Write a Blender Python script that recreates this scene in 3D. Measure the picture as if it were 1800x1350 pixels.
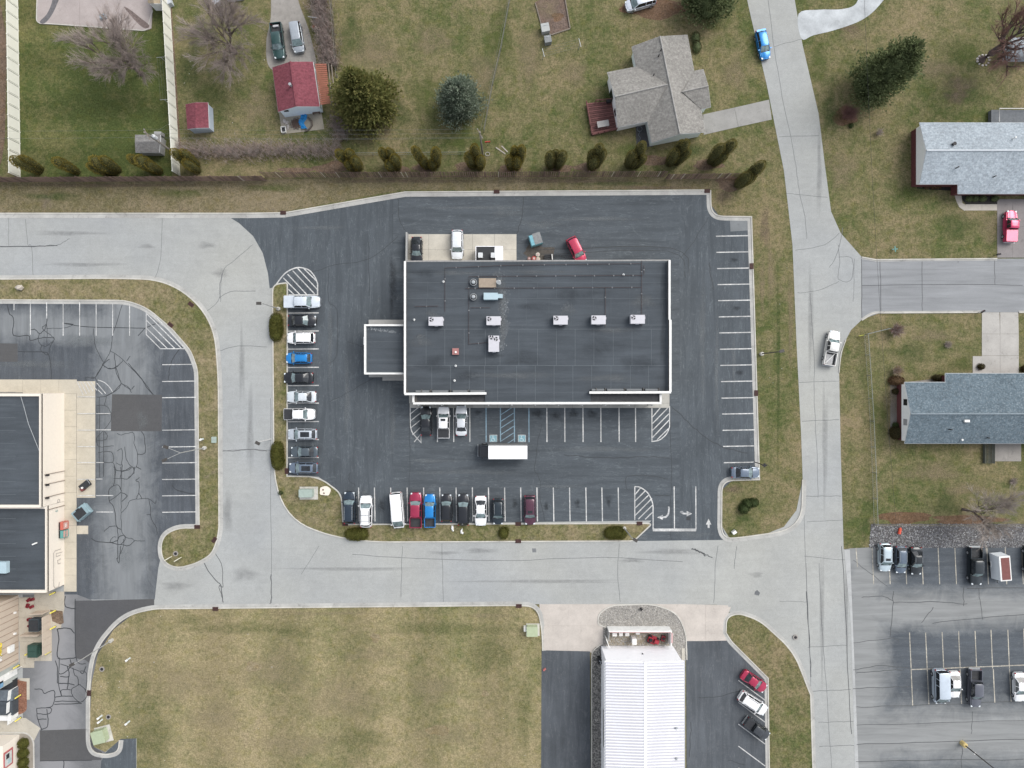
import bpy, math, random
from mathutils import Vector, Matrix
RND = random.Random(11)
D = bpy.data
for o in list(D.objects): D.objects.remove(o)
SC = bpy.context.scene
COL = SC.collection
S, H = 10.7, 105.0            # ground scale (photo units per metre) and flying height (m)
PI = math.pi

# ---------------------------------------------------------------- camera, sky, sun, exposure
cam_d = D.cameras.new('camera'); cam = D.objects.new('camera', cam_d); COL.objects.link(cam)
cam.location = (0, 0, H); cam.rotation_euler = (0, 0, 0)
cam_d.sensor_width = 36.0
cam_d.lens = 36.0 * H / (1800.0 / S)
cam_d.clip_start = 1.0; cam_d.clip_end = 5000
SC.camera = cam
W_ = D.worlds.new('World'); SC.world = W_; W_.use_nodes = True
wn = W_.node_tree
bg = wn.nodes['Background']
sky = wn.nodes.new('ShaderNodeTexSky'); sky.sky_type = 'NISHITA'; sky.sun_disc = False
SUN_EL, SUN_AZ = math.radians(48), math.radians(52)
sky.sun_elevation = SUN_EL; sky.sun_rotation = SUN_AZ
sky.air_density = 1.0; sky.dust_density = 2.0
hs = wn.nodes.new('ShaderNodeHueSaturation'); hs.inputs['Saturation'].default_value = 0.32
wn.links.new(sky.outputs[0], hs.inputs['Color']); wn.links.new(hs.outputs[0], bg.inputs['Color'])
bg.inputs['Strength'].default_value = 0.15
sun_d = D.lights.new('sun', 'SUN'); sun_d.energy = 1.30; sun_d.angle = math.radians(38); sun_d.color = (1.0, 0.965, 0.91)
sun = D.objects.new('sun', sun_d); COL.objects.link(sun)
sv = Vector((math.sin(SUN_AZ) * math.cos(SUN_EL), math.cos(SUN_AZ) * math.cos(SUN_EL), math.sin(SUN_EL)))
sun.rotation_euler = sv.to_track_quat('Z', 'Y').to_euler(); sun.location = sv * 200
SC.view_settings.view_transform = 'Standard'; SC.view_settings.look = 'None'
SC.view_settings.gamma = 1.0; SC.view_settings.use_curve_mapping = False
SC.view_settings.exposure = 0.80

# ---------------------------------------------------------------- helpers
def P(x, y, z=0.0):
    k = (1 - z / H) / S
    return ((x - 900) * k, (675 - y) * k, z)
def P2(x, y, z=0.0): return P(x, y, z)[:2]

class MB:
    def __init__(s): s.v = []; s.f = []; s.m = []; s.cm = 0
    def add(s, vs, fs):
        n = len(s.v); s.v += [tuple(v) for v in vs]
        for f in fs: s.f.append([i + n for i in f]); s.m.append(s.cm)
        return s
    def box(s, c, d, rz=0.0, taper=1.0):
        x, y, z = d[0] / 2, d[1] / 2, d[2] / 2
        cs, sn = math.cos(rz), math.sin(rz); vs = []
        for (a, b, e) in ((-1,-1,-1),(1,-1,-1),(1,1,-1),(-1,1,-1),(-1,-1,1),(1,-1,1),(1,1,1),(-1,1,1)):
            t = taper if e > 0 else 1.0
            px, py = a * x * t, b * y * t
            vs.append((c[0] + px * cs - py * sn, c[1] + px * sn + py * cs, c[2] + e * z))
        s.add(vs, [(0,3,2,1),(4,5,6,7),(0,1,5,4),(1,2,6,5),(2,3,7,6),(3,0,4,7)]); return s
    def prism(s, poly, z0, z1):
        a = sum(poly[i][0] * poly[(i+1) % len(poly)][1] - poly[(i+1) % len(poly)][0] * poly[i][1] for i in range(len(poly)))
        if a < 0: poly = poly[::-1]
        n = len(poly)
        s.add([(p[0], p[1], z0) for p in poly] + [(p[0], p[1], z1) for p in poly],
              [list(range(n))[::-1], list(range(n, 2*n))] + [(i, (i+1) % n, n + (i+1) % n, n + i) for i in range(n)]); return s
    def flat(s, poly, z):
        a = sum(poly[i][0] * poly[(i+1) % len(poly)][1] - poly[(i+1) % len(poly)][0] * poly[i][1] for i in range(len(poly)))
        if a < 0: poly = poly[::-1]
        s.add([(p[0], p[1], z) for p in poly], [list(range(len(poly)))]); return s
    def slab(s, pts, th):              # any planar polygon in space, extruded straight down
        n = len(pts)
        a = sum(pts[i][0] * pts[(i+1) % n][1] - pts[(i+1) % n][0] * pts[i][1] for i in range(n))
        if a < 0: pts = pts[::-1]
        s.add([tuple(p) for p in pts] + [(p[0], p[1], p[2] - th) for p in pts],
              [list(range(n)), list(range(n, 2*n))[::-1]] + [(i, n + i, n + (i+1) % n, (i+1) % n) for i in range(n)]); return s
    def tube(s, pts, r, n=6, cap=True):
        pts = [Vector(p) for p in pts]; k = len(pts)
        if not isinstance(r, (list, tuple)): r = [r] * k
        base = len(s.v)
        for i, p in enumerate(pts):
            d = (pts[min(i+1, k-1)] - pts[max(i-1, 0)])
            if d.length < 1e-9: d = Vector((0, 0, 1))
            d.normalize()
            u = d.cross(Vector((0, 0, 1)) if abs(d.z) < .95 else Vector((1, 0, 0))).normalized(); w = d.cross(u)
            for j in range(n):
                a = 2 * PI * j / n
                s.v.append(tuple(p + (u * math.cos(a) + w * math.sin(a)) * r[i]))
        for i in range(k - 1):
            for j in range(n):
                s.f.append([base + i*n + j, base + i*n + (j+1) % n, base + (i+1)*n + (j+1) % n, base + (i+1)*n + j]); s.m.append(s.cm)
        if cap and n > 2:
            s.f.append([base + j for j in range(n)][::-1]); s.m.append(s.cm)
            s.f.append([base + (k-1)*n + j for j in range(n)]); s.m.append(s.cm)
        return s
    def cyl(s, c, r, h, n=14, r2=None):
        return s.tube([c, (c[0], c[1], c[2] + h)], [r, r if r2 is None else r2], n)
    def ico(s, c, r, sx=1, sy=1, sz=1, seed=0, jit=.0):
        rr = random.Random(seed); t = (1 + 5 ** .5) / 2
        vs = [(-1,t,0),(1,t,0),(-1,-t,0),(1,-t,0),(0,-1,t),(0,1,t),(0,-1,-t),(0,1,-t),(t,0,-1),(t,0,1),(-t,0,-1),(-t,0,1)]
        fs = [(0,11,5),(0,5,1),(0,1,7),(0,7,10),(0,10,11),(1,5,9),(5,11,4),(11,10,2),(10,7,6),(7,1,8),(3,9,4),(3,4,2),(3,2,6),(3,6,8),(3,8,9),(4,9,5),(2,4,11),(6,2,10),(8,6,7),(9,8,1)]
        o = []
        for v in vs:
            k = r / 1.902 * (1 + rr.uniform(-jit, jit)); o.append((c[0] + v[0]*k*sx, c[1] + v[1]*k*sy, c[2] + v[2]*k*sz))
        s.add(o, fs); return s
    def mesh(s, name, mats, smooth=False):
        me = D.meshes.new(name); me.from_pydata(s.v, [], s.f)
        for m in (mats if isinstance(mats, (list, tuple)) else [mats]): me.materials.append(m)
        if isinstance(mats, (list, tuple)) and len(mats) > 1: me.polygons.foreach_set('material_index', s.m)
        if smooth: me.polygons.foreach_set('use_smooth', [True] * len(me.polygons))
        me.update(); return me
    def build(s, name, mats, parent=None, smooth=False, loc=None, **tags):
        return link(name, s.mesh(name, mats, smooth), parent, loc, **tags)

def link(name, me, parent=None, loc=None, **tags):
    o = D.objects.new(name, me); COL.objects.link(o)
    if loc is not None: o.location = loc
    if parent is not None: o.parent = parent
    for k, v in tags.items(): o[k] = v
    return o
def thing(name, label, cat, loc=(0, 0, 0), rz=0.0, group=None):
    o = D.objects.new(name, None); COL.objects.link(o); o.location = loc; o.rotation_euler = (0, 0, rz)
    o.empty_display_size = .3
    o['label'] = label; o['category'] = cat
    if group: o['group'] = group
    return o
def tag(o, label, cat, group=None):
    o['label'] = label; o['category'] = cat
    if group: o['group'] = group
    return o
def struct(o): o['kind'] = 'structure'; return o

def fillet(pts, n=7, closed=True):
    """pts (x, y[, d]) -> corner cut at distance d and bent round"""
    out = []; k = len(pts)
    for i, p in enumerate(pts):
        d = p[2] if len(p) > 2 else 0
        if d <= 0 or (not closed and i in (0, k - 1)): out.append((p[0], p[1])); continue
        a, b = pts[i - 1], pts[(i + 1) % k]
        va = Vector((a[0]-p[0], a[1]-p[1])); vb = Vector((b[0]-p[0], b[1]-p[1]))
        da, db = min(d, va.length * .5), min(d, vb.length * .5)
        A = Vector(p[:2]) + va.normalized() * da; B = Vector(p[:2]) + vb.normalized() * db
        for j in range(n + 1):
            t = j / n; q = A * (1-t)**2 + Vector(p[:2]) * 2*t*(1-t) + B * t*t; out.append((q.x, q.y))
    return out
def spline(pts, n=6, closed=False):
    k = len(pts); out = []
    for i in range(k if closed else k - 1):
        p = [Vector(pts[(i + j) % k] if closed else pts[max(0, min(k-1, i + j))]) for j in (-1, 0, 1, 2)]
        for j in range(n):
            t = j / n
            q = .5 * ((2*p[1]) + (p[2]-p[0])*t + (2*p[0]-5*p[1]+4*p[2]-p[3])*t*t + (3*p[1]-p[0]-3*p[2]+p[3])*t**3)
            out.append(tuple(q))
    if not closed: out.append(tuple(pts[-1]))
    return out
def W2(pts, z=0.0): return [P2(p[0], p[1], z) for p in pts]

def offset(pts, d, closed):
    k = len(pts); out = []
    for i in range(k):
        a = Vector(pts[i-1] if (closed or i > 0) else pts[i]); b = Vector(pts[i]); c = Vector(pts[(i+1) % k] if (closed or i < k-1) else pts[i])
        d1 = (b - a); d2 = (c - b)
        if d1.length < 1e-6: d1 = d2
        if d2.length < 1e-6: d2 = d1
        n1 = Vector((-d1.y, d1.x)).normalized(); n2 = Vector((-d2.y, d2.x)).normalized()
        n = (n1 + n2)
        if n.length < .3: n = n1
        n.normalize(); m = 1 / max(.5, n.dot(n1))
        out.append((b.x + n.x*d*m, b.y + n.y*d*m))
    return out
def ribbon(mb, pts, w, z, closed=False):
    l, r = offset(pts, w/2, closed), offset(pts, -w/2, closed); k = len(pts)
    mb.add([(p[0], p[1], z) for p in l] + [(p[0], p[1], z) for p in r],
           [(k+i, k+(i+1) % k, (i+1) % k, i) for i in range(k if closed else k-1)])
def profile(mb, pts, prof, closed):
    """sweep a cross-section [(offset, z)...] along pts (world xy)"""
    rows = [offset(pts, d, closed) for d, z in prof]; k = len(pts); m = len(prof)
    vs = []
    for j in range(m): vs += [(p[0], p[1], prof[j][1]) for p in rows[j]]
    fs = []
    for j in range(m - 1):
        for i in range(k if closed else k - 1):
            fs.append((j*k + i, j*k + (i+1) % k, (j+1)*k + (i+1) % k, (j+1)*k + i))
    mb.add(vs, fs)

# ---------------------------------------------------------------- materials
class NT:
    def __init__(s, name):
        s.mat = D.materials.new(name); s.mat.use_nodes = True; s.t = s.mat.node_tree
        s.b = s.t.nodes['Principled BSDF']
        s.pos = s.n('ShaderNodeNewGeometry').outputs['Position']
    def n(s, t): return s.t.nodes.new(t)
    def l(s, a, i):
        if isinstance(a, (int, float)): i.default_value = a
        elif isinstance(a, (tuple, list)): i.default_value = (*a[:3], 1) if len(i.default_value) == 4 else a
        else: s.t.links.new(a, i)
    def sc(s, v, sc, rot=0.0):
        m = s.n('ShaderNodeMapping'); s.l(v, m.inputs['Vector']); m.inputs['Scale'].default_value = sc
        m.inputs['Rotation'].default_value = (0, 0, rot); return m.outputs[0]
    def noise(s, scale, detail=3, rough=.6, vec=None, dist=0.0):
        n = s.n('ShaderNodeTexNoise'); s.l(s.pos if vec is None else vec, n.inputs['Vector'])
        n.inputs['Scale'].default_value = scale; n.inputs['Detail'].default_value = detail
        n.inputs['Roughness'].default_value = rough; n.inputs['Distortion'].default_value = dist
        return n.outputs['Fac']
    def ramp(s, f, stops, interp='LINEAR'):
        r = s.n('ShaderNodeValToRGB'); s.l(f, r.inputs[0]); e = r.color_ramp.elements; r.color_ramp.interpolation = interp
        while len(e) < len(stops): e.new(.5)
        for x, (p, c) in zip(e, stops):
            x.position = p; x.color = (c, c, c, 1) if isinstance(c, (int, float)) else (*c, 1)
        return r.outputs[0]
    def mix(s, f, a, b, mode='MIX'):
        m = s.n('ShaderNodeMix'); m.data_type = 'RGBA'; m.blend_type = mode
        s.l(f, m.inputs[0]); s.l(a, m.inputs[6]); s.l(b, m.inputs[7]); return m.outputs[2]
    def mul(s, a, b): return s.mix(1.0, a, b, 'MULTIPLY')
    def math(s, op, a, b=0.0, c=None):
        m = s.n('ShaderNodeMath'); m.operation = op; s.l(a, m.inputs[0]); s.l(b, m.inputs[1])
        if c is not None: s.l(c, m.inputs[2])
        return m.outputs[0]
    def xyz(s):
        x = s.n('ShaderNodeSeparateXYZ'); s.l(s.pos, x.inputs[0]); return x.outputs
    def bump(s, h, st, dist=.02):
        b = s.n('ShaderNodeBump'); s.l(h, b.inputs['Height']); b.inputs['Strength'].default_value = st
        b.inputs['Distance'].default_value = dist; s.l(b.outputs[0], s.b.inputs['Normal'])
    def out(s, col, rough=.8, spec=.3, metal=0.0):
        s.l(col, s.b.inputs['Base Color']); s.l(rough, s.b.inputs['Roughness'])
        s.b.inputs['Specular IOR Level'].default_value = spec; s.b.inputs['Metallic'].default_value = metal
        return s.mat

DEC = {}
def decal_mat(name, c, amt, scale):
    if name in DEC: return DEC[name]
    t = NT(name); at = t.n('ShaderNodeAttribute'); at.attribute_name = 'fade'
    n = t.ramp(t.noise(scale, 5, .75, dist=.6), [(.30, .15), (.62, 1.0)])
    a = t.math('MULTIPLY', t.math('MULTIPLY', at.outputs['Fac'], n), amt); t.l(a, t.b.inputs['Alpha'])
    DEC[name] = t.out(t.mul(c, t.ramp(t.noise(4.2, 3, .75), [(.3, .7), (.7, 1.35)])), .9, .15); return DEC[name]
def decal(name, x, y, rx, ry, z, mat, parent=None, seed=0, rot=0.0):
    """a worn or grown-over patch whose edge thins out (sizes in photo units)"""
    r = random.Random(seed * 7 + int(x)); n = 20; vs = []; fade = []
    for k, q in enumerate((.0, .35, .7, 1.0)):
        for i in range(n):
            a = 2 * PI * i / n; w = q * (1 + .16 * math.sin(3 * a + seed) + .12 * math.sin(5 * a + x) + r.uniform(-.05, .05)); u, v = rx * w * math.cos(a), ry * w * math.sin(a)
            p = P2(x + u * math.cos(rot) - v * math.sin(rot), y + u * math.sin(rot) + v * math.cos(rot), z); vs.append((p[0], p[1], z)); fade.append((1, .9, .45, 0)[k])
    m = MB().add(vs, [(k*n+i, (k+1)*n+i, (k+1)*n+(i+1) % n, k*n+(i+1) % n) for k in range(3) for i in range(n)])
    me = m.mesh(name, mat); at = me.attributes.new('fade', 'FLOAT', 'POINT'); at.data.foreach_set('value', fade)
    o = link(name, me)
    if parent is not None: o.parent = parent; o.matrix_parent_inverse = Matrix.Translation(-Vector(parent.location))
    return o

MATS = {}
def M(name, c, r=.65, var=.16, scale=2.5, spec=.3, metal=0.0, bump=0.0):
    """plain material with procedural mottling"""
    if name in MATS: return MATS[name]
    t = NT(name); f = t.noise(scale, 4, .65); g = t.noise(scale * 9, 2, .6)
    k = t.ramp(f, [(.25, 1 - var), (.75, 1 + var * .6)]); k2 = t.ramp(g, [(.3, 1 - var * .6), (.7, 1 + var * .4)])
    col = t.mul(t.mul((c[0], c[1], c[2]), k), k2)
    if bump: t.bump(g, bump)
    MATS[name] = t.out(col, r, spec, metal); return MATS[name]

def grass(name, green, tan, bias=.5, bare=(.16, .125, .09), bare_amt=.3, stripe=None):
    t = NT(name)
    big = t.noise(.055, 4, .6); med = t.noise(.42, 4, .65, dist=.4); sm = t.noise(1.7, 4, .7); fine = t.noise(4.2, 3, .75)
    f = t.math('ADD', t.math('MULTIPLY', big, .9), t.math('ADD', t.math('MULTIPLY', med, .75), t.math('MULTIPLY', sm, .45)))
    f = t.math('MULTIPLY', f, .476)
    c = t.ramp(f, [(bias - .10, green), (bias + .09, tan)])
    b = t.ramp(t.noise(.16, 4, .7, dist=.6), [(.60, 0.0), (.70, bare_amt)])
    c = t.mix(b, c, bare)
    yel = t.ramp(t.noise(.9, 3, .6), [(.5, 0.0), (.75, .45)])
    c = t.mix(yel, c, (green[0]*1.35+.01, green[1]*1.2, green[2]*.9))
    c = t.mul(c, t.ramp(sm, [(.28, .78), (.5, 1.0), (.75, 1.2)]))
    c = t.mul(c, t.ramp(fine, [(.30, .58), (.5, 1.0), (.72, 1.45)]))
    if stripe:
        x = t.xyz(); w = t.math('SINE', t.math('MULTIPLY', x[stripe[0]], stripe[1]))
        c = t.mul(c, t.ramp(t.math('MULTIPLY_ADD', w, .5, .5), [(0, .9), (1, 1.1)]))
    t.bump(fine, .35, .05)
    return t.out(c, .95, .1)

def asphalt(name, c, var=.2, streak=None, spot=.12, light=(.17, .18, .19), lightamt=.35, worn=None, wamp=1.5):
    t = NT(name)
    col = t.mul((c[0], c[1], c[2]), t.ramp(t.noise(.11, 5, .65), [(.3, 1 - var), (.7, 1 + var)]))
    col = t.mul(col, t.ramp(t.noise(9, 2, .7), [(.3, 1 - spot), (.7, 1 + spot)]))
    if worn:
        x = t.xyz(); m = None
        for (ax, ctr, half) in worn:
            d = t.math('SUBTRACT', 1.0, t.math('DIVIDE', t.math('ABSOLUTE', t.math('SUBTRACT', x[ax], ctr)), half))
            m = d if m is None else t.math('MAXIMUM', m, d)
        m = t.math('ADD', m, t.math('MULTIPLY', t.math('SUBTRACT', t.noise(.22, 6, .75, dist=.8), .5), wamp))
        col = t.mix(t.ramp(m, [(.05, 0.0), (.75, .85)]), col, light)
    if streak == 'soft':
        col = t.mul(col, t.ramp(t.noise(.9, 5, .75, dist=1.0), [(.3, .92), (.7, 1.06)])); col = t.mul(col, t.ramp(t.noise(.035, 3, .5), [(.35, (.93, .945, .97)), (.65, (1.06, 1.045, 1.0))])); col = t.mul(col, t.ramp(t.noise(1.0, 5, .7, t.sc(t.pos, (.12, 1.4, 1))), [(.3, .965), (.7, 1.03)])); col = t.mul(col, t.ramp(t.noise(2.2, 6, .85, dist=.6), [(.60, 1.0), (.80, .72)]))
        streak = None
    if streak:
        hs_ = t.sc(t.pos, (.10, 1.1, 1)); vs_ = t.sc(t.pos, (1.1, .10, 1))
        nh = t.noise(1.0, 4, .62, hs_, .5); nv = t.noise(1.0, 4, .62, vs_, .5)
        if streak == 'both':
            x = t.xyz(); a = t.math('LESS_THAN', t.math('ABSOLUTE', t.math('SUBTRACT', x[0], 4.0)), 23.5)
            n_ = t.mix(a, nv, nh)
        else: n_ = nh if streak == 'h' else nv
        col = t.mul(col, t.ramp(n_, [(.28, .84), (.72, 1.2)]))
        thin = t.ramp(n_, [(.47, 0.0), (.478, lightamt), (.486, 0.0), (.56, 0.0), (.57, lightamt), (.58, 0.0)])
        brk = t.ramp(t.noise(.5, 3, .7), [(.36, 0.0), (.6, 1.0)])
        col = t.mix(t.math('MULTIPLY', thin, brk), col, light)
        sme = t.ramp(t.noise(.55, 6, .8, dist=1.2), [(.57, 0.0), (.8, lightamt * .9)])
        col = t.mix(sme, col, light)
    t.bump(t.noise(14, 2, .7), .15, .01)
    return t.out(col, .9, .25)

def concrete(name, c, var=.12, stain=.25):
    t = NT(name)
    col = t.mul((c[0], c[1], c[2]), t.ramp(t.noise(.35, 5, .65), [(.3, 1 - var), (.7, 1 + var)]))
    col = t.mul(col, t.ramp(t.noise(7, 2, .7), [(.3, .93), (.7, 1.06)]))
    col = t.mul(col, t.ramp(t.noise(.8, 5, .8, dist=.8), [(.56, 1.0), (.74, 1 - stain)]))
    t.bump(t.noise(11, 2, .7), .12, .01)
    return t.out(col, .9, .2)

def shingle(name, c, speck=(.5, .5, .5), amt=.35, course=.28, rot=0.0):
    t = NT(name)
    v = t.sc(t.pos, (1, 1, 1), rot)
    br = t.n('ShaderNodeTexBrick'); t.l(v, br.inputs['Vector']); br.inputs['Scale'].default_value = 1.0
    br.inputs['Brick Width'].default_value = course * 1.6; br.inputs['Row Height'].default_value = course
    br.inputs['Mortar Size'].default_value = .012; br.inputs['Color1'].default_value = (.86, .86, .86, 1); br.inputs['Color2'].default_value = (1.12, 1.12, 1.12, 1)
    br.inputs['Mortar'].default_value = (.8, .8, .8, 1); br.offset = .5
    col = t.mul((c[0], c[1], c[2]), br.outputs['Color'])
    col = t.mix(t.ramp(t.noise(3.6, 2, .75), [(.5, 0.0), (.62, amt)]), col, speck)
    col = t.mul(col, t.ramp(t.noise(3.2, 3, .75), [(.3, .72), (.7, 1.2)]))
    col = t.mul(col, t.ramp(t.noise(.25, 4, .6), [(.3, .92), (.7, 1.08)]))
    t.bump(br.outputs['Fac'], .3, .02)
    return t.out(col, .9, .2)

def foliage(name, c, tip, var=.35, scale=1.4):
    t = NT(name)
    f = t.noise(scale, 4, .7)
    col = t.ramp(f, [(.32, c), (.68, tip)])
    col = t.mul(col, t.ramp(t.noise(6.0, 2, .7), [(.3, 1 - var), (.7, 1 + var)]))
    m = t.out(col, .75, .2); tl = t.n('ShaderNodeBsdfTranslucent'); t.l(col, tl.inputs['Color']); mx = t.n('ShaderNodeMixShader'); mx.inputs[0].default_value = .38
    t.l(t.b.outputs[0], mx.inputs[1]); t.l(tl.outputs[0], mx.inputs[2]); t.l(mx.outputs[0], t.t.nodes['Material Output'].inputs['Surface']); return m

def paint(name, c, metal=.25, rough=.28):
    t = NT(name)
    col = t.mul((c[0], c[1], c[2]), t.ramp(t.noise(1.2, 4, .7), [(.3, .88), (.7, 1.05)]))
    t.b.inputs['Coat Weight'].default_value = .6; t.b.inputs['Coat Roughness'].default_value = .12
    return t.out(col, rough, .4, metal)

def glass(name, c):
    t = NT(name)
    col = t.mul((c[0], c[1], c[2]), t.ramp(t.noise(1.6, 3, .6), [(.3, .55), (.7, 1.5)]))
    return t.out(col, .08, .6)

GLASS = glass('car_glass', (.13, .175, .18)); DGLASS = glass('dark_glass', (.016, .019, .022))  # car_glass: pale sky reflection put into the windshield base colour
TYRE = M('tyre_rubber', (.022, .022, .024), .85); RIM = M('wheel_rim', (.42, .43, .44), .35, metal=.6)
LAMP = M('lamp_lens', (.62, .66, .68), .15, .08); RED = M('tail_lens', (.30, .02, .025), .2); BLACK = M('black_plastic', (.018, .018, .02), .6)
CURB = concrete('kerb_concrete', (.44, .425, .385), .2, .4); GUT = concrete('gutter_concrete', (.36, .355, .335), .2, .45)
WALK = concrete('walk_concrete', (.43, .405, .35)); DRIVE = concrete('drive_concrete', (.40, .37, .325), stain=.3)
WHITE = M('white_paint', (.69, .685, .66), .55, .12, 1.2); STEEL = M('galvanised_steel', (.36, .38, .39), .45, metal=.4)
WOOD = M('grey_wood', (.20, .17, .14), .85, .3); BROWN = M('brown_wood', (.115, .075, .055), .85, .35)
TAR = M('crack_tar', (.036, .039, .042), .6, .15); RUST = M('rusty_iron', (.085, .035, .028), .8, .3)
def worn_paint(name, c, base, amt=.8):
    t = NT(name); n = t.noise(2.6, 6, .8, dist=.5); n2 = t.noise(.35, 3, .6)
    f = t.ramp(t.math('ADD', n, t.math('MULTIPLY', t.math('SUBTRACT', n2, .5), .5)), [(.40, 0.0), (.52, 0.75), (.66, 1.0)])
    col = t.mix(t.math('MULTIPLY', f, amt), c, base)
    f2 = t.ramp(t.noise(.22, 3, .6), [(.35, .82), (.65, 1.06)])
    return t.out(t.mul(col, f2), .85, .25)
LINE = worn_paint('road_paint_white', (.60, .595, .575), (.19, .20, .205), .62); BLINE = worn_paint('road_paint_blue', (.27, .40, .49), (.11, .14, .16), .6); YLINE = worn_paint('road_paint_cream', (.50, .465, .385), (.16, .155, .145), .7)
# ---------------------------------------------------------------- ground and lawns
G_MID = grass('lawn_mottled', (.070, .086, .030), (.192, .156, .090), .512, bare=(.21, .16, .105), bare_amt=.4)
G_TAN = grass('lawn_tan', (.115, .120, .052), (.238, .198, .114), .47, bare=(.26, .205, .14), bare_amt=.3, stripe=(0, .55))
G_GREEN = grass('lawn_green', (.058, .074, .024), (.150, .132, .062), .58, bare_amt=.12, stripe=(1, .8))
G_VERGE = grass('lawn_verge', (.095, .090, .042), (.175, .145, .092), .47, bare=(.135, .11, .088), bare_amt=.5)
G_ISL = grass('lawn_island', (.092, .100, .038), (.215, .175, .108), .50, bare=(.21, .17, .135), bare_amt=.45)
ground = struct(MB().flat([(-1500, -1500), (1500, -1500), (1500, 1500), (-1500, 1500)], 0).build('ground', G_MID))
def sheet(name, pts, z, mat, parent=None, kind=True):
    o = MB().flat(W2(pts, z), z).build(name, mat, parent)
    return struct(o) if kind and parent is None else o
sheet('lawn', [(32, -60), (288, -60), (303, 314), (34, 314)], .006, G_GREEN)
sheet('lawn', [(150, 1070), (240, 1066), (380, 1066), (930, 1064), (954, 1095), (954, 1420), (240, 1420), (150, 1330)], .006, G_TAN)
sheet('lawn', [(-60, 317), (470, 316), (700, 308), (1165, 308), (1300, 312), (1300, 332), (700, 334), (500, 372), (-60, 374)], .006, G_VERGE)
# irregular soil patches
def blob(cx, cy, rx, ry, seed, n=22, j=.28):
    r = random.Random(seed); ph = [r.uniform(0, 6) for _ in range(3)]
    return [(cx + rx * math.cos(a) * (1 + j * math.sin(3*a + ph[0]) * .5 + j * math.sin(5*a + ph[1]) * .4 + r.uniform(-.08, .08)),
             cy + ry * math.sin(a) * (1 + j * math.sin(3*a + ph[0]) * .5 + j * math.sin(4*a + ph[2]) * .4 + r.uniform(-.08, .08))) for a in [2*PI*i/n for i in range(n)]]
MULCH = grass('soil_mulch', (.105, .075, .052), (.165, .12, .088), .5, bare_amt=.2); LITTER = grass('leaf_litter', (.10, .062, .036), (.15, .098, .066), .5, bare_amt=.3)
for i, (x, y, a, b) in enumerate([(590, 292, 22, 9), (700, 297, 20, 6), (745, 294, 18, 9), (820, 293, 22, 7), (895, 297, 20, 6), (985, 296, 22, 6), (1030, 294, 20, 8), (1155, 282, 30, 9), (1245, 290, 26, 9), (1285, 322, 26, 13), (575, 297, 26, 7), (520, 300, 30, 6)]):
    sheet('soil_patch', blob(x, y, a, b, i), .010 + .0005 * i, MULCH)
for i, (x, y, a, b) in enumerate([(1590, 910, 46, 11), (1700, 914, 60, 9), (1150, 16, 60, 16), (1485, 205, 22, 16), (980, 30, 10, 8)]):
    sheet('leaf_litter', blob(x, y, a, b, 40 + i), .0165 + .0004 * i, LITTER)
for i, (x, y, a, b) in enumerate([(-12, 150, 24, 170)]):
    sheet('soil_patch', blob(x, y, a, b, 70 + i, j=.05), .012, MULCH)
sheet('soil_strip', [(292, -20), (300, -20), (318, 260), (308, 262)], .012, MULCH)
DRY = grass('dry_grass', (.16, .13, .07), (.24, .20, .13), .5, bare_amt=0)
for i, (x, y, a, b) in enumerate([(445, 1172, 14, 9), (853, 1219, 6, 6), (660, 1121, 8, 9), (770, 1284, 22, 9)]):
    sheet('dry_patch', blob(x, y, a, b, 90 + i), .0178 + .0002 * i, DRY)
GARDEN = grass('garden_soil', (.10, .075, .062), (.155, .115, .095), .5, bare=(.24, .17, .12), bare_amt=.7)
sheet('garden_bed', [(940, 4), (990, -20), (1003, 50), (968, 62), (952, 48)], .016, GARDEN)

# ---------------------------------------------------------------- roads
A_ROAD = asphalt('road_asphalt', (.312, .318, .309), .07, 'soft', .10)
A_EAST = asphalt('street_asphalt', (.215, .222, .228), .06, 'h', .06, light=(.28, .28, .28), lightamt=.12)
A_LOT = asphalt('sealed_asphalt', (.066, .076, .085), .13, 'both', .12, light=(.22, .25, .26), lightamt=.40)
A_WEST = asphalt('worn_asphalt', (.068, .076, .086), .22, 'v', .14, light=(.185, .195, .20), lightamt=.42, worn=[(0, -63.5, 6.5), (1, 9.5, 4.0)])
A_LANE = asphalt('lane_asphalt', (.135, .138, .142), .2, None, .12, light=(.23, .23, .235), worn=[(0, -75.0, 5.0)])
A_SE = asphalt('yard_asphalt', (.072, .082, .093), .16, 'h', .14, light=(.235, .24, .235), lightamt=.35, wamp=1.1, worn=[(1, -37.0, 4.6), (1, -57.5, 7.5), (0, 57.5, 6.5)])
A_PATCH = asphalt('patch_asphalt', (.078, .078, .080), .08, 'soft', .10, light=(.10, .10, .10), lightamt=.1)
A_SIDE = asphalt('side_asphalt', (.072, .080, .089), .2, 'v', .12, light=(.19, .195, .20), lightamt=.45)
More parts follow.
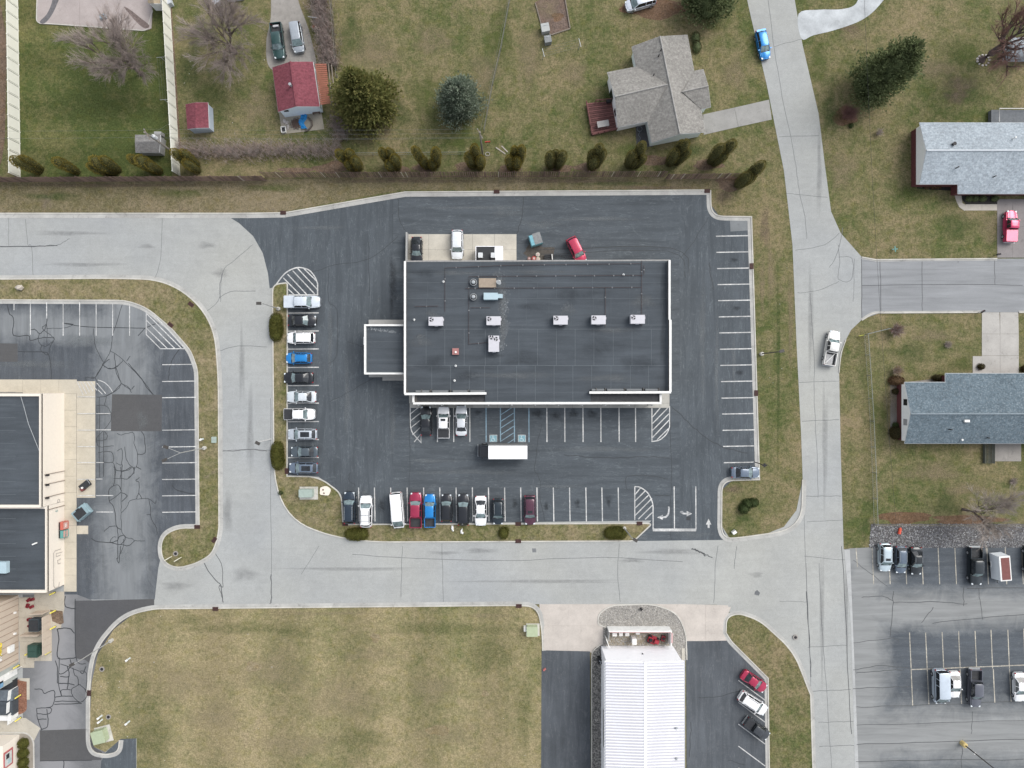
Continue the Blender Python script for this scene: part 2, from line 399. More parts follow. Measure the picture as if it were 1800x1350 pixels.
ROAD = [(-60, 374), (397, 374), (500, 373), (712, 337), (1248, 333), (1250, 362), (1264, 380), (1321, 382), (1335, 842), (1287, 845), (1270, 860), (1269, 925), (1282, 945), (1340, 941), (1378, 926), (1400, 897), (1411, 843), (1408, 760), (1400, 600), (1393, 430), (1378, 300), (1348, 150), (1320, 30), (1300, -60), (1385, -60), (1397, 0), (1411, 80), (1439, 200), (1450, 290), (1461, 372), (1478, 410), (1515, 452), (1535, 457), (1535, 549), (1515, 562), (1496, 580), (1483, 605), (1475, 650), (1478, 800), (1483, 965), (1494, 970), (1498, 1100), (1506, 1420), (1431, 1420), (1425, 1222), (1412, 1180), (1390, 1142), (1355, 1107), (1320, 1088), (1280, 1075), (1260, 1063), (955, 1062), (380, 1069), (275, 1071), (235, 1079), (200, 1106), (172, 1150), (161, 1200), (157, 1290), (165, 1313), (185, 1322), (212, 1300), (240, 1298), (240, 1420), (-60, 1420)]
road = sheet('road', ROAD, .02, A_ROAD)
street = sheet('side_street', [(1514, 452), (1540, 456), (1860, 454), (1860, 549), (1550, 549), (1514, 562)], .026, A_EAST)
LOT = [(397, 378), (500, 377), (712, 341), (1249, 337), (1251, 362), (1264, 379), (1320, 382), (1334, 842), (1287, 845), (1270, 860), (1269, 925), (1279, 949), (1115, 951), (1145, 915), (605, 922), (600, 874), (585, 857), (560, 838), (504, 836), (504, 498), (474, 507), (471, 480), (462, 445), (445, 415), (420, 392)]
lot = sheet('parking_lot', LOT, .028, A_LOT)
wlot = sheet('parking_lot', [(-60, 529), (225, 530), (258, 544), (300, 577), (336, 620), (347, 645), (349, 927), (318, 929), (295, 938), (284, 955), (284, 972), (278, 1000), (272, 1054), (112, 1054), (112, 1030), (-60, 1030)], .028, A_WEST)
lane = sheet('drive_lane', [(40, 1045), (135, 1045), (180, 1062), (262, 1062), (235, 1079), (200, 1106), (172, 1150), (161, 1200), (157, 1290), (165, 1313), (185, 1322), (185, 1420), (40, 1420)], .031, A_LANE)
for p in ([(131, 1056), (271, 1053), (271, 1069), (235, 1079), (200, 1106), (172, 1150), (163, 1170), (150, 1160), (133, 1157)], [(70, 1284), (156, 1281), (158, 1298), (166, 1314), (180, 1322), (178, 1336), (70, 1338)]):
    sheet('asphalt_patch', p, .035, A_PATCH, lane)
for p in ([(197, 693), (285, 694), (284, 758), (195, 758)], [(-30, 603), (31, 604), (31, 636), (-30, 636)]):
    sheet('asphalt_patch', p, .033, A_PATCH, wlot)
sheet('asphalt_patch', [(186, 1322), (212, 1299), (239, 1298), (240, 1420), (172, 1420), (178, 1338)], .036, A_LOT, lane)
yard = sheet('parking_yard', [(1484, 966), (1494, 964), (1534, 962), (1860, 961), (1860, 1420), (1506, 1420), (1498, 1100)], .030, A_SE)
sheet('asphalt_apron', [(1484, 966), (1494, 966), (1512, 1420), (1505, 1420), (1496, 1100)], .034, concrete('apron_concrete', (.36, .365, .36)), yard)
side_w = sheet('side_lot', [(952, 1143), (1037, 1145), (1039, 1420), (951, 1420)], .028, A_SIDE)
side_e = sheet('side_lot', [(1206, 1127), (1277, 1126), (1292, 1130), (1348, 1190), (1351, 1420), (1207, 1420)], .028, A_SIDE)
# concrete drives made of slabs
def slabs(name, quads, mat, z=.03, gap=.028, **kw):
    base = None
    for q in quads:
        pts = W2(q, z); c = Vector((sum(p[0] for p in pts) / len(pts), sum(p[1] for p in pts) / len(pts)))
        o = []
        for p in pts:
            d = c - Vector(p); o.append(tuple(Vector(p) + d.normalized() * gap * .7))
        mb = MB().prism(o, 0.002, z + .006 * RND.random())
        if base is None:
            base = struct(D.objects.new(name, None)); COL.objects.link(base)
        mb.build('slab', mat, base)
    return base
def grid(x0, y0, x1, y1, nx, ny):
    return [[(x0 + (x1-x0)*i/nx, y0 + (y1-y0)*j/ny), (x0 + (x1-x0)*(i+1)/nx, y0 + (y1-y0)*j/ny), (x0 + (x1-x0)*(i+1)/nx, y0 + (y1-y0)*(j+1)/ny), (x0 + (x1-x0)*i/nx, y0 + (y1-y0)*(j+1)/ny)] for i in range(nx) for j in range(ny)]
DRV2 = concrete('drive_pink', (.44, .40, .36), stain=.2)
sheet('driveway_base', [(948, 1062), (1200, 1062), (1280, 1064), (1278, 1090), (1277, 1127), (1200, 1128), (1060, 1160), (1042, 1150), (1037, 1146), (954, 1144)], .024, DRV2)
slabs('driveway', [[(951, 1063), (999, 1063), (999, 1100), (957, 1100)], [(999, 1063), (1078, 1063), (1058, 1078), (1052, 1088), (1054, 1100), (999, 1100)], [(956, 1100), (998, 1100), (998, 1144), (954, 1143)], [(998, 1100), (1038, 1100), (1036, 1145), (998, 1144)]], DRV2, .04)
slabs('driveway', [[(1170, 1063), (1240, 1063), (1240, 1092), (1203, 1092), (1192, 1078)], [(1240, 1063), (1285, 1067), (1278, 1085), (1275, 1092), (1240, 1092)], [(1203, 1092), (1240, 1092), (1240, 1127), (1207, 1127)], [(1240, 1092), (1274, 1092), (1276, 1126), (1240, 1127)]], DRV2, .04)
slabs('driveway', [[(1726, 549), (1757, 549), (1758, 587), (1726, 587)], [(1758, 549), (1790, 549), (1791, 587), (1758, 587)], [(1726, 587), (1758, 587), (1758, 625), (1726, 625)], [(1758, 587), (1791, 587), (1791, 625), (1758, 625)], [(1726, 625), (1758, 625), (1758, 668), (1726, 668)], [(1758, 625), (1791, 625), (1791, 668), (1758, 668)], [(1710, 626), (1726, 626), (1726, 668), (1710, 668)]], concrete('drive_pale', (.36, .345, .32), stain=.35), .04)
slabs('driveway', [[(1753, 350), (1780, 350), (1780, 398), (1753, 398)], [(1780, 350), (1850, 350), (1850, 398), (1780, 398)], [(1753, 398), (1780, 398), (1780, 453), (1753, 453)], [(1780, 398), (1850, 398), (1850, 453), (1780, 453)]], concrete('drive_old', (.215, .20, .195), stain=.3), .04)
slabs('driveway', [[(1236, 201), (1291, 189), (1298, 223), (1237, 237)], [(1291, 189), (1352, 175), (1357, 210), (1298, 223)]], concrete('drive_grey', (.27, .265, .25), stain=.4), .04)
sheet('driveway', spline([(475, 120), (468, 75), (476, 30), (480, -40), (520, -40), (524, 0), (545, 60), (556, 128), (520, 132)], 5, True), .03, concrete('drive_gravel', (.25, .235, .215), .25, .4))
sheet('driveway', spline([(1404, 24), (1440, 17), (1480, 16), (1505, 6), (1520, -30), (1570, -30), (1545, 10), (1515, 35), (1470, 52), (1430, 62), (1409, 68)], 5, True), .03, concrete('white_gravel', (.40, .42, .43), .25, .3))
slabs('sidewalk', [[(1678, 343), (1690, 343), (1692, 357), (1681, 353)], [(1681, 353), (1692, 357), (1698, 360), (1696, 371), (1686, 364)], [(1698, 359), (1726, 359), (1726, 370), (1696, 370)], [(1726, 359), (1753, 359), (1753, 370), (1726, 370)]], DRIVE, .045)
# loose stone beds
ROCK = M('white_rock', (.34, .34, .335), .9, .5, 1.3); PEB = M('pebble', (.36, .345, .315), .9, .45, 1.2)
def stones(name, poly, n, r0, r1, mat, base_mat, z=.03, seed=3, dens=None):
    b = sheet(name, poly, z, base_mat)
    pts = W2(poly); xs = [p[0] for p in pts]; ys = [p[1] for p in pts]; r = random.Random(seed); mb = MB(); k = 0
    def inside(x, y):
        c = False; j = len(pts) - 1
        for i in range(len(pts)):
            if (pts[i][1] > y) != (pts[j][1] > y) and x < (pts[j][0]-pts[i][0])*(y-pts[i][1])/(pts[j][1]-pts[i][1])+pts[i][0]: c = not c
            j = i
        return c
    while k < n:
        x, y = r.uniform(min(xs), max(xs)), r.uniform(min(ys), max(ys))
        if not inside(x, y): continue
        if dens and r.random() > dens(x, y): continue
        q = r.uniform(r0, r1); k += 1; mb.cm = r.randrange(3)
        a = r.uniform(0, 6); w, h = q * r.uniform(.7, 1.4), q * r.uniform(.6, 1.0)
        vs = [(x + w*math.cos(a + t*PI/2.5), y + q*math.sin(a + t*PI/2.5), z) for t in range(5)] + [(x + r.uniform(-.3, .3)*q, y, z + h)]
        mb.add(vs, [(i, (i+1) % 5, 5) for i in range(5)])
    mb.build('stones', mat, b, kind='stuff')
    return b
ys0 = P2(0, 961)[1]
stones('rock_bed', [(1531, 921), (1850, 921), (1850, 962), (1528, 963)], 7500, .04, .13,
       [ROCK, M('grey_rock', (.17, .17, .18), .9, .4), M('dark_rock', (.11, .105, .105), .9, .4)], M('rock_bed_soil', (.105, .10, .098), .95, .4), .035, 5, lambda x, y: .35 + .65 * max(0, 1 - (y - ys0) / 2.6))
GRAVEL = [(1052, 1092), (1055, 1080), (1068, 1070), (1085, 1064), (1120, 1062), (1155, 1063), (1178, 1072), (1196, 1090), (1205, 1115), (1206, 1170), (1206, 1130), (1195, 1140), (1060, 1140), (1062, 1102)]
stones('gravel_bed', [(1052, 1092), (1055, 1080), (1068, 1070), (1085, 1064), (1120, 1062), (1155, 1063), (1178, 1072), (1196, 1090), (1205, 1115), (1207, 1160), (1060, 1160), (1060, 1102)], 5200, .05, .12,
       [PEB, M('pebble_grey', (.26, .25, .235), .9, .4), M('pebble_pale', (.42, .40, .37), .9, .4)], M('pebble_bed', (.27, .255, .23), .95, .35), .046, 8)
stones('gravel_strip', [(1040, 1150), (1046, 1138), (1060, 1133), (1060, 1420), (1041, 1420)], 3600, .05, .13,
       [PEB, M('pebble_grey', (.2, .195, .185)), M('pebble_dark', (.12, .118, .112), .9, .4)], M('pebble_bed2', (.13, .125, .115), .95, .35), .046, 9)

# ---------------------------------------------------------------- raised islands and kerbs
def kerb(pts, closed, side=1, gut=.42, grates=(), name='kerb', w=.20):
    """side=+1: gutter on the left of the path"""
    p = W2(pts, .1); s = side
    mb = MB(); profile(mb, p, [(-s*w*.5, 0), (-s*w*.5, .13), (s*w*.28, .13), (s*w*.5, .115), (s*w*.5, .045)], closed)
    o = struct(mb.build(name, CURB))
    if gut:
        g = MB(); profile(g, p, [(s*(w*.5 + .012), .03), (s*(w*.5 + .012), .046), (s*(w*.5 + gut), .042), (s*(w*.5 + gut), .03)], closed)
        g.build('gutter', GUT, o)
    for (x, y, a) in grates:
        m = MB(); m.box((0, 0, .012), (.95, .62, .02)); m.cm = 0
        q = m.build('drain_grate', RUST, o, loc=P(x, y, .05 + .10 * 0)); q.rotation_euler = (0, 0, math.radians(a)); q.location.z = .125
        b = MB()
        for i in range(7): b.box((-.39 + .13 * i, 0, .03), (.05, .56, .022))
        b.build('grate_bar', BLACK, q)
    return o
def island(pts, name='grass_island', mat=None):
    return struct(MB().prism(W2(pts, .1), .0, .10).build(name, mat or G_ISL))
NK = fillet([(-60, 375), (440, 375), (500, 374), (712, 337.5), (1248, 334)], 5, False)
kerb(NK, False, -1, .66, [(498, 374, 0), (873, 337, 0), (1243, 336, 0)])
EK = fillet([(1249, 334), (1250, 380, 22), (1321, 381), (1335, 843), (1269, 845, 20), (1268, 948, 26), (1310, 944, 10), (1409, 930, 75), (1411, 843)], 8, False)
kerb(EK, False, -1, .56, [(1321, 468, 90), (1329, 691, 90)])
ISL = fillet([(479, 520), (480, 500, 14), (505, 497, 4), (504.5, 837, 0), (560, 838, 22), (600, 868, 14), (603, 922), (1135, 920, 4), (1146, 921, 6), (1114, 951, 9), (600, 953, 90), (482, 900, 95)], 9)
kerb(ISL, True, -1, .55, [(504, 828, 90), (607, 921, 0), (911, 921, 0), (1124, 920, 0), (911, 951, 0)]); island(ISL)
WIS = fillet([(-60, 491), (225, 489, 30), (385, 515, 210), (386, 985, 40), (370, 960, 0), (320, 1003, 40), (284, 975, 30), (284, 930, 40), (350, 927), (347, 640, 20), (262, 545, 20), (225, 528, 20), (-60, 527)], 12)
WIS = fillet([(-60, 491), (200, 489, 40), (300, 492, 70), (375, 560, 60), (384, 660, 40), (385, 940, 20), (372, 975, 14), (345, 990, 10), (310, 1000, 18), (284, 985, 18), (283, 945, 24), (310, 928, 18), (350, 928), (347.5, 650, 12), (335, 616, 12), (300, 576, 8), (258, 541, 18), (222, 528, 18), (-60, 527)], 8)
kerb(WIS, True, 1, .52, [(336, 535, -38), (300, 571, -40), (347, 926, 0), (377, 949, 55)], name='kerb'); island(WIS)
FK = fillet([(210, 1301), (208, 1322, 16), (186, 1327, 8), (157, 1322, 24), (157, 1200, 30), (168, 1140, 30), (215, 1085, 30), (265, 1070, 20), (380, 1069), (700, 1066), (905, 1064, 10), (945, 1066, 26), (953, 1110, 16), (954, 1144)], 9, False)
kerb(FK, False, 1, .52, [(379, 1070, 0), (912, 1065, 0), (157, 1218, 90)])
SIS = fillet([(1276, 1112), (1277, 1085, 12), (1298, 1078, 10), (1335, 1090, 20), (1395, 1145, 30), (1425, 1222), (1431, 1420), (1353, 1420), (1350, 1192), (1285, 1127, 8)], 8)
kerb(SIS, True, 1, .46, name='kerb'); island(SIS, mat=G_MID)
GI = fillet([(1066, 1103), (1051, 1098, 6), (1052, 1078, 12), (1075, 1064, 12), (1150, 1062, 20), (1190, 1078, 16), (1206, 1112, 16), (1207.5, 1160)], 8, False)
kerb(GI, False, 1, .0, w=.18)
kerb(fillet([(1040, 1400), (1040, 1145, 10), (1056, 1133)], 6, False), False, 1, 0, w=.16)
kerb([(1515, 452), (1540, 456.5), (1753, 454.5)], False, -1, .2); kerb(fillet([(1515, 563), (1535, 550, 10), (1725, 549)], 6, False), False, 1, .2)
kerb([(1487, 597), (1478, 622), (1475, 655)], False, 1, 0, w=.12)
kerb([(1791, 549), (1860, 549)], False, 1, .2)

# ---------------------------------------------------------------- painted lines
QUAD = {}
def line(a, b, w, parent, z, mat, name='parking_line'):
    A, B = Vector(P(a[0], a[1], z)), Vector(P(b[0], b[1], z)); d = B - A
    if mat.name not in QUAD: QUAD[mat.name] = MB().add([(0, -.5, 0), (1, -.5, 0), (1, .5, 0), (0, .5, 0)], [(0, 1, 2, 3)]).mesh(name, mat)
    o = link(name, QUAD[mat.name], parent, A); o.rotation_euler = (0, 0, math.atan2(d.y, d.x)); o.scale = (d.length, w, 1)
    return o
LZ = .044
LW = .17
for y in (550.3, 582.1, 613.7, 646, 677.9, 709, 741.3, 773, 804.5): line((506, y), (560.5, y - .4), LW, lot, LZ, LINE)
for i, y in enumerate((414.8, 443.2, 471.7, 499.9, 528.1, 556.6, 584.8, 613.5, 641.9, 670.4, 699.5, 727.4, 756.1, 784.3, 813)):
    line((1258.5 + i * .98, y + .4), (1315.5 + i * .92, y - .6), LW, lot, LZ, LINE)
for x in (768.7, 797.3, 825.7, 961.2, 992.7, 1024.7, 1056.1, 1088.1, 1117.1): line((x, 714), (x + .3, 777), LW, lot, LZ, LINE)
for x in (854.4, 879.6, 904.1, 929.7): line((x, 714), (x + .2, 777), LW, lot, LZ, BLINE)
for i in range(6): line((880.5, 729 + 11.6 * i), (903, 714.5 + 11.6 * i), .13, lot, LZ + .004, BLINE)
for x in (630.7, 658.6, 687.1, 716, 745, 773.4, 802, 830.7, 859, 887.4, 915.7, 944.2, 973, 1001.5, 1030.2, 1058.4, 1087.1): line((x - .4, 857), (x + .6, 916.5), LW, lot, LZ, LINE)
def outline(pts, w, parent, z, mat, name='painted_outline'):
    mb = MB(); ribbon(mb, W2(pts, z), w, z); return mb.build(name, mat, parent)
outline(spline([(484, 502), (500, 481.5), (515, 472.5), (528, 470.3), (543, 474.7), (553, 486), (558.3, 498.6)], 6) + [(558.3, 518.4), (507, 518.4)], .2, lot, LZ, LINE)
for a, b in (((498, 488.5), (527, 517.5)), ((505.5, 482), (539, 517.5)), ((514.5, 475.8), (553, 516.5)), ((523, 471.5), (558, 509)), ((534, 472), (557.5, 495)), ((507, 508.5), (516.5, 517.5))): line(a, b, .17, lot, LZ + .004, LINE, 'hatch_line')
outline([(721, 716), (721.5, 748)] + spline([(722, 752), (726, 762), (740, 778)], 5) + [(740, 715)], .15, lot, LZ, LINE)
for i in range(5): line((722 + max(0, i-2) * 3, 727 + 12.5 * i), (739.5, 713 + 12.5 * i), .13, lot, LZ + .004, LINE, 'hatch_line')
outline([(1146, 714), (1146, 776)] + spline([(1147, 776), (1160, 773), (1172, 762), (1177, 750)], 5) + [(1177, 714)], .16, lot, LZ, LINE)
for a, b in (((1147, 733), (1161, 716.5)), ((1147, 744.5), (1174, 717)), ((1147, 756.5), (1176, 727)), ((1147, 769), (1176, 738.5)), ((1155, 773), (1175.5, 753))): line(a, b, .16, lot, LZ + .004, LINE, 'hatch_line')
outline([(1115.8, 914), (1115.8, 855.3)] + spline([(1116, 855.3), (1126, 857), (1139, 867), (1147, 884), (1148, 900)], 6) + [(1148, 931)], .18, lot, LZ, LINE)
for a, b in (((1116.5, 869), (1126, 857.5)), ((1116.5, 880.5), (1134, 863)), ((1116.5, 893), (1141, 869.5)), ((1116.5, 906), (1146, 876)), ((1122, 912.5), (1147, 888)), ((1134, 913), (1147.5, 900))): line(a, b, .17, lot, LZ + .004, LINE, 'hatch_line')
line((1185, 855), (1185.6, 929), .17, lot, LZ, LINE); line((1223, 855), (1223.4, 931), .17, lot, LZ, LINE)
line((1147.5, 931.5), (1223.8, 931.5), .46, lot, LZ + .004, LINE, 'stop_bar')
def flatpoly(pts, parent, z, mat, name):
    return MB().flat(W2(pts, z), z).build(name, mat, parent)
ARW = worn_paint('arrow_paint', (.56, .56, .55), (.13, .14, .15), .85)
flatpoly([(1155, 909.6), (1165, 905), (1164.5, 908), (1169.5, 907.5), (1173, 904), (1174.5, 897), (1174.2, 890.5), (1177, 890.5), (1177, 899), (1176, 905), (1171, 910.5), (1165, 911), (1165, 913.7)], lot, LZ, ARW, 'painted_arrow')
flatpoly([(1216.5, 903), (1207, 898), (1207, 901.2), (1203, 901.5), (1200, 898.5), (1197, 898), (1195, 900), (1199, 903.5), (1203, 904.3), (1207, 904.3), (1207, 907.8)], lot, LZ, ARW, 'painted_arrow')
flatpoly([(1245.4, 911.5), (1250.4, 922), (1247.4, 922), (1247.2, 928), (1244, 928), (1243.8, 922), (1241, 922)], lot, LZ, LINE, 'painted_arrow')
# accessible bay symbols
for cx in (867.2, 917.4):
    sq = flatpoly([(cx - 6.8, 764.3), (cx + 6.8, 764.3), (cx + 6.8, 777), (cx - 6.8, 777)], lot, LZ, LINE, 'symbol_border')
    sb = flatpoly([(cx - 6, 765.2), (cx + 6, 765.2), (cx + 6, 776.4), (cx - 6, 776.4)], lot, LZ + .004, M('symbol_blue', (.20, .36, .42), .8, .3), 'symbol_ground')
    WS = M('symbol_white', (.50, .58, .60), .8, .2)
    c = P2(cx, 771.5); mb = MB()
    ring = [(c[0] - .05 + .27 * math.cos(a), c[1] - .12 + .27 * math.sin(a)) for a in [math.radians(100 + i * 22) for i in range(12)]]
    ribbon(mb, ring, .075, LZ + .008)
    ribbon(mb, [(c[0] - .06, c[1] + .28), (c[0] - .03, c[1] + .02), (c[0] + .17, c[1] + .02), (c[0] + .27, c[1] - .26), (c[0] + .36, c[1] - .24)], .085, LZ + .012)
    mb.flat([(c[0] - .08 + .085 * math.cos(t * PI / 4), c[1] + .38 + .085 * math.sin(t * PI / 4)) for t in range(8)], LZ + .012)
    mb.build('wheelchair_symbol', WS, lot)
for x, y1 in ((24.6, 545), (53.4, 588), (82, 560), (111, 590), (140, 590), (169, 590), (198, 590), (227.8, 590)): line((x, 531), (x, y1), .14, wlot, LZ, LINE)
outline([(257, 540), (257, 588), (282, 613), (305, 613), (324, 613)], .15, wlot, LZ, LINE)
for a, b in (((258, 539.5), (326, 612.5)), ((257.5, 551), (319, 612.5)), ((257.5, 563), (307, 612.5)), ((257.5, 577), (294, 612.5))): line(a, b, .15, wlot, LZ + .004, LINE, 'hatch_line')
for y in (640.5, 670, 698.5, 755.6, 785.2, 813.3, 842.3, 871, 899.9): line((285, y + .6), (345.5, y - .2), .14, wlot, LZ, LINE)
for y, x1 in ((727, 194), (755.6, 195), (813, 182), (842, 180), (871, 199), (900, 199)): line((169, y), (x1, y), .13, wlot, LZ, LINE)
outline(spline([(172, 668), (183, 672), (192, 680), (198, 689)], 5), .12, wlot, LZ, LINE)
line((170, 673), (186, 692), .12, wlot, LZ, LINE, 'hatch_line'); line((172, 685), (180, 693), .12, wlot, LZ, LINE, 'hatch_line')
for i, x in enumerate((1504.6, 1533, 1562, 1591, 1620, 1649, 1678.5, 1734.7, 1767, 1796)): line((x, 963), (x + 2.8, 1027 if i else 997), .14, yard, LZ, YLINE)
for x, y0 in zip((1598.8, 1627, 1656, 1685, 1714, 1742, 1771.6, 1799.5), (1112, 1112, 1111, 1110, 1109, 1107, 1107, 1105)): line((x, y0), (x + 2.8, 1175), .15, yard, LZ, YLINE)
for x, y1 in ((1601.6, 1240), (1630, 1238), (1687.5, 1237), (1746, 1235), (1774.6, 1233)): line((x, 1176), (x + 2.8, y1), .15, yard, LZ, YLINE)
line((1601, 1177), (1658, 1175), .16, yard, LZ + .004, YLINE); line((1655, 1175), (1850, 1167), .16, yard, LZ + .004, YLINE)
for i in range(5): line((1298, 1196 + 38.5 * i), (1345, 1231 + 38.5 * i), .15, side_e, LZ, LINE)

# ---------------------------------------------------------------- cracks and sealant
def cracks(parent, polys, w=.09, mat=TAR, z=.040, name='crack_sealant', seed=1, jit=.10):
    r = random.Random(seed); mb = MB()
    for pl in polys:
        pts = spline(pl, 5) if len(pl) > 2 else [(pl[0][0] + (pl[1][0]-pl[0][0]) * i / 8, pl[0][1] + (pl[1][1]-pl[0][1]) * i / 8) for i in range(9)]
        p = [(q[0] + r.uniform(-jit, jit), q[1] + r.uniform(-jit, jit)) for q in W2(pts, z)]
        ribbon(mb, p, w * r.uniform(.8, 1.2), z + r.uniform(0, .0025))
    return mb.build(name, mat, parent, kind='stuff')
def Z(ox, oy, f, *pls): return [[(ox + x / f, oy + y / f) for x, y in pl] for pl in pls]
cracks(wlot, Z(160, 820, 6.135,
    [(250, 0), (258, 70), (245, 200), (195, 250), (195, 370), (240, 430), (265, 540), (270, 640), (320, 680)], [(315, 0), (330, 100), (328, 200), (325, 400), (325, 560), (330, 690), (370, 760), (430, 775), (480, 800), (580, 800)],
    [(245, 205), (300, 205), (330, 270)], [(195, 370), (250, 340), (330, 275)], [(330, 280), (385, 310), (380, 330), (330, 380)], [(330, 500), (390, 430), (420, 370), (500, 350), (620, 350), (690, 400), (700, 370)], [(490, 350), (515, 290), (550, 350)], [(515, 290), (520, 180), (485, 150), (525, 120)],
    [(620, 350), (640, 450), (650, 560), (700, 650), (715, 740)], [(0, 770), (60, 810), (200, 820), (280, 800), (300, 760), (350, 740), (370, 770), (320, 840), (210, 820)], [(200, 820), (240, 760), (270, 760)], [(280, 640), (290, 760), (290, 960), (280, 1000), (300, 1040), (310, 960), (320, 860)], [(320, 840), (400, 855), (470, 800)], [(350, 780), (350, 850), (320, 940)],
    [(140, 700), (200, 650), (265, 640)], [(330, 45), (400, 40), (450, 0)], [(245, 130), (330, 130), (400, 130), (460, 60), (470, 0)], [(600, 520), (640, 520)], [(870, 200), (940, 260), (1130, 300)]), .10, seed=2, jit=.05)
cracks(wlot, Z(160, 640, 6.75, [(0, 155), (45, 165), (80, 230), (70, 280)], [(45, 165), (140, 10), (220, -60)], [(140, 10), (190, 45), (270, 45), (340, 0)], [(290, 0), (300, 110), (355, 230), (300, 310), (180, 380), (60, 390)], [(355, 230), (440, 270), (480, 340)], [(440, -10), (590, 160), (660, 280), (740, 360)], [(480, 300), (515, 260)],
    [(60, 495), (160, 490), (220, 540), (240, 650), (180, 750), (60, 890), (160, 900), (195, 860), (160, 790)], [(160, 490), (180, 390)], [(75, 570), (110, 600), (230, 590)], [(60, 890), (100, 980), (270, 970)], [(85, 1050), (240, 1045), (260, 1160), (160, 1165), (80, 1170)], [(310, 820), (360, 840), (490, 810), (515, 880), (510, 940), (550, 1060), (545, 1200), (500, 1230), (420, 1130), (400, 980)], [(550, 1070), (640, 1050), (630, 850), (590, 800)], [(260, 1160), (290, 1250), (280, 1350)], [(300, 1170), (360, 1190), (370, 1010), (310, 1030)], [(280, 1250), (380, 1270), (470, 1220)], [(370, 1190), (360, 1300), (340, 1350)], [(500, 1230), (510, 1290), (440, 1345)], [(530, 1210), (590, 1250)], [(100, 390), (100, 1340)], [(150, 800), (150, 1340)]), .095, seed=3, jit=.05)
cracks(wlot, Z(0, 520, 5, [(60, 55), (80, 150), (120, 205), (118, 345), (250, 350), (265, 390), (335, 375), (400, 365), (480, 375)], [(270, 300), (310, 295), (345, 330), (380, 310), (410, 245), (410, 60)], [(345, 330), (335, 390), (365, 435), (410, 440), (460, 400), (475, 375), (440, 340), (410, 320), (370, 280), (410, 250)], [(410, 250), (415, 330), (410, 440)], [(160, 492), (280, 490), (400, 495), (425, 520), (445, 600), (452, 740)], [(365, 435), (360, 480), (420, 520), (440, 450), (470, 400)], [(410, 285), (560, 285), (640, 250), (560, 240)], [(560, 240), (780, 275), (1280, 285)], [(820, 290), (840, 450), (905, 580)], [(1080, 55), (1020, 250), (990, 340), (970, 485), (905, 600), (835, 720), (760, 715), (757, 740)], [(970, 485), (1080, 560), (1250, 740), (1345, 870)], [(905, 610), (960, 640), (1020, 630), (1080, 570)], [(1005, 510), (1020, 630), (1065, 770)], [(1215, 350), (1285, 280), (1410, 230)], [(1620, 420), (1560, 490), (1500, 600), (1480, 740)], [(1110, 575), (1145, 530)], [(1420, 602), (1715, 600)], [(1065, 770), (1000, 840), (930, 880)], [(1065, 770), (1155, 830)]), .095, seed=4, jit=.05)
cracks(lane, Z(0, 1010, 3.971, [(455, 150), (455, 220), (530, 240)], [(525, 170), (530, 580), (600, 620)], [(400, 380), (410, 450), (400, 560), (420, 590), (490, 585), (530, 580)], [(400, 380), (480, 375), (520, 410)], [(385, 600), (400, 650), (400, 760)], [(415, 580), (410, 760), (430, 850)], [(420, 625), (470, 640), (540, 670), (605, 690), (600, 820)], [(490, 590), (495, 640), (440, 690), (410, 690)], [(470, 640), (480, 710), (420, 710)], [(510, 650), (520, 700), (540, 715), (545, 770), (500, 800), (510, 850), (560, 890), (600, 860), (600, 810), (560, 770), (545, 770)], [(480, 710), (475, 760), (470, 800)], [(410, 760), (475, 760), (520, 770)], [(430, 850), (430, 805), (500, 805)], [(380, 855), (430, 850), (510, 850)], [(385, 885), (520, 885), (560, 900)], [(240, 800), (290, 800), (310, 830), (345, 815), (380, 815), (380, 880), (360, 920), (320, 930)], [(255, 935), (350, 930), (355, 960), (320, 975), (260, 970)], [(255, 935), (262, 1000), (290, 1080)], [(325, 940), (335, 1050), (285, 1085)], [(262, 1010), (325, 1010)], [(380, 905), (570, 900)], [(445, 1300), (445, 1400)], [(600, 640), (580, 690), (560, 680)], [(280, 1300), (640, 1298)]), .13, z=.042, seed=5, jit=.04)
CRK = M('hairline_crack', (.075, .078, .08), .8, .3); CRK2 = M('faint_crack', (.155, .16, .162), .8, .3)
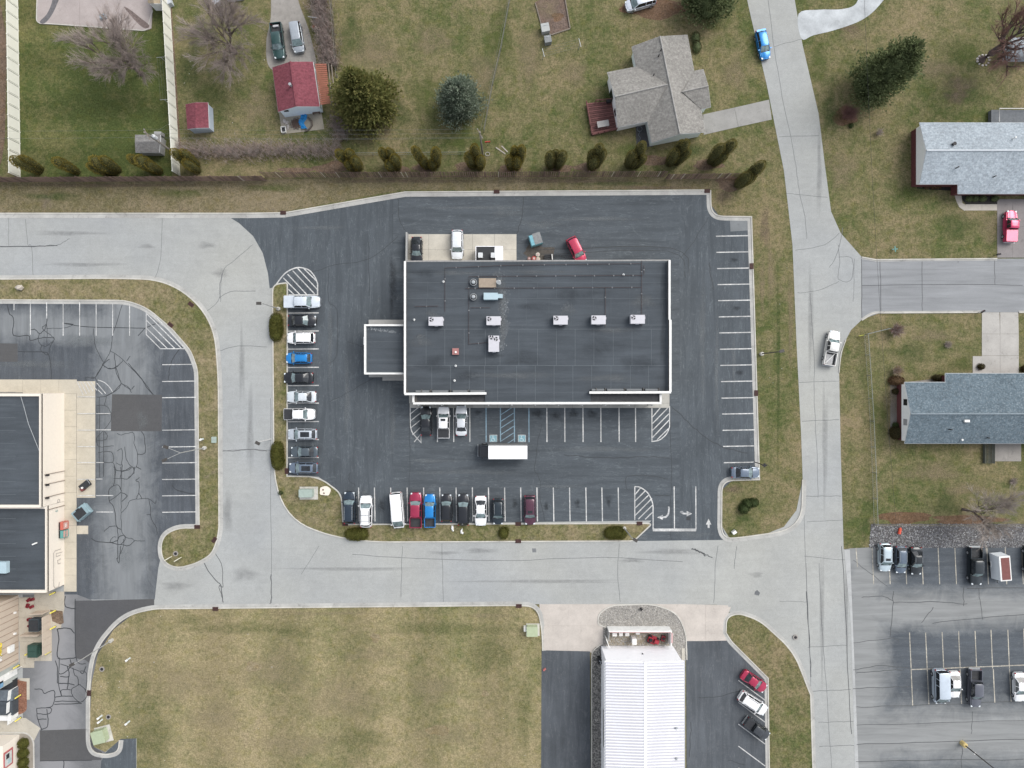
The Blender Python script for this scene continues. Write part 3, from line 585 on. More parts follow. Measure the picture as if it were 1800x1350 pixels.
cracks(road, [[(0, 433), (60, 433), (100, 431), (122, 419)], [(15, 382), (15, 432)], [(45, 385), (49, 430), (55, 433), (58, 485)], [(285, 378), (283, 450), (273, 489)], [(444, 430), (415, 455), (392, 478), (384, 528), (357, 550)], [(385, 525), (405, 513), (450, 512)], [(390, 480), (386, 505), (388, 530)], [(385, 617), (420, 608), (470, 610)],
    [(390, 793), (440, 790), (478, 792)], [(476, 700), (476, 860), (477, 1060)], [(560, 960), (530, 1010)], [(707, 960), (705, 1050)], [(777, 955), (779, 1062)], [(1088, 955), (1086, 1010), (1090, 1058)], [(1262, 960), (1258, 990), (1255, 1060)], [(1295, 960), (1290, 1000)], [(620, 975), (760, 983), (900, 985), (1060, 980), (1200, 988)],
    [(1350, 0), (1362, 90), (1375, 170), (1390, 240), (1400, 300), (1405, 338), (1415, 380), (1418, 420)], [(1360, 82), (1410, 68)], [(1370, 240), (1440, 238)], [(1382, 340), (1455, 347)], [(1398, 440), (1450, 430), (1475, 410)], [(1402, 515), (1440, 510), (1475, 495)], [(1424, 515), (1428, 580), (1432, 640), (1431, 690), (1436, 800), (1438, 875)], [(1405, 672), (1475, 670)], [(1410, 740), (1475, 738)], [(1412, 872), (1478, 872)], [(1418, 917), (1482, 914)], [(1412, 870), (1417, 1000), (1424, 1160), (1425, 1220)], [(1440, 990), (1445, 1100), (1452, 1200), (1462, 1350)], [(1414, 978), (1490, 985)], [(1420, 1138), (1490, 1134)], [(1425, 1215), (1495, 1212)], [(1420, 1058), (1370, 1057)],
    [(1474, 430), (1476, 460), (1474, 490), (1496, 492), (1498, 455), (1474, 452)], [(1502, 455), (1500, 530)], [(1482, 400), (1470, 450), (1458, 470)], [(1438, 1270), (1500, 1268)], [(1440, 1312), (1502, 1310)]], .075, CRK2, .024, 'crack', 6, .06)
cracks(road, [[(0, 433), (60, 433), (100, 431)], [(390, 793), (415, 792), (440, 790), (470, 793)], [(1416, 990), (1420, 1080), (1424, 1140)], [(1418, 1040), (1422, 1120), (1426, 1190)], [(1480, 960), (1487, 1100), (1492, 1200), (1497, 1290)], [(355, 985), (375, 1015), (388, 1030), (392, 1060)], [(374, 965), (388, 990), (392, 1030), (385, 1030), (390, 1050)], [(476, 1010), (477, 1050), (474, 1062)], [(268, 1000), (268, 1052)], [(210, 1018), (222, 1052)]], .11, CRK, .0255, 'crack', 7, .08)
for i, (x, y, a, b) in enumerate([(258, 434, 9, 3), (363, 432, 11, 4), (846, 968, 10, 3)]): pass
cracks(street, [[(1547, 456), (1549, 549)], [(1621, 457), (1621, 547)], [(1748, 456), (1749, 500)], [(1684, 457), (1684, 462)], [(1515, 502), (1640, 500), (1798, 501)], [(1514, 455), (1515, 560)]], .09, CRK, .031, 'crack', 8, .05)
cracks(lot, [[(530, 485), (590, 465), (650, 455), (700, 415)], [(648, 425), (649, 500), (650, 520)], [(578, 470), (578, 530), (592, 545), (592, 620), (578, 640)], [(610, 600), (640, 610), (668, 614)], [(580, 706), (620, 685), (670, 655)], [(920, 345), (918, 380), (909, 410)], [(1245, 382), (1235, 400), (1215, 430), (1198, 452)], [(1180, 715), (1210, 742), (1235, 765), (1270, 785), (1315, 797)], [(1177, 730), (1179, 780), (1181, 830), (1179, 880), (1180, 950)], [(952, 745), (944, 790), (940, 825), (948, 840), (950, 880), (958, 915)], [(992, 800), (1030, 803), (1080, 805), (1140, 803), (1178, 805)], [(1102, 860), (1102, 838), (1140, 836), (1175, 842)], [(720, 718), (720, 860)], [(615, 830), (614, 845), (625, 853)], [(1247, 462), (1250, 490), (1255, 510)], [(1150, 870), (1178, 872)], [(940, 440), (1180, 436), (1212, 485)], [(950, 447), (1175, 442), (1205, 488)], [(700, 350), (702, 385), (712, 405)]], .085, TAR, .036, 'crack_sealant', 9, .10)
cracks(yard, [[(1500, 1130), (1570, 1122), (1580, 1130)], [(1570, 1040), (1569, 1075), (1565, 1120)], [(1570, 1058), (1650, 1058), (1700, 1062)], [(1515, 1050), (1550, 1048), (1570, 1056)], [(1694, 1032), (1694, 1065)], [(1720, 1035), (1727, 1090)], [(1640, 1068), (1620, 1095)], [(1500, 1178), (1550, 1170), (1600, 1175)], [(1505, 1183), (1545, 1180), (1590, 1177)], [(1500, 1210), (1600, 1207)], [(1505, 1243), (1600, 1240), (1800, 1232)], [(1505, 1275), (1620, 1272), (1800, 1266)], [(1505, 1308), (1640, 1304), (1800, 1300)], [(1505, 1338), (1800, 1335)], [(1692, 1300), (1690, 1350)], [(1710, 1250), (1708, 1290)], [(1500, 985), (1560, 1030)], [(1640, 1095), (1740, 1085), (1800, 1080)], [(1700, 1035), (1800, 1033)]], .09, CRK, .040, 'crack', 10, .10)
cracks(side_e, [[(1228, 1226), (1262, 1225), (1300, 1215)], [(1215, 1270), (1212, 1330)], [(1280, 1336), (1310, 1345)]], .08, TAR, .036, 'crack_sealant', 12)
sheet('asphalt_patch', [(1283, 384), (1316, 382), (1316, 405), (1284, 407)], .034, concrete('patch_concrete', (.17, .18, .185)), lot)
flatpoly([(1207, 908), (1214, 908), (1213.5, 915), (1206, 914)], lot, .036, TAR, 'asphalt_patch')
cracks(road, [[(1215, 965), (1222, 966), (1232, 971), (1241, 975), (1253, 980)], [(1222, 967), (1230, 969), (1240, 977)]], .15, CRK, .0262, 'crack_sealant', 33, .12)
flatpoly([(935, 964), (942, 964), (943, 971), (936, 971)], road, .0255, M('utility_cover', (.16, .165, .17)), 'utility_cover')
flatpoly([(1327, 1040), (1331, 1037), (1336, 1042), (1334, 1047), (1326, 1045)], road, .0255, M('oil_stain', (.12, .125, .13)), 'stain')

# soft-edged wear on the paving and patches of greener or drier turf
WD = decal_mat('road_wear', (.15, .153, .155), .33, .9); WL = decal_mat('dust_wear', (.19, .205, .21), .42, .7); OIL = decal_mat('oil_wear', (.030, .032, .035), .55, 1.2)
for k, (x, y, rx, ry) in enumerate([(258, 433, 16, 5), (363, 431, 18, 7), (846, 968, 34, 5), (780, 972, 30, 4), (1330, 1010, 14, 6), (400, 900, 10, 40), (440, 760, 7, 90), (425, 640, 6, 70), (120, 410, 70, 5), (150, 465, 80, 4), (620, 1000, 130, 4), (960, 1022, 160, 4), (1180, 970, 60, 6), (1440, 300, 5, 90), (1425, 560, 6, 100), (1450, 780, 6, 120), (1445, 1080, 5, 130), (1488, 1060, 4, 120), (388, 480, 16, 10), (1110, 985, 25, 5), (430, 1010, 26, 14), (310, 1030, 30, 9)]): decal('stain', x, y, rx, ry, .0268 + .0002 * (k % 5), WD, road, k)
for k, (x, y, rx, ry) in enumerate([(700, 523, 10, 5), (665, 528, 6, 7), (560, 400, 60, 4), (850, 365, 120, 4), (1050, 385, 90, 5), (610, 700, 6, 80), (690, 740, 6, 60), (580, 600, 5, 90), (1235, 600, 6, 140), (1260, 660, 4, 120), (820, 830, 110, 5), (1060, 790, 100, 6), (760, 810, 50, 4), (950, 395, 36, 9), (1290, 640, 4, 60), (640, 865, 6, 6), (815, 850, 10, 5), (660, 880, 8, 7), (890, 375, 30, 8), (1215, 940, 40, 8), (1130, 945, 14, 5), (980, 855, 60, 3)]): decal('stain', x, y, rx, ry, .0312 + .0002 * (k % 6), WL, lot, 40 + k)
for k, (x, y, rx, ry) in enumerate([(945, 728, 12, 9), (977, 730, 12, 9), (1008, 727, 10, 9), (1040, 728, 11, 9), (840, 725, 8, 6), (1070, 880, 6, 12), (1015, 885, 6, 10), (960, 890, 5, 10), (670, 890, 7, 14), (905, 885, 6, 10), (1290, 457, 8, 5), (1295, 542, 8, 5), (1300, 655, 8, 5), (540, 546, 9, 3), (980, 452, 30, 7), (700, 620, 10, 60), (690, 500, 8, 60)]): decal('stain', x, y, rx, ry, .0328 + .0002 * (k % 6), OIL, lot, 80 + k)
for k, (x, y, rx, ry) in enumerate([(128, 1000, 6, 30), (220, 980, 20, 26), (60, 640, 90, 8), (200, 850, 10, 60), (150, 600, 60, 12), (250, 740, 12, 20)]): decal('stain', x, y, rx, ry, .0345, WL, wlot, 110 + k)
GRN_ = decal_mat('green_turf', (.064, .092, .030), .6, .8); GRN2 = decal_mat('bright_turf', (.085, .110, .032), .65, .9); TAN_ = decal_mat('dry_turf', (.235, .19, .12), .6, .7); BRN_ = decal_mat('worn_turf', (.165, .125, .09), .65, .7)
for k, (x, y, rx, ry) in enumerate([(335, 120, 24, 50), (370, 165, 34, 26), (350, 60, 16, 40), (1135, 110, 30, 26), (1072, 150, 26, 30), (750, 170, 34, 44), (700, 200, 30, 24), (555, 40, 18, 50), (1035, 210, 18, 14), (1100, 262, 40, 14), (1220, 262, 30, 14), (1690, 90, 40, 26), (1700, 170, 40, 18), (1440, 110, 16, 50), (1460, 200, 18, 40), (1600, 340, 44, 22), (1680, 395, 40, 30), (1545, 740, 22, 60), (1600, 620, 40, 20), (1690, 640, 26, 14), (1665, 885, 26, 30), (1310, 210, 24, 16), (1368, 640, 4, 210), (1376, 1270, 9, 80), (1372, 1190, 14, 20), (880, 60, 26, 60), (620, 60, 24, 50), (820, 250, 60, 12), (1780, 60, 30, 26), (320, 340, 60, 10), (90, 345, 60, 8), (480, 330, 60, 9), (1080, 322, 80, 6), (540, 900, 18, 16), (1305, 910, 20, 14), (300, 960, 20, 12), (1520, 930, 10, 24)]): decal('turf_patch', x, y, rx, ry, .0185 + .0003 * (k % 9), (GRN_, GRN2)[k % 2], ground, 150 + k)
for k, (x, y, rx, ry) in enumerate([(660, 90, 44, 34), (760, 70, 40, 30), (850, 130, 30, 40), (930, 100, 24, 60), (1010, 130, 26, 26), (1290, 130, 24, 30), (450, 190, 30, 44), (1500, 60, 30, 16), (1640, 120, 44, 20), (1480, 300, 30, 40), (1740, 400, 20, 34), (1570, 700, 18, 34), (1640, 830, 60, 22), (1700, 860, 50, 12), (1355, 480, 8, 60), (1390, 560, 6, 100), (1340, 500, 6, 60), (960, 15, 30, 20), (420, 30, 30, 20), (1640, 590, 40, 14)]): decal('turf_patch', x, y, rx, ry, .0215 + .0003 * (k % 9), TAN_, ground, 220 + k)
for k, (x, y, rx, ry) in enumerate([(1690, 150, 36, 22), (1680, 170, 26, 14), (1495, 50, 24, 10), (1345, 400, 10, 40), (700, 318, 160, 5), (1000, 318, 160, 5), (200, 326, 200, 4), (1270, 345, 18, 16), (540, 870, 30, 6), (1290, 860, 20, 8), (330, 555, 16, 9), (300, 560, 12, 8), (1150, 330, 90, 4)]): decal('turf_patch', x, y, rx, ry, .0245 + .0003 * (k % 9), BRN_, ground, 260 + k)
FG = decal_mat('field_green', (.125, .138, .055), .42, .5); FT = decal_mat('field_dry', (.275, .23, .145), .45, .5)
for k, (x, y, rx, ry) in enumerate([(520, 1110, 40, 14), (420, 1105, 120, 12), (780, 1105, 130, 14), (860, 1150, 50, 30), (200, 1180, 22, 50), (920, 1250, 16, 80), (270, 1300, 40, 40), (640, 1300, 60, 20), (180, 1100 + 60, 12, 30), (330, 1090, 40, 14)]): decal('turf_patch', x, y, rx, ry, .0105 + .0003 * k, FG, ground, 300 + k)
for k, (x, y, rx, ry) in enumerate([(480, 1180, 80, 40), (600, 1230, 90, 40), (320, 1200, 60, 40), (760, 1210, 50, 30), (520, 1310, 90, 24), (790, 1290, 60, 24), (380, 1260, 60, 30), (660, 1150, 60, 16), (860, 1082, 60, 5), (560, 1078, 120, 4)]): decal('turf_patch', x, y, rx, ry, .014 + .0003 * k, FT, ground, 320 + k)
# ---------------------------------------------------------------- buildings
MEMB = asphalt('roof_membrane', (.056, .065, .074), .16, 'h', .10, light=(.14, .15, .16), lightamt=.16)
SEAM = M('roof_seam', (.105, .121, .133), .85, .2); FLASH = M('roof_flashing', (.10, .095, .088), .8, .25)
CREAM = M('cream_stucco', (.67, .61, .53), .8, .05); GWALL = M('grey_block', (.30, .30, .29), .85, .1)
WHITEM = M('white_metal', (.80, .80, .82), .45, .05); DARKW = M('dark_panel', (.03, .032, .035), .6)

def rect(x0, y0, x1, y1, z):        # photo rectangle at height z -> world poly
    return [P2(x0, y1, z), P2(x1, y1, z), P2(x1, y0, z), P2(x0, y0, z)]
def bar(mb, a, b, w, z0, z1):       # upright wall between two photo points taken at height z1
    A, B = Vector(P2(a[0], a[1], z1)), Vector(P2(b[0], b[1], z1)); d = B - A; c = (A + B) / 2
    mb.box((c.x, c.y, (z0 + z1) / 2), (d.length, w, z1 - z0), math.atan2(d.y, d.x))

# --- the flat-roofed shop in the middle
ZR, ZP = 5.0, 5.85
shop = thing('commercial_building', 'large flat dark roofed building with white edged parapets in the middle of the car park', 'building', P(945, 580))
def ab(o): o.parent = shop; o.matrix_parent_inverse = Matrix.Translation(-Vector(shop.location)); return o
mb = MB(); mb.prism(rect(714, 460, 1175, 692, ZR), 0, ZR - .1); mb.prism(rect(727, 692.2, 1162, 706, 4.75), 3.0, 4.75 - .1); mb.prism(rect(733, 692.5, 1160, 696, 4.0), 0, 2.99)
ab(mb.build('wall', CREAM))
ab(MB().prism(rect(712, 459, 1177, 692, ZR), ZR - .1, ZR).build('roof_deck', SEAM))
ab(MB().prism(rect(727, 692.4, 1162, 707, 4.8), 4.65, 4.8).build('canopy_deck', FLASH))
# membrane sheets laid in courses
BOXM = MB().box((0, 0, 0), (1, 1, 1)).mesh('roof_sheet', MEMB)
rows = [(461, 481, [715, 780, 845, 912, 977, 1041, 1108, 1172]), (481.6, 496, [715, 782, 846, 912, 978, 1041.5, 1107, 1172]), (496.6, 524, [715, 752, 785, 827, 880, 912, 945, 978, 1011, 1041.5, 1107, 1172]), (524.7, 571, [715, 750, 782, 826, 880, 925, 965, 1004, 1043, 1074, 1107, 1140, 1172]),
        (571.7, 578, [715, 785, 852, 918, 985, 1044, 1110, 1172]), (579, 642, [715, 749, 782, 816, 853, 879, 912, 945, 978, 1011, 1044, 1078, 1111, 1145, 1172]), (643, 689, [715, 759, 792, 825, 852, 875, 908, 941, 974, 1007, 1040, 1074, 1108, 1140, 1172])]
for y0, y1, xs in rows:
    faint = y1 < 579
    for i in range(len(xs) - 1):
        g = .18 if faint else .42
        a, b = P2(xs[i] + g, y1, ZR), P2(xs[i+1] - g, y0, ZR)
        o = link('roof_sheet', BOXM); o.location = ((a[0]+b[0])/2, (a[1]+b[1])/2, ZR + .006); o.scale = (b[0]-a[0], b[1]-a[1], .016); ab(o)
xs = [852, 875, 908, 941, 974, 1007, 1038]
for i in range(len(xs) - 1):
    a, b = P2(xs[i] + .4, 705.5, ZR), P2(xs[i+1] - .4, 689.5, ZR)
    o = link('roof_sheet', BOXM); o.location = ((a[0]+b[0])/2, (a[1]+b[1])/2, ZR + .006); o.scale = (b[0]-a[0], b[1]-a[1], .016); ab(o)
a, b = P2(853, 707, ZR), P2(1038, 692, ZR)
ab(MB().prism([(a[0], a[1]), (b[0], a[1]), (b[0], b[1] - .01), (a[0], b[1] - .01)], ZR - .12, ZR - .002).build('roof_deck', SEAM))
for x0, x1 in ((733, 854), (1038, 1160)):
    ab(MB().prism(rect(x0, 693, x1, 705.5, 4.8), 4.8, 4.83).build('roof_sheet', M('gutter_roof', (.050, .052, .055), .85, .4)))
# parapets (white caps on dark inner faces)
for a, b, w in (((711.8, 459), (711.8, 692), .26), ((1177, 457), (1177, 562), .26), ((1178.5, 562), (1178.5, 689), .30), ((711, 692.5), (855, 691.5), .30), ((1036, 690), (1179.6, 689.5), .30)):
    mb = MB(); bar(mb, a, b, w, ZR - .05, ZP - .05); ab(mb.build('parapet', FLASH)); cap = MB(); bar(cap, a, b, w + .06, ZP - .05, ZP + RND.random() * .006); ab(cap.build('parapet_cap', WHITE))
mb = MB()
for a, b, w in (((726, 709), (1163, 708.5), .34), ((726.5, 694), (726.5, 706.8), .32), ((1161.5, 693), (1161.5, 706.4), .32)): mb = MB(); bar(mb, a, b, w, 3.2, 5.15); ab(mb.build('canopy_fascia', WHITE))
mb = MB(); bar(mb, (712, 459.2), (1176, 457.4), .22, ZR - .3, ZR + .07); ab(mb.build('gutter', M('gutter_metal', (.27, .265, .255), .5, .3)))
mb = MB()
for x in (716, 741, 757, 792, 823, 1048, 1064, 1098, 1131, 1158): y = 688 if x < 900 else 685.5; a = P2(x, y, 5.4); ab(MB().box((a[0], a[1], 5.3), (.12, .6, .55)).build('parapet_brace', FLASH))
for x0, x1 in ((731, 755), (760, 788), (796, 822), (827, 852), (1040, 1062), (1067, 1096), (1101, 1128), (1134, 1156)):
    y = 688.6 if x0 < 900 else 686
    ab(MB().prism(rect(x0, y - 2.5, x1, y + 1, 5.3), 5.02, 5.5).build('parapet_panel', M('panel_back', (.17, .18, .185), .7)))
cpm = MB().cyl((0, 0, .1), .09, 3.1, 8).mesh('canopy_post', WHITE)
for x in range(740, 1160, 40): a = P2(x, 712.5, 0); ab(link('canopy_post', cpm, None, (a[0], a[1] + .1, 0)))
ab(MB().prism(rect(740, 693, 1150, 697.5, 2.5), .6, 2.6).build('shop_window', DGLASS))
# side wing
wing = thing('side_annex', 'small square white edged annex with dark roof on the left of the large building', 'building', P(676, 613))
def aw(o): o.parent = wing; o.matrix_parent_inverse = Matrix.Translation(-Vector(wing.location)); return o
ZA = 3.9
aw(MB().prism(rect(644, 571, 709.3, 655, ZA), 0.02, ZA - .1).build('wall', CREAM)); aw(MB().prism(rect(642, 570, 709.5, 656, ZA), ZA - .1, ZA).build('roof_deck', SEAM))
for y0, y1 in ((573, 600.4), (601, 632.6), (633.2, 653)):
    a, b = P2(645, y1, ZA), P2(709, y0, ZA); o = link('roof_sheet', BOXM); o.location = ((a[0]+b[0])/2, (a[1]+b[1])/2, ZA + .008); o.scale = (b[0]-a[0], b[1]-a[1], .016); aw(o)
for a, b in (((641.5, 573), (641.5, 655)), ((640, 571.5), (709, 571.5)), ((640, 656.5), (709, 656.5))): mb = MB(); bar(mb, a, b, .28, ZA - .3, ZA + .42); aw(mb.build('parapet', WHITE))
mb = MB(); mb.prism(rect(648, 562, 709, 571, 1.2), .02, 1.2); aw(mb.build('loading_ledge', GWALL))
aw(MB().prism(rect(648, 655, 709, 663, 1.0), .02, .9).build('loading_step', GWALL)); aw(MB().prism(rect(672, 663, 709, 669, .6), .02, .5).build('loading_step', GWALL))
aw(MB().prism(rect(638.5, 592, 641.5, 606, 2.4), 1.4, 2.4).build('menu_box', WHITE))
slabs('sidewalk', [[(720 + 22*i, 709), (742 + 22*i, 709), (742 + 22*i, 717), (720 + 22*i, 717)] for i in range(20)] + [[(1160, 709), (1177, 709), (1177, 717), (1160, 717)], [(1163, 690), (1177, 690), (1177, 709), (1163, 709)], [(719, 690), (727, 690), (727, 709), (719, 709)]], concrete('shop_walk', (.36, .35, .32)), .12)
slabs('loading_dock', [[(x, y), (x + 38.6, y), (x + 38.6, y + 27), (x, y + 27)] for x in (715, 753.6, 792.2, 830.8, 869.4) for y in (411.5, 438.5)] + [[(x, 465.5), (x + 38.6, 465.5), (x + 38.6, 474), (x, 474)] for x in (715, 753.6, 792.2, 830.8, 869.4)], WALK, .045)
mb = MB(); bar(mb, (714.5, 408), (714, 468), .25, .02, 1.5)
tag(mb.build('dock_wall', GWALL), 'low grey concrete wall along the left edge of the beige loading slab', 'wall')
# walk-in cooler on the dock
q = thing('cooler_box', 'white walk-in cooler with half dark roof standing on the loading slab', 'cooler', P(863, 455))
for nm_, x0, x1, mt in (('dark_section', 837, 869, DARKW), ('white_section', 869.5, 884, WHITEM)):
    o = MB().prism(rect(x0, 433.5, x1, 470, 2.7), .05, 2.7).build(nm_, mt); o.parent = q; o.matrix_parent_inverse = Matrix.Translation(-Vector(q.location))
for a, b in (((836.5, 434), (836.5, 470)), ((836.2, 433), (884, 433))):
    mb = MB(); bar(mb, a, b, .1, .05, 2.82); o = mb.build('trim', WHITEM); o.parent = q; o.matrix_parent_inverse = Matrix.Translation(-Vector(q.location))
for x, nm_ in ((844.8, 'first'), (867, 'second')):
    t = thing('cooler_condenser', 'light grey condenser unit on the ' + ('dark roof of the cooler' if nm_ == 'first' else 'seam between the dark and white cooler roofs'), 'condenser', P(x, 451.5, 2.7))
    MB().box((0, .15, .35), (.72, .8, .6)).build('casing', M('condenser_grey', (.55, .57, .58), .5), t); MB().box((0, -.45, .25), (.66, .35, .4)).build('coil', BLACK, t)

# --- rooftop plant
UNIT = M('unit_lilac', (.48, .475, .50), .5, .06)
def fan(mb, cx, cy, z, r, sd):
    mb.cm = 1; mb.cyl((cx, cy, z), r, .03, 16); mb.cm = 0
    for k in range(3):
        a = k * 2*PI/3 + sd; pts = [(cx + r*.15*math.cos(a-.6), cy + r*.15*math.sin(a-.6)), (cx + r*.92*math.cos(a-.32), cy + r*.92*math.sin(a-.32)), (cx + r*.92*math.cos(a+.42), cy + r*.92*math.sin(a+.42)), (cx + r*.15*math.cos(a+.5), cy + r*.15*math.sin(a+.5))]
        mb.prism(pts, z + .04, z + .06)
    mb.cyl((cx, cy, z + .03), r * .2, .06, 8)
def rtu(x, y, label, L=2.15, Wd=1.3, big=False):
    z = ZR + .02; t = thing('rooftop_unit', label, 'air conditioner', P(x, y, z), 0, 'lilac grey air conditioners on the flat roof')
    MB().box((0, 0, .08), (L * .96, Wd * .94, .16)).build('curb_frame', FLASH, t)
    m = MB().box((0, 0, .66), (L, Wd, 1.0)); m.box((L*.02, -Wd*.5 - .05, .45), (.5, .1, .4)); m.box((L*.5 + .06, Wd*.2, .7), (.14, .35, .5)); m.build('casing', UNIT, t)
    MB().box((0, 0, 1.175), (L + .05, Wd + .05, .03)).build('lid', UNIT, t)
    for k, (fx, fy) in enumerate(((-L*.24, Wd*.40), (L*.20, Wd*.30)) if big else ((-L*.31, Wd*.20),)):
        f = MB(); fan(f, fx, fy, 1.19, .34 if not big else .33, k * .8 + x); f.build('fan', [UNIT, BLACK], t)
    return t
rtu(767.5, 566, 'grey air conditioner with one fan, leftmost of the roof row'); rtu(868, 565, 'grey air conditioner beside the white roof stain, above the two fan unit'); rtu(984.5, 564, 'grey air conditioner on the roof, third from the left in the row')
rtu(1050.5, 563.5, 'grey air conditioner on the roof, second from the right in the row'); rtu(1118.5, 562.5, 'grey air conditioner nearest the right parapet of the dark roof')
rtu(868.5, 605, 'tall grey air conditioner with two fans below the others on the roof', 1.6, 2.45, True)
DUCT = M('pale_blue_metal', (.36, .46, .50), .4, .08)
t = thing('air_handler', 'pale blue rectangular air handler near the white roof stain', 'air handler', P(867, 522, ZR + .02))
MB().box((-.35, 0, .5), (2.2, 1.05, .95)).build('casing', DUCT, t); MB().box((1.12, .05, .42), (.74, .62, .7)).build('outlet', DUCT, t); MB().box((0, 0, .05), (2.6, .8, .1)).build('skid', FLASH, t)
for y, lb in ((497, 'round roof exhaust fan beside the tan hatch'), (522.5, 'round roof exhaust fan beside the pale blue air handler')):
    t = thing('exhaust_fan', lb, 'exhaust fan', P(832.5, y, ZR + .02))
    MB().cyl((0, 0, 0), .5, .3, 16).build('base', FLASH, t); MB().tube([(0, 0, .3), (0, 0, .42), (0, 0, .5)], [.56, .56, .40], 18).build('shroud', BLACK, t)
    MB().tube([(0, 0, .5), (0, 0, .8), (0, 0, .9)], [.32, .30, .18], 16).build('hood', STEEL, t)
    m = MB(); m.tube([(.5 * math.cos(a), .5 * math.sin(a), .45) for a in [2*PI*i/18 for i in range(19)]], .05, 6); m.build('rim', STEEL, t)
t = thing('roof_hatch', 'flat tan plywood roof cover between a round fan and a satellite dish', 'roof cover', P(857, 497.5, ZR + .02))
MB().box((0, 0, .1), (2.6, 1.4, .16)).build('curb_frame', FLASH, t); MB().box((0, 0, .22), (2.7, 1.45, .07)).build('cover', M('plywood', (.30, .245, .19), .85, .2), t)
t = thing('satellite_dish', 'white satellite dish at the right end of the tan roof cover', 'satellite dish', P(878, 495.5, ZR + .02))
MB().cyl((0, 0, 0), .05, .7, 8).build('mast', STEEL, t); MB().tube([(0, 0, .6), (-.03, -.05, .72), (-.12, -.2, .86)], [.05, .28, .44], 14).build('dish', WHITE, t); MB().tube([(0, 0, .7), (.3, .2, .95)], .03, 5).build('feed_arm', STEEL, t)
t = thing('roof_box', 'small pink square box on the roof below the leftmost air conditioner', 'vent box', P(801, 618, ZR + .02))
MB().box((0, 0, .2), (1.0, 1.0, .4)).build('casing', M('faded_red', (.34, .16, .15), .8, .2), t); MB().cyl((.05, -.1, .4), .17, .15, 10).build('cap', WHITE, t)
for i, (x, y, lb) in enumerate(((779.5, 495, 'upper left of the roof'), (799, 669, 'lower left roof above the front parapet'), (801, 643, 'below the pink box'), (728, 562, 'near the left parapet'), (1096, 483, 'on the right of the roof'))):
    t = thing('roof_vent', 'small white pipe vent ' + lb, 'roof vent', P(x, y, ZR + .02)); MB().tube([(0, 0, 0), (0, 0, .08), (0, 0, .1), (0, 0, .45)], [.18, .18, .08, .08], 10).build('stack', WHITE, t); MB().cyl((0, 0, .45), .11, .05, 10).build('cap', STEEL, t)
GASP = M('gas_pipe', (.060, .038, .036), .6, .3)
def pipe(pts, step=2.9):
    m = MB(); w = [P(x, y, ZR + .16) for x, y in pts]; m.tube(w, .034, 6); ab(m.build('gas_pipe', GASP)); s = MB()
    for i in range(len(w) - 1):
        a, b = Vector(w[i]), Vector(w[i+1]); n = max(1, int((b-a).length / step))
        for k in range(n): c = a + (b-a) * (k + .5) / n; s.box((c.x, c.y, ZR + .07), (.16, .16, .13)); s.cm = 0
    ab(s.build('pipe_support', STEEL))
for pl in ([(782, 548), (782, 471), (900, 466), (1128, 463.5)], [(824, 605), (824, 486), (1130, 484)], [(818, 507), (1128, 505)], [(1128, 458), (1128, 574)], [(1064, 505), (1064, 575)], [(1132, 466), (1132, 482)], [(824, 605), (858, 602)], [(729, 539), (770, 538)], [(827, 541), (862, 541)]): pipe(pl)
# chalky white run-off stain and debris patch on the roof
STN = NT('roof_stain'); f_ = STN.ramp(STN.noise(1.6, 6, .8, dist=1.0), [(.46, .05), (.66, .30)])
ROOFST = STN.out(f_, .9, .2)
def speck(region, n, seed, mat, z, r0, r1, nm_, par):
    r = random.Random(seed); m = MB()
    for i in range(n):
        t_ = r.random(); k = min(int(t_ * (len(region) - 1)), len(region) - 2); u = t_ * (len(region) - 1) - k
        x = region[k][0] + (region[k+1][0] - region[k][0]) * u + r.gauss(0, region[k][2]); y = region[k][1] + (region[k+1][1] - region[k][1]) * u + r.gauss(0, region[k][2] * .7)
        c = P2(x, y, z); q = r.uniform(r0, r1); a0 = r.uniform(0, 6)
        m.add([(c[0] + q * r.uniform(.5, 1.2) * math.cos(a0 + a), c[1] + q * r.uniform(.6, 1.8) * math.sin(a0 + a), z + .016 + .003 * r.random()) for a in (0, 1.2, 2.5, 3.8, 5)], [(0, 1, 2, 3, 4)])
    o = m.build(nm_, mat, kind='stuff'); return ab(o) if par else o
CHALK = M('chalk_mark', (.20, .215, .225), .9, .35, 1.5); CHALK2 = M('chalk_faint', (.095, .105, .114), .9, .35, 1.5)
speck([(878, 478, 5), (880, 500, 5), (884, 520, 4), (886, 540, 4), (884, 560, 4), (890, 572, 3), (884, 590, 3), (882, 614, 2)], 420, 3, CHALK2, ZR, .06, .22, 'chalk_stain', True)
speck([(880, 505, 3), (885, 530, 3), (886, 545, 2.5), (884, 556, 3), (884, 575, 3), (883, 613, 1.5)], 240, 4, CHALK, ZR, .03, .10, 'chalk_stain', True)
speck([(766, 553, 4), (770, 560, 6)], 60, 5, CHALK2, ZR, .04, .12, 'chalk_stain', True); speck([(990, 548, 3), (1000, 535, 4), (985, 552, 6)], 70, 6, CHALK2, ZR, .03, .11, 'chalk_stain', True); speck([(1120, 547, 5), (1135, 550, 5)], 60, 7, CHALK2, ZR, .03, .1, 'chalk_stain', True)
aw(speck([(652, 577, 2), (672, 581, 2), (700, 585, 5)], 60, 8, CHALK, ZA, .04, .12, 'chalk_stain', False))

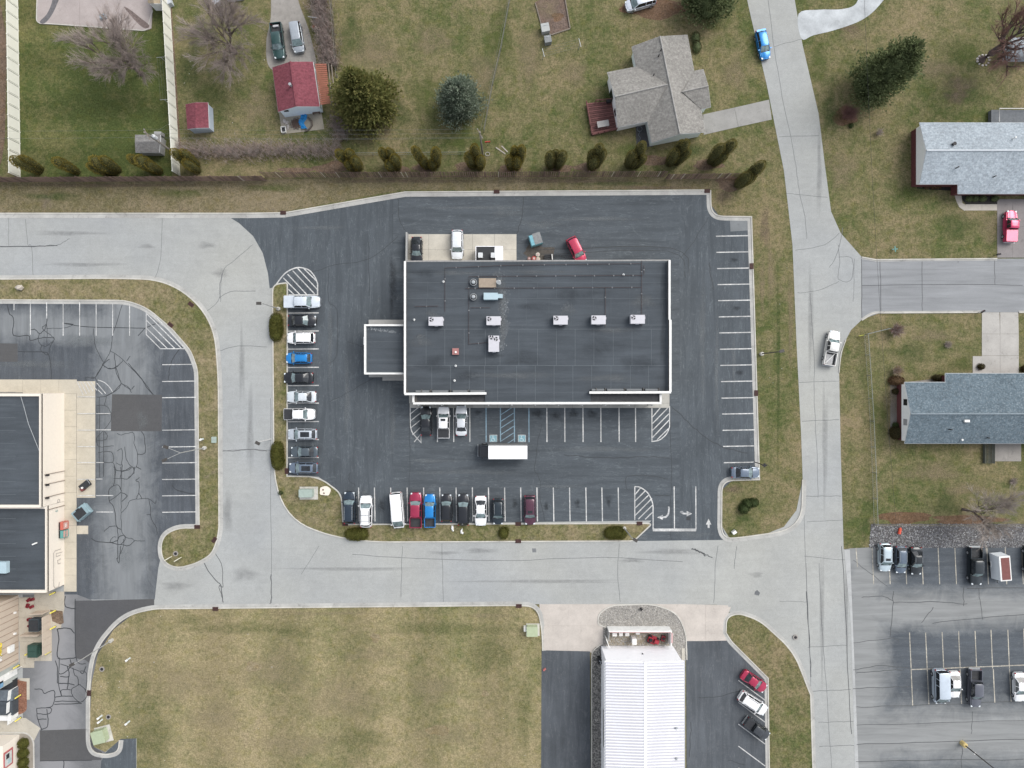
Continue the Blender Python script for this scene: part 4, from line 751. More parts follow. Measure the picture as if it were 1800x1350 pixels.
POND = decal_mat('ponding_mark', (.034, .038, .043), .3, .5); SILT = decal_mat('roof_silt', (.14, .15, .155), .55, .6)
for k, (x, y, rx, ry) in enumerate([(745, 480, 24, 10), (760, 640, 30, 18), (920, 630, 40, 16), (1060, 610, 46, 18), (1010, 520, 40, 16), (1120, 640, 36, 18), (940, 540, 30, 12), (820, 660, 26, 10), (1165, 600, 6, 60), (1165, 510, 6, 40), (868, 625, 16, 6), (767, 576, 14, 5), (984, 574, 14, 5)]): decal('roof_stain', x, y, rx, ry, ZR + .0185 + .0002 * k, POND, shop, 400 + k)
for k, (x, y, rx, ry) in enumerate([(882, 530, 9, 60), (884, 575, 7, 30), (760, 550, 12, 8), (1000, 545, 16, 10), (740, 600, 22, 12), (800, 480, 50, 5), (960, 478, 90, 4), (1080, 580, 50, 6), (900, 660, 90, 7), (1070, 665, 60, 8), (1130, 530, 26, 14), (740, 590, 10, 4)]): decal('roof_stain', x, y, rx, ry, ZR + .0215 + .0002 * k, SILT, shop, 430 + k)
# --- west shop block
west = thing('shop_building', 'long cream shop building with two dark roof levels at the left edge', 'building', P(40, 860))
def aww(o): o.parent = west; o.matrix_parent_inverse = Matrix.Translation(-Vector(west.location)); return o
xw = P2(113.5, 860)[0]; yN = P2(0, 692, 5.4)[1]; yM = P2(0, 892, 5.3)[1]; yS = P2(0, 1042, 4.2)[1]
def roofblock(y0, y1, z, xin):
    aww(MB().prism([(-115, y1), (xw, y1), (xw, y0), (-115, y0)], .02, z - .25).build('wall', CREAM))
    aww(MB().prism([(-115, y1 + .4), (xw - xin, y1 + .4), (xw - xin, y0 - .4), (-115, y0 - .4)], z - .25, z - .2).build('roof_sheet', MEMB))
    m = MB(); t_ = .35
    m.box((xw - xin/2, (y0+y1)/2, z - .2), (xin, y0 - y1 - .01, .6)); m.box(((-115 + xw - xin)/2, y0 - .2, z - .2), (115 + xw - xin, .4, .6)); m.box(((-115 + xw - xin)/2, y1 + .2, z - .2), (115 + xw - xin, .4, .6))
    aww(m.build('parapet', CREAM))
roofblock(yN, yM + .02, 5.4, .12); roofblock(yM - .02, yS, 4.1, .14)
for k in range(7): aww(MB().box((xw - 12, yM - 2 - k * 2.0, 3.905), (14, .05, .012)).build('roof_seam', SEAM))
for k in range(9): aww(MB().box((xw - 8, yM + 2 + k * 2.0, 5.205), (8, .05, .012)).build('roof_seam', SEAM))
m = MB(); m.tube([P(36, 695, 5.3), P(42, 715, 5.3), P(50, 745, 5.3), P(62, 775, 5.3), P(70, 795, 5.3)], .05, 5); aww(m.build('roof_cable', STEEL))
aww(MB().prism(rect(-20, 988, 11, 1008, 4.6), 3.9, 4.6).build('skylight', DUCT)); a = P2(60, 956, 4.2); aww(MB().box((a[0], a[1], 4.1), (.6, .2, .4), .4).build('vent_pipe', WHITE))
# wall-mounted lamps and conduits on the east face
BRNZ = M('bronze_pipe', (.20, .15, .12), .6)
for y in (844, 866, 827.5):
    m = MB(); yy = P2(0, y)[1]; m.tube([(xw + .12, yy, .1), (xw + .12, yy, 4.6)], .05, 5); aww(m.build('downspout', BRNZ))
    m = MB(); m.box((xw + .3, yy - .1, 4.3), (.5, .3, .25)); aww(m.build('wall_lamp', BLACK))
yy = P2(0, 888)[1]; aww(MB().tube([(xw + .1, yy, .1), (xw + .1, yy, 4.0)], .05, 5).build('downspout', BRNZ))
PL = M('faint_trim', (.36, .33, .30), .7)
m = MB(); y0, y1 = P2(0, 962)[1], P2(0, 1026)[1]; X = xw + .07
m.tube([(X, y0, 1.0), (X, y0, 2.3), (X, y0 - .3, 2.6), (X, y1 + .5, 2.6), (X, y1, 2.3), (X, y1, 1.4), (X, y1 + .7, 1.3)], .045, 5)
m.tube([(X, y0 - .6, .6), (X, y0 - .5, 2.0), (X, y0 - 1.0, 2.0), (X, y0 - 1.0, 1.0)], .04, 5); m.tube([(X, y0 - 1.6, 1.0), (X, y0 - 1.7, 1.7), (X, y0 - 2.3, 1.6), (X, y0 - 2.3, 1.0)], .04, 5)
aww(m.build('conduit', PL))
# raised letters seen edge-on: the characters read from the pavement
def text(body, size, mat, name, parent, loc, rot, ext=.03):
    c = D.curves.new(name, 'FONT'); c.body = body; c.size = size; c.extrude = ext; c.align_x = 'CENTER'; c.align_y = 'CENTER'
    tmp = D.objects.new(name, c); COL.objects.link(tmp); dg = bpy.context.evaluated_depsgraph_get(); dg.update()
    me = D.meshes.new_from_object(tmp.evaluated_get(dg)); D.objects.remove(tmp); me.materials.clear(); me.materials.append(mat)
    o = link(name, me); o.location = loc; o.rotation_euler = rot
    if parent is not None: o.parent = parent; o.matrix_parent_inverse = Matrix.Translation(-Vector(parent.location))
    return o
EASTF = (PI/2, 0, PI/2)
TEAL = M('teal_plastic', (.10, .24, .22), .6)
text('D', .9, PL, 'wall_letter', west, (xw + .04, P2(0, 877.5)[1], 1.4), EASTF); text('6', .9, M('pale_teal', (.36, .42, .39)), 'wall_letter', west, (xw + .04, P2(0, 894)[1], 1.9), EASTF)
q = [[(-60, 667), (40, 667), (40, 690), (-60, 690)]] + [[(40 + 31.7*i, 667), (71.7 + 31.7*i, 667), (71.7 + 31.7*i, 692), (40 + 31.7*i, 692)] for i in range(3)] + [[(112, 692 + 29*i), (134.5, 692 + 29*i), (134.5, 721 + 29*i), (112, 721 + 29*i)] for i in range(12)] + [[(134.8, 670 + 29.3*i), (167.5, 670 + 29.3*i), (167.5, 699.3 + 29.3*i), (134.8, 699.3 + 29.3*i)] for i in range(7)] + [[(134.8, 924), (155, 924), (155, 939), (134.8, 939)]]
slabs('sidewalk', q, concrete('shop_concrete', (.44, .40, .325), stain=.15), .06)
slab_w = [o for o in COL.objects if o.name.startswith('sidewalk')][-1]
for i in range(5): line((136 + 6 * i, 671 + max(0, i - 1) * 0), (146 + 6 * i, 694 - i * 2), .12, slab_w, .085, LINE, 'hatch_line')
for y in (697.5, 727, 756, 785, 813, 842.5, 871): line((136, y), (167, y), .12, slab_w, .085, LINE)
# ice chests at the wall
for y, c_, lb, nm_, tx in ((921.5, (.46, .12, .09), 'red vending machine with white lettering against the cream wall', 'vending_machine', 'ICE'), (936, (.10, .27, .25), 'teal newspaper box next to the red machine at the cream wall', 'news_box', 'NEWS')):
    t = thing(nm_, lb, 'vending box', P(119, y))
    mt = M(nm_ + '_paint', c_, .5); MB().box((-.1, 0, .75), (.62, 1.25, 1.36)).build('cabinet', mt, t); MB().box((.22, 0, .8), (.03, 1.05, 1.0)).build('front_panel', M('panel_pale', (.5, .3, .26) if nm_[0] == 'v' else (.16, .36, .33)), t)
    MB().box((-.1, 0, .035), (.58, 1.15, .07)).build('feet', BLACK, t); MB().box((-.33, 0, 1.45), (.18, 1.25, .05)).build('lid', BLACK, t)
    o = text(tx, .42, WHITE if nm_[0] == 'v' else mt, 'lettering', None, (0, 0, 0), EASTF); o.parent = t; o.location = (.25, 0, .8)
# waste skip and cart
TB = M('skip_blue', (.24, .33, .36), .6, .2)
t = thing('dumpster', 'pale blue steel dumpster with dark lid beside the cream walkway', 'dumpster', P(150, 899), math.radians(40))
m = MB(); m.box((0, 0, .75), (2.3, 1.7, 1.3)); m.build('bin', TB, t); MB().box((0, -.1, 1.44), (1.75, 1.35, .07)).build('lid', DARKW, t); MB().box((1.22, 0, .8), (.14, 1.9, .3)).build('fork_sleeve', TB, t); MB().box((-1.22, 0, .8), (.14, 1.9, .3)).build('fork_sleeve', TB, t); MB().box((.1, .62, 1.46), (.6, .25, .1)).build('hinge', BLACK, t)
t = thing('cart', 'small dark utility cart with red trim parked on the concrete bay', 'cart', P(153, 852), math.radians(38))
MB().box((0, 0, .5), (1.7, .95, .5)).build('tray', DARKW, t); MB().box((-.7, -.3, .5), (.5, .5, .62)).build('trim', M('cart_red', (.16, .05, .045)), t); MB().cyl((-.45, -.15, .76), .17, .14, 10).build('bucket', WHITE, t); m = MB().tube([(.8, .4, .7), (1.1, .5, 1.0), (1.1, -.3, 1.0), (.8, -.4, .7)], .04, 5); m.build('handle', STEEL, t)
for sx in (-.55, .55):
    for sy in (-.42, .42): MB().tube([(sx, sy - .05, .2), (sx, sy + .05, .2)], .2, 10).build('wheel', TYRE, t)

# --- south-west building with yards
SIDING = M('beige_siding', (.46, .385, .31), .8, .06)
sw = thing('corner_shop', 'tall beige panelled wall with yellow and white letters at the lower left edge', 'building', P(0, 1110))
def asw(o): o.parent = sw; o.matrix_parent_inverse = Matrix.Translation(-Vector(sw.location)); return o
xs_ = P2(33, 1100)[0]; ya, yb = P2(0, 1046)[1], P2(0, 1163)[1]
asw(MB().prism([(-120, yb), (xs_, yb), (xs_, ya), (-120, ya)], .02, 6.2).build('wall', SIDING))
for k in range(11): y = ya - (k + .5) * (ya - yb) / 11; asw(MB().box((xs_ + .03, y, 3.1), (.05, .05, 6.0)).build('siding_joint', M('joint_brown', (.26, .19, .15))))
asw(MB().prism([(-120, yb), (xs_ + .1, yb), (xs_ + .1, ya), (-120, ya)], 6.2, 6.5).build('roof', MEMB))
YEL = M('yellow_sign', (.75, .60, .05), .5, .05)
text('AKO', 1.0, YEL, 'sign_letters', sw, (xs_ + .08, P2(0, 1142, 4.0)[1], 3.95), EASTF, .08); text('SM', 1.0, WHITE, 'sign_letters', sw, (xs_ + .08, P2(0, 1158, 4.0)[1] + .1, 3.95), EASTF, .08)
a = P(29, 1139, 1.6); asw(MB().box((xs_ + .2, a[1], 1.9), (.4, 1.1, 1.0)).build('wall_unit', WHITE))
for y in (1073, 1109.5): asw(MB().box((xs_ + .15, P2(0, y)[1], 1.0), (.3, .3, .3)).build('wall_lamp', WHITE))
asw(MB().prism([(-120, P2(0, 1193)[1]), (xs_ - .2, P2(0, 1193)[1]), (xs_ - .2, yb - .01), (-120, yb - .01)], .02, 5.2).build('blue_wall', M('grey_blue_panel', (.36, .38, .36))))
asw(MB().box((xs_ - .17, P2(0, 1178)[1], 2.6), (.06, 1.1, 5.0)).build('white_panel', WHITE)); asw(MB().box((xs_ - .17, P2(0, 1186)[1], 3.6), (.06, 1.0, 1.2)).build('window', M('sky_blue_glass', (.16, .30, .44), .2)))
slabs('sidewalk', [[(33, 1050), (60, 1050), (60, 1086), (33, 1086)], [(60, 1040), (113, 1040), (113, 1072), (60, 1060)], [(33, 1086), (60, 1086), (60, 1128), (33, 1128)], [(60, 1060), (112, 1072), (107, 1104), (60, 1104)], [(60, 1104), (91, 1104), (91, 1162), (60, 1162)], [(35, 1128), (60, 1128), (60, 1174), (35, 1174)]], concrete('yard_concrete', (.38, .345, .285), stain=.35), .07)
sheet('soil_patch', fillet([(88, 1072), (110, 1074), (112, 1095), (106, 1098), (92, 1092)], 4), .085, MULCH)
def wallrun(name, lab, segs, h, w, mat, cat='wall', step=1.1):
    t = thing(name, lab, cat, P(segs[0][0], segs[0][1]))
    for i in range(len(segs) - 1):
        a, b = Vector(P2(*segs[i])), Vector(P2(*segs[i+1])); n = max(1, int((b-a).length / step)); ang = math.atan2((b-a).y, (b-a).x)
        for k in range(n):
            c = a + (b-a) * (k + .5) / n; o = MB().box((0, 0, h/2 + .04), ((b-a).length / n - .03, w, h)).build('wall_panel', mat, t); o.location = (c.x - t.location.x, c.y - t.location.y, 0); o.rotation_euler = (0, 0, ang)
    return t
wallrun('enclosure_wall', 'beige panelled enclosure wall in front of the dark green dumpster', [(89, 1078), (90, 1144)], 1.9, .12, SIDING); wallrun('enclosure_wall', 'short beige enclosure wall running left from the brown soil bed', [(64, 1074), (88, 1073)], 1.6, .12, SIDING); wallrun('enclosure_wall', 'beige divider wall between the two waste yards', [(45, 1112), (77, 1112)], 1.4, .12, SIDING)
POSTY = M('yellow_post', (.72, .62, .12), .5, .1)
def bollard(x, y, lb):
    t = thing('bollard', lb, 'bollard', P(x, y)); MB().tube([(0, 0, 0), (0, 0, 1.25), (0, 0, 1.32)], [.11, .11, .05], 10).build('post', POSTY, t); MB().cyl((0, 0, .04), .17, .05, 10).build('base', BLACK, t)
for x, y, lb in ((97, 1041, 'by the cream shop corner'), (98, 1073, 'at the brown soil bed'), (98, 1101, 'on the rounded concrete corner'), (89, 1145, 'beside the dark green dumpster'), (54, 1146, 'at the pale walkway below the wall sign'), (34, 1169, 'at the white gate panel'), (37, 1221, 'between the upper two white fence panels'), (37, 1261, 'at the lowest white fence panel')): bollard(x, y, 'yellow bollard ' + lb)
DG = M('dark_green', (.03, .065, .052), .5)
def dumpster(x, y, rz, lb, mt, top):
    t = thing('dumpster', lb, 'dumpster', P(x, y), rz); MB().box((0, 0, .75), (1.5, 1.9, 1.3), 0, 1.06).build('bin', mt, t)
    for s in (-.45, .45): MB().box((0, s, 1.45), (1.5, .84, .06)).build('lid', top, t)
    for s in (-.82, .82): MB().box((s, 0, .9), (.12, 1.2, .25)).build('fork_sleeve', mt, t)
dumpster(70, 1094, 0, 'dark blue grey dumpster amid red crates inside the upper enclosure', M('bin_slate', (.05, .065, .075)), DARKW); dumpster(68, 1139, 0, 'dark green dumpster in the lower enclosure', DG, DG)
REDP = M('red_plastic', (.22, .03, .04), .55); r = random.Random(4)
for k, (x, y) in enumerate([(52, 1054), (58, 1053), (50, 1064), (57, 1066), (53, 1088), (56, 1097), (61, 1091), (54, 1100), (60, 1102), (66, 1103)]):
    t = thing('crate', ['red crate by the top of the waste yard', 'red crate right of the first crate in the waste yard', 'tipped red crate under the pair in the waste yard', 'red crate with white litter in the waste yard', 'red crate left of the slate dumpster', 'red crate below left of the slate dumpster', 'red crate touching the slate dumpster', 'lowest left red crate in the upper enclosure', 'middle red crate along the bottom of the upper enclosure', 'red crate under the slate dumpster corner'][k], 'crate', P(x, y, .07), r.uniform(0, 3), 'red crates in the waste yard')
    MB().box((0, 0, .05), (.6, .42, .04)).build('bottom', REDP, t)
    for dx, dy, sx, sy in ((.3, 0, .04, .42), (-.3, 0, .04, .42), (0, .2, .6, .04), (0, -.2, .6, .04)): MB().box((dx, dy, .2), (sx, sy, .3)).build('side', REDP, t)
wh = thing('panel_fence', 'row of white fence panels with gaps beside the red brown soil bed', 'fence', P(30, 1235))
for x, y, x2, y2 in ((31, 1205, 29, 1222), (28, 1226, 27, 1244), (30, 1246, 29, 1264)):
    a, b = Vector(P2(x, y)), Vector(P2(x2, y2)); c = (a + b)/2; o = MB().box((0, 0, .95), ((b-a).length, .08, 1.85)).build('fence_panel', WHITE, wh); o.location = (c.x - wh.location.x, c.y - wh.location.y, 0); o.rotation_euler = (0, 0, math.atan2((b-a).y, (b-a).x))
t = thing('gate', 'white gate leaf standing below the blue grey wall', 'gate', (P2(24, 1176)[0] + .6, P2(24, 1176)[1], 0), .55); MB().box((0, 0, 1.0), (1.9, .08, 1.9)).build('gate_panel', WHITE, t); MB().cyl((-1.0, 0, 0), .06, 2.1, 8).build('post', STEEL, t)
t = thing('storage_bay', 'dark storage bay with grey roof panels behind the white fence panels', 'storage bay', P(0, 1235))
for k, (y0, y1, mt, z) in enumerate(((1196, 1212, DARKW, 1.1), (1213, 1232, M('bay_grey', (.13, .15, .17), .6, .3), 1.3), (1233, 1258, M('bay_slate', (.06, .07, .08), .6, .3), 1.3))):
    o = MB().prism(rect(-40, y0, 22, y1, z), .02, z).build('bay_roof', mt); o.parent = t; o.matrix_parent_inverse = Matrix.Translation(-Vector(t.location))
o = MB().prism(rect(-40, 1259, 19, 1267, 1.6), .02, 1.6).build('white_wall', WHITE); o.parent = t; o.matrix_parent_inverse = Matrix.Translation(-Vector(t.location))
sheet('soil_bed', fillet([(14, 1198, 2), (44, 1192, 6), (48, 1200, 3), (47, 1248, 4), (40, 1254, 4), (14, 1262)], 4), .034, grass('red_mulch', (.16, .075, .05), (.22, .115, .08), .5, bare_amt=.2))
slabs('sidewalk', [[(-40, 1262), (36, 1262), (62, 1283), (40, 1290), (-40, 1290)], [(36, 1262), (45, 1262), (71, 1280), (60, 1302), (52, 1292), (40, 1288), (62, 1283)], [(34, 1192), (52, 1192), (52, 1230), (47, 1230), (47, 1198), (34, 1196)]], concrete('pale_walk', (.40, .37, .31), stain=.3), .05)
sm = thing('kiosk_building', 'cream building corner with a red framed sign at the bottom left corner', 'building', P(0, 1325))
o = MB().prism(rect(-120, 1291, 34, 1420, 0), .02, 3.4).build('wall', CREAM); o.parent = sm; o.matrix_parent_inverse = Matrix.Translation(-Vector(sm.location))
xk = P2(34, 0)[0]
for (y0, y1, z0, z1, th, mt, nm_) in ((1304, 1332, 1.45, 3.3, .10, M('sign_red', (.40, .12, .12)), 'sign_frame'), (1307, 1329, 1.75, 3.1, .14, M('sign_pale', (.5, .5, .48)), 'sign_face'), (1319, 1326, 1.95, 2.6, .18, M('sign_teal', (.35, .45, .47)), 'sign_mark'), (1309, 1317, 2.3, 2.9, .18, DARKW, 'sign_mark')):
    ya_, yb_ = P2(0, y0)[1], P2(0, y1)[1]; o = MB().box((xk + th/2, (ya_ + yb_)/2, (z0 + z1)/2), (th, ya_ - yb_, z1 - z0)).build(nm_, mt); o.parent = sm; o.matrix_parent_inverse = Matrix.Translation(-Vector(sm.location))
sheet('gravel_strip', fillet([(34, 1288), (50, 1289, 6), (60, 1300, 6), (60, 1420), (34, 1420)], 4), .045, concrete('strip_gravel', (.27, .24, .2)))
kerb(fillet([(0, 1288), (48, 1288, 10), (59, 1302, 8), (60, 1420)], 6, False), False, 1, 0, w=.2)

# --- white metal building with walled yard
EV, RG = 6.0, 6.4
wb = thing('metal_building', 'long white ribbed metal roof building at the bottom beside the gravel bed', 'building', P(1128, 1240))
def awb(o): o.parent = wb; o.matrix_parent_inverse = Matrix.Translation(-Vector(wb.location)); return o
xl, xr = P2(1065, 0, EV)[0], P2(1201, 0, EV)[0]; xm = (xl + xr) / 2; yn = P2(0, 1161.5, EV)[1]; ys = -76
awb(MB().prism([(xl + .1, ys), (xr - .1, ys), (xr - .1, yn - .15), (xl + .1, yn - .15)], .05, EV - .12).build('wall', WHITEM))
m = MB(); m.slab([(xl - .1, ys, EV), (xm, ys, RG), (xm, yn, RG), (xl - .1, yn, EV)], .08); m.slab([(xm, ys, RG), (xr + .1, ys, EV), (xr + .1, yn, EV), (xm, yn, RG)], .08); awb(m.build('roof_deck', WHITEM))
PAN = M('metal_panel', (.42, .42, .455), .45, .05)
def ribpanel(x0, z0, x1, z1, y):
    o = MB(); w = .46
    o.add([(x0, y - w*.42, z0 + .012), (x1, y - w*.42, z1 + .012), (x1, y + w*.42, z1 + .012), (x0, y + w*.42, z0 + .012), (x0, y - w*.22, z0 + .16), (x1, y - w*.22, z1 + .16), (x1, y + w*.02, z1 + .16), (x0, y + w*.02, z0 + .16)], [(0, 1, 5, 4), (4, 5, 6, 7), (7, 6, 2, 3), (0, 4, 7, 3), (1, 2, 6, 5)]); o.m = [0, 1, 0, 0, 0]  # rib crests take the whiter slot: light on the ribs painted as colour
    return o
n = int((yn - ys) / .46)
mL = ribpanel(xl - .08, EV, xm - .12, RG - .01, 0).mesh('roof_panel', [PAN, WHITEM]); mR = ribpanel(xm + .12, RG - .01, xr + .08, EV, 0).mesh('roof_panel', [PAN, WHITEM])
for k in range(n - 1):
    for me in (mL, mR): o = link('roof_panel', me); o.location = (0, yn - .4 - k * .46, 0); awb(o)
m = MB(); m.box((xm, (yn + ys)/2, RG + .06), (.42, yn - ys, .1)); awb(m.build('ridge_cap', WHITEM))
m = MB(); m.box((xl - .2, (yn + ys)/2, EV - .12), (.18, yn - ys, .2)); m.box((xr + .2, (yn + ys)/2, EV - .12), (.18, yn - ys, .2)); awb(m.build('gutter', M('gutter_grey', (.45, .46, .48), .5)))
m = MB()
for k in range(30): m.box((xl + .06, yn - .6 - k * 1.2, 2.9), (.05, .08, 5.6))
awb(m.build('wall_rib', WHITEM))
awb(MB().box((xl + .07, yn - 12, 3.3), (.08, 6.0, 1.2)).build('window', DGLASS)); awb(MB().cyl((P2(1129, 1150, 3)[0], yn - .12, 3.2), .14, .1, 8).build('vent', BLACK))
for y in (1280, 1334): a = P(1189, y, 6.3); awb(MB().box((a[0], a[1], 6.28), (.3, .3, .22)).build('roof_vent', STEEL))
t = thing('condenser', 'small black and grey condenser on the gravel strip by the white building', 'condenser', P(1054.5, 1158)); MB().box((0, 0, .5), (.85, .95, .85)).build('casing', BLACK, t); f = MB(); fan(f, 0, -.1, .93, .34, .3); f.build('fan', [STEEL, BLACK], t); MB().box((.3, -.2, .94), (.2, .3, .05)).build('bracket', WHITE, t)
yw = thing('yard_wall', 'white walled equipment yard with pink edge at the head of the white building', 'wall', P(1122, 1110))
PINK = M('faded_pink', (.50, .33, .32), .7, .1)
def ayw(o): o.parent = yw; o.matrix_parent_inverse = Matrix.Translation(-Vector(yw.location)); return o
y0 = P2(0, 1100.5)[1]; x0, x1 = P2(1067, 0)[0], P2(1176, 0)[0]; y2 = P2(0, 1128)[1]
ayw(MB().box(((x0+x1)/2, y0 - .1, 1.0), (x1 - x0, .2, 2.0)).build('front_wall', WHITE)); ayw(MB().box(((x0+x1)/2, y0 - .25, 1.02), (x1 - x0 - .3, .08, 2.06)).build('inner_face', PINK))
ayw(MB().box((x1 - .1, (y0 - .3 + y2)/2, .95), (.2, y0 - .3 - y2, 1.9)).build('end_wall', WHITE)); ayw(MB().box((x0 + .06, y0 - 1.0, .9), (.12, 1.4, 1.8), -.12).build('gate_leaf', GWALL)); ayw(MB().box((x0 - .1, y2 + .4, .9), (.12, 1.5, 1.8), .35).build('gate_leaf', WHITE))
ayw(MB().box((x1 + .02, y0 - 1.2, 1.94), (.25, 1.6, .05)).build('wall_cap', PINK))
sheet('yard_floor', [(1068, 1104), (1176, 1104), (1176, 1134), (1068, 1134)], .055, concrete('yard_dirt', (.24, .205, .15), .25, .5))
for k, (x, y, w, h) in enumerate(((1079, 1111.5, .7, .9), (1090, 1111.5, .55, .8), (1101, 1111.5, .6, .8), (1120, 1110, .6, .5))):
    t = thing('storage_box', ['white rounded tub at the left end of the yard wall', 'white box second along the yard wall', 'white box third along the yard wall', 'small white box beside the tall cabinet in the yard'][k], 'box', P(x, y)); MB().box((0, 0, h/2 + .05), (w, .5, h)).build('body', WHITE, t); MB().box((0, 0, h + .07), (w + .05, .55, .05)).build('lid', WHITE, t)
t = thing('cabinet', 'tall white cabinet standing in the walled yard', 'cabinet', P(1112, 1121)); MB().box((0, 0, .85), (.65, .9, 1.6)).build('body', WHITE, t); MB().box((0, 0, 1.67), (.7, .95, .05)).build('top', WHITE, t); MB().box((-.33, -.2, .9), (.03, .03, .4)).build('handle', STEEL, t)
def mower(x, y, rz, lb, sc_=1.0):
    t = thing('riding_mower', lb, 'mower', P(x, y, .055), rz); t.scale = (sc_,) * 3; RP = M('mower_red', (.30, .03, .045), .4)
    MB().box((.55, 0, .6), (.75, .55, .4), 0, .85).build('hood', RP, t); MB().box((-.35, 0, .5), (.7, .7, .3)).build('rear_body', RP, t); MB().box((-.35, 0, .8), (.4, .42, .12)).build('seat', BLACK, t); MB().box((-.55, 0, 1.0), (.1, .42, .4)).build('seat_back', BLACK, t); MB().box((.05, 0, .28), (.9, 1.15, .16)).build('cutting_deck', RP, t)
    MB().tube([(.15, 0, .7), (-.02, 0, 1.0)], .03, 6).build('steering_column', BLACK, t); m = MB(); m.tube([(-.02 + .17*math.cos(a)*.8, .17*math.sin(a), 1.0 + .1*math.cos(a)) for a in [2*PI*i/10 for i in range(11)]], .022, 5); m.build('steering_wheel', BLACK, t)
    for sx, sy, rr in ((-.45, .42, .27), (-.45, -.42, .27), (.7, .36, .19), (.7, -.36, .19)): MB().tube([(sx, sy - .1, rr), (sx, sy + .1, rr)], rr, 12).build('wheel', TYRE, t)
mower(1146, 1123, -.35, 'red riding mower parked in the walled yard', 1.15)
t = thing('push_mower', 'small red push mower beside the riding mower against the end wall', 'mower', P(1165, 1121, .055), 1.3); MB().box((0, 0, .3), (.9, .6, .22)).build('deck', REDP, t); MB().cyl((0, 0, .41), .2, .22, 10).build('engine', BLACK, t); MB().tube([(-.4, .22, .4), (-1.0, .22, 1.0), (-1.0, -.22, 1.0), (-.4, -.22, .4)], .025, 5).build('handle', BLACK, t)
for sx in (-.35, .35):
    for sy in (-.3, .3): MB().tube([(sx, sy - .04, .12), (sx, sy + .04, .12)], .12, 8).build('wheel', TYRE, t)
tag(MB().box((P2(1203.5, 0)[0] - .25, (yn + ys)/2 - .5, .06), (.5, yn - ys, .1)).build('walkway_strip', WALK), 'narrow beige concrete strip along the right side of the white building', 'walkway')['kind'] = 'structure'

# --- houses
def house(name, lab, eL, eR, ra, rb, ze, zr, roofm, wallm, over=.35, ridge=True, gable=None, cat='house'):
    """eL/eR: photo points of the two eaves (start, end), ra/rb ridge ends; returns the thing"""
    L0, L1, R0, R1 = [Vector(P(*p, ze)) for p in (*eL, *eR)]; A, B = Vector(P(*ra, zr)), Vector(P(*rb, zr))
    c = (L0 + L1 + R0 + R1) / 4; t = thing(name, lab, cat, (c.x, c.y, 0)); O = Vector((c.x, c.y, 0))
    def add(o): o.parent = t; o.matrix_parent_inverse = Matrix.Translation(-O); return o
    m = MB(); m.slab([L0, L1, B, A], .16); add(m.build('roof_slope', roofm)); m = MB(); m.slab([R0, R1, B, A], .16); add(m.build('roof_slope', roofm))
    ax = (B - A).normalized(); side = (R0 - L0); side -= ax * side.dot(ax); wd = side.length; sn = side.normalized()
    dz = .2 + (zr - ze) * over / (wd / 2)
    def inn(p, s, e): q = p + sn * s * over + ax * e * over; return q
    l0, l1, r0, r1 = inn(L0, 1, 1), inn(L1, 1, -1), inn(R0, -1, 1), inn(R1, -1, -1); a, b = A + ax * over, B - ax * over
    zt = ze - .18 + (zr - ze) * over / (wd / 2) * .6
    fl = lambda p, z: (p.x, p.y, z)
    m = MB(); za = zr - .18
    m.add([fl(l0, .02), fl(l1, .02), fl(r1, .02), fl(r0, .02), fl(l0, zt), fl(l1, zt), fl(r1, zt), fl(r0, zt), fl(a, za), fl(b, za)],
          [(0, 1, 5, 4), (1, 2, 6, 9, 5), (2, 3, 7, 6), (3, 0, 4, 8, 7), (0, 3, 2, 1), (4, 5, 9, 8), (7, 8, 9, 6)])
    add(m.build('wall', wallm))
    if ridge: m = MB(); m.tube([A + Vector((0, 0, .02)), B + Vector((0, 0, .02))], .13, 6); add(m.build('ridge_cap', RIDGE.get(roofm, roofm)))
    m = MB()
    for p, q in ((L0, A), (R0, A), (L1, B), (R1, B)): m.tube([p - Vector((0, 0, .08)), q - Vector((0, 0, .08))], .05, 4)
    for p, q in ((L0, L1), (R0, R1)): m.tube([p - Vector((0, 0, .1)), q - Vector((0, 0, .1))], .05, 4)
    add(m.build('fascia', FASC))
    return t, add, (l0, l1, r0, r1)
FASC = M('fascia_grey', (.46, .47, .47), .6, .1)
WSID = M('white_siding', (.80, .80, .79), .7, .05); GSID = M('pale_green_siding', (.72, .79, .77), .7, .05); BSID = M('blue_grey_siding', (.36, .41, .47), .7, .06)
RGREY = shingle('grey_shingle', (.222, .213, .196), (.30, .29, .27), .3, .3, math.radians(12)); RRED = shingle('maroon_shingle', (.175, .052, .066), (.20, .075, .09), .3, .28)
RBLUE = shingle('slate_shingle', (.098, .130, .152), (.22, .26, .285), .5, .3); RPALE = shingle('pale_blue_shingle', (.295, .335, .365), (.40, .43, .46), .35, .3); RSHED = shingle('weathered_shingle', (.175, .17, .165), (.24, .235, .23), .4, .25)
RIDGE = {RGREY: M('ridge_taupe', (.31, .30, .28), .9, .3), RPALE: M('ridge_pale', (.52, .55, .57), .9, .1), RBLUE: M('ridge_slate', (.20, .24, .265), .9, .3)}
def vent(add, x, y, z, h=.5, r=.09, mat=None, nm_='vent_pipe'):
    p = P(x, y, z); m = MB(); m.tube([(p[0], p[1], z - .35), (p[0], p[1], z + h * .8), (p[0], p[1], z + h)], [r, r, r * 1.3], 8); add(m.build(nm_, mat or BLACK))
t, add, _ = house('cottage', 'grey roofed cross gabled house with a red deck near the top', [(1110.8, 81.9), (1145.4, 250.7)], [(1208.4, 60.9), (1240, 232)], (1160.1, 63.7), (1195.2, 235.2), 2.7, 4.6, RGREY, GSID)
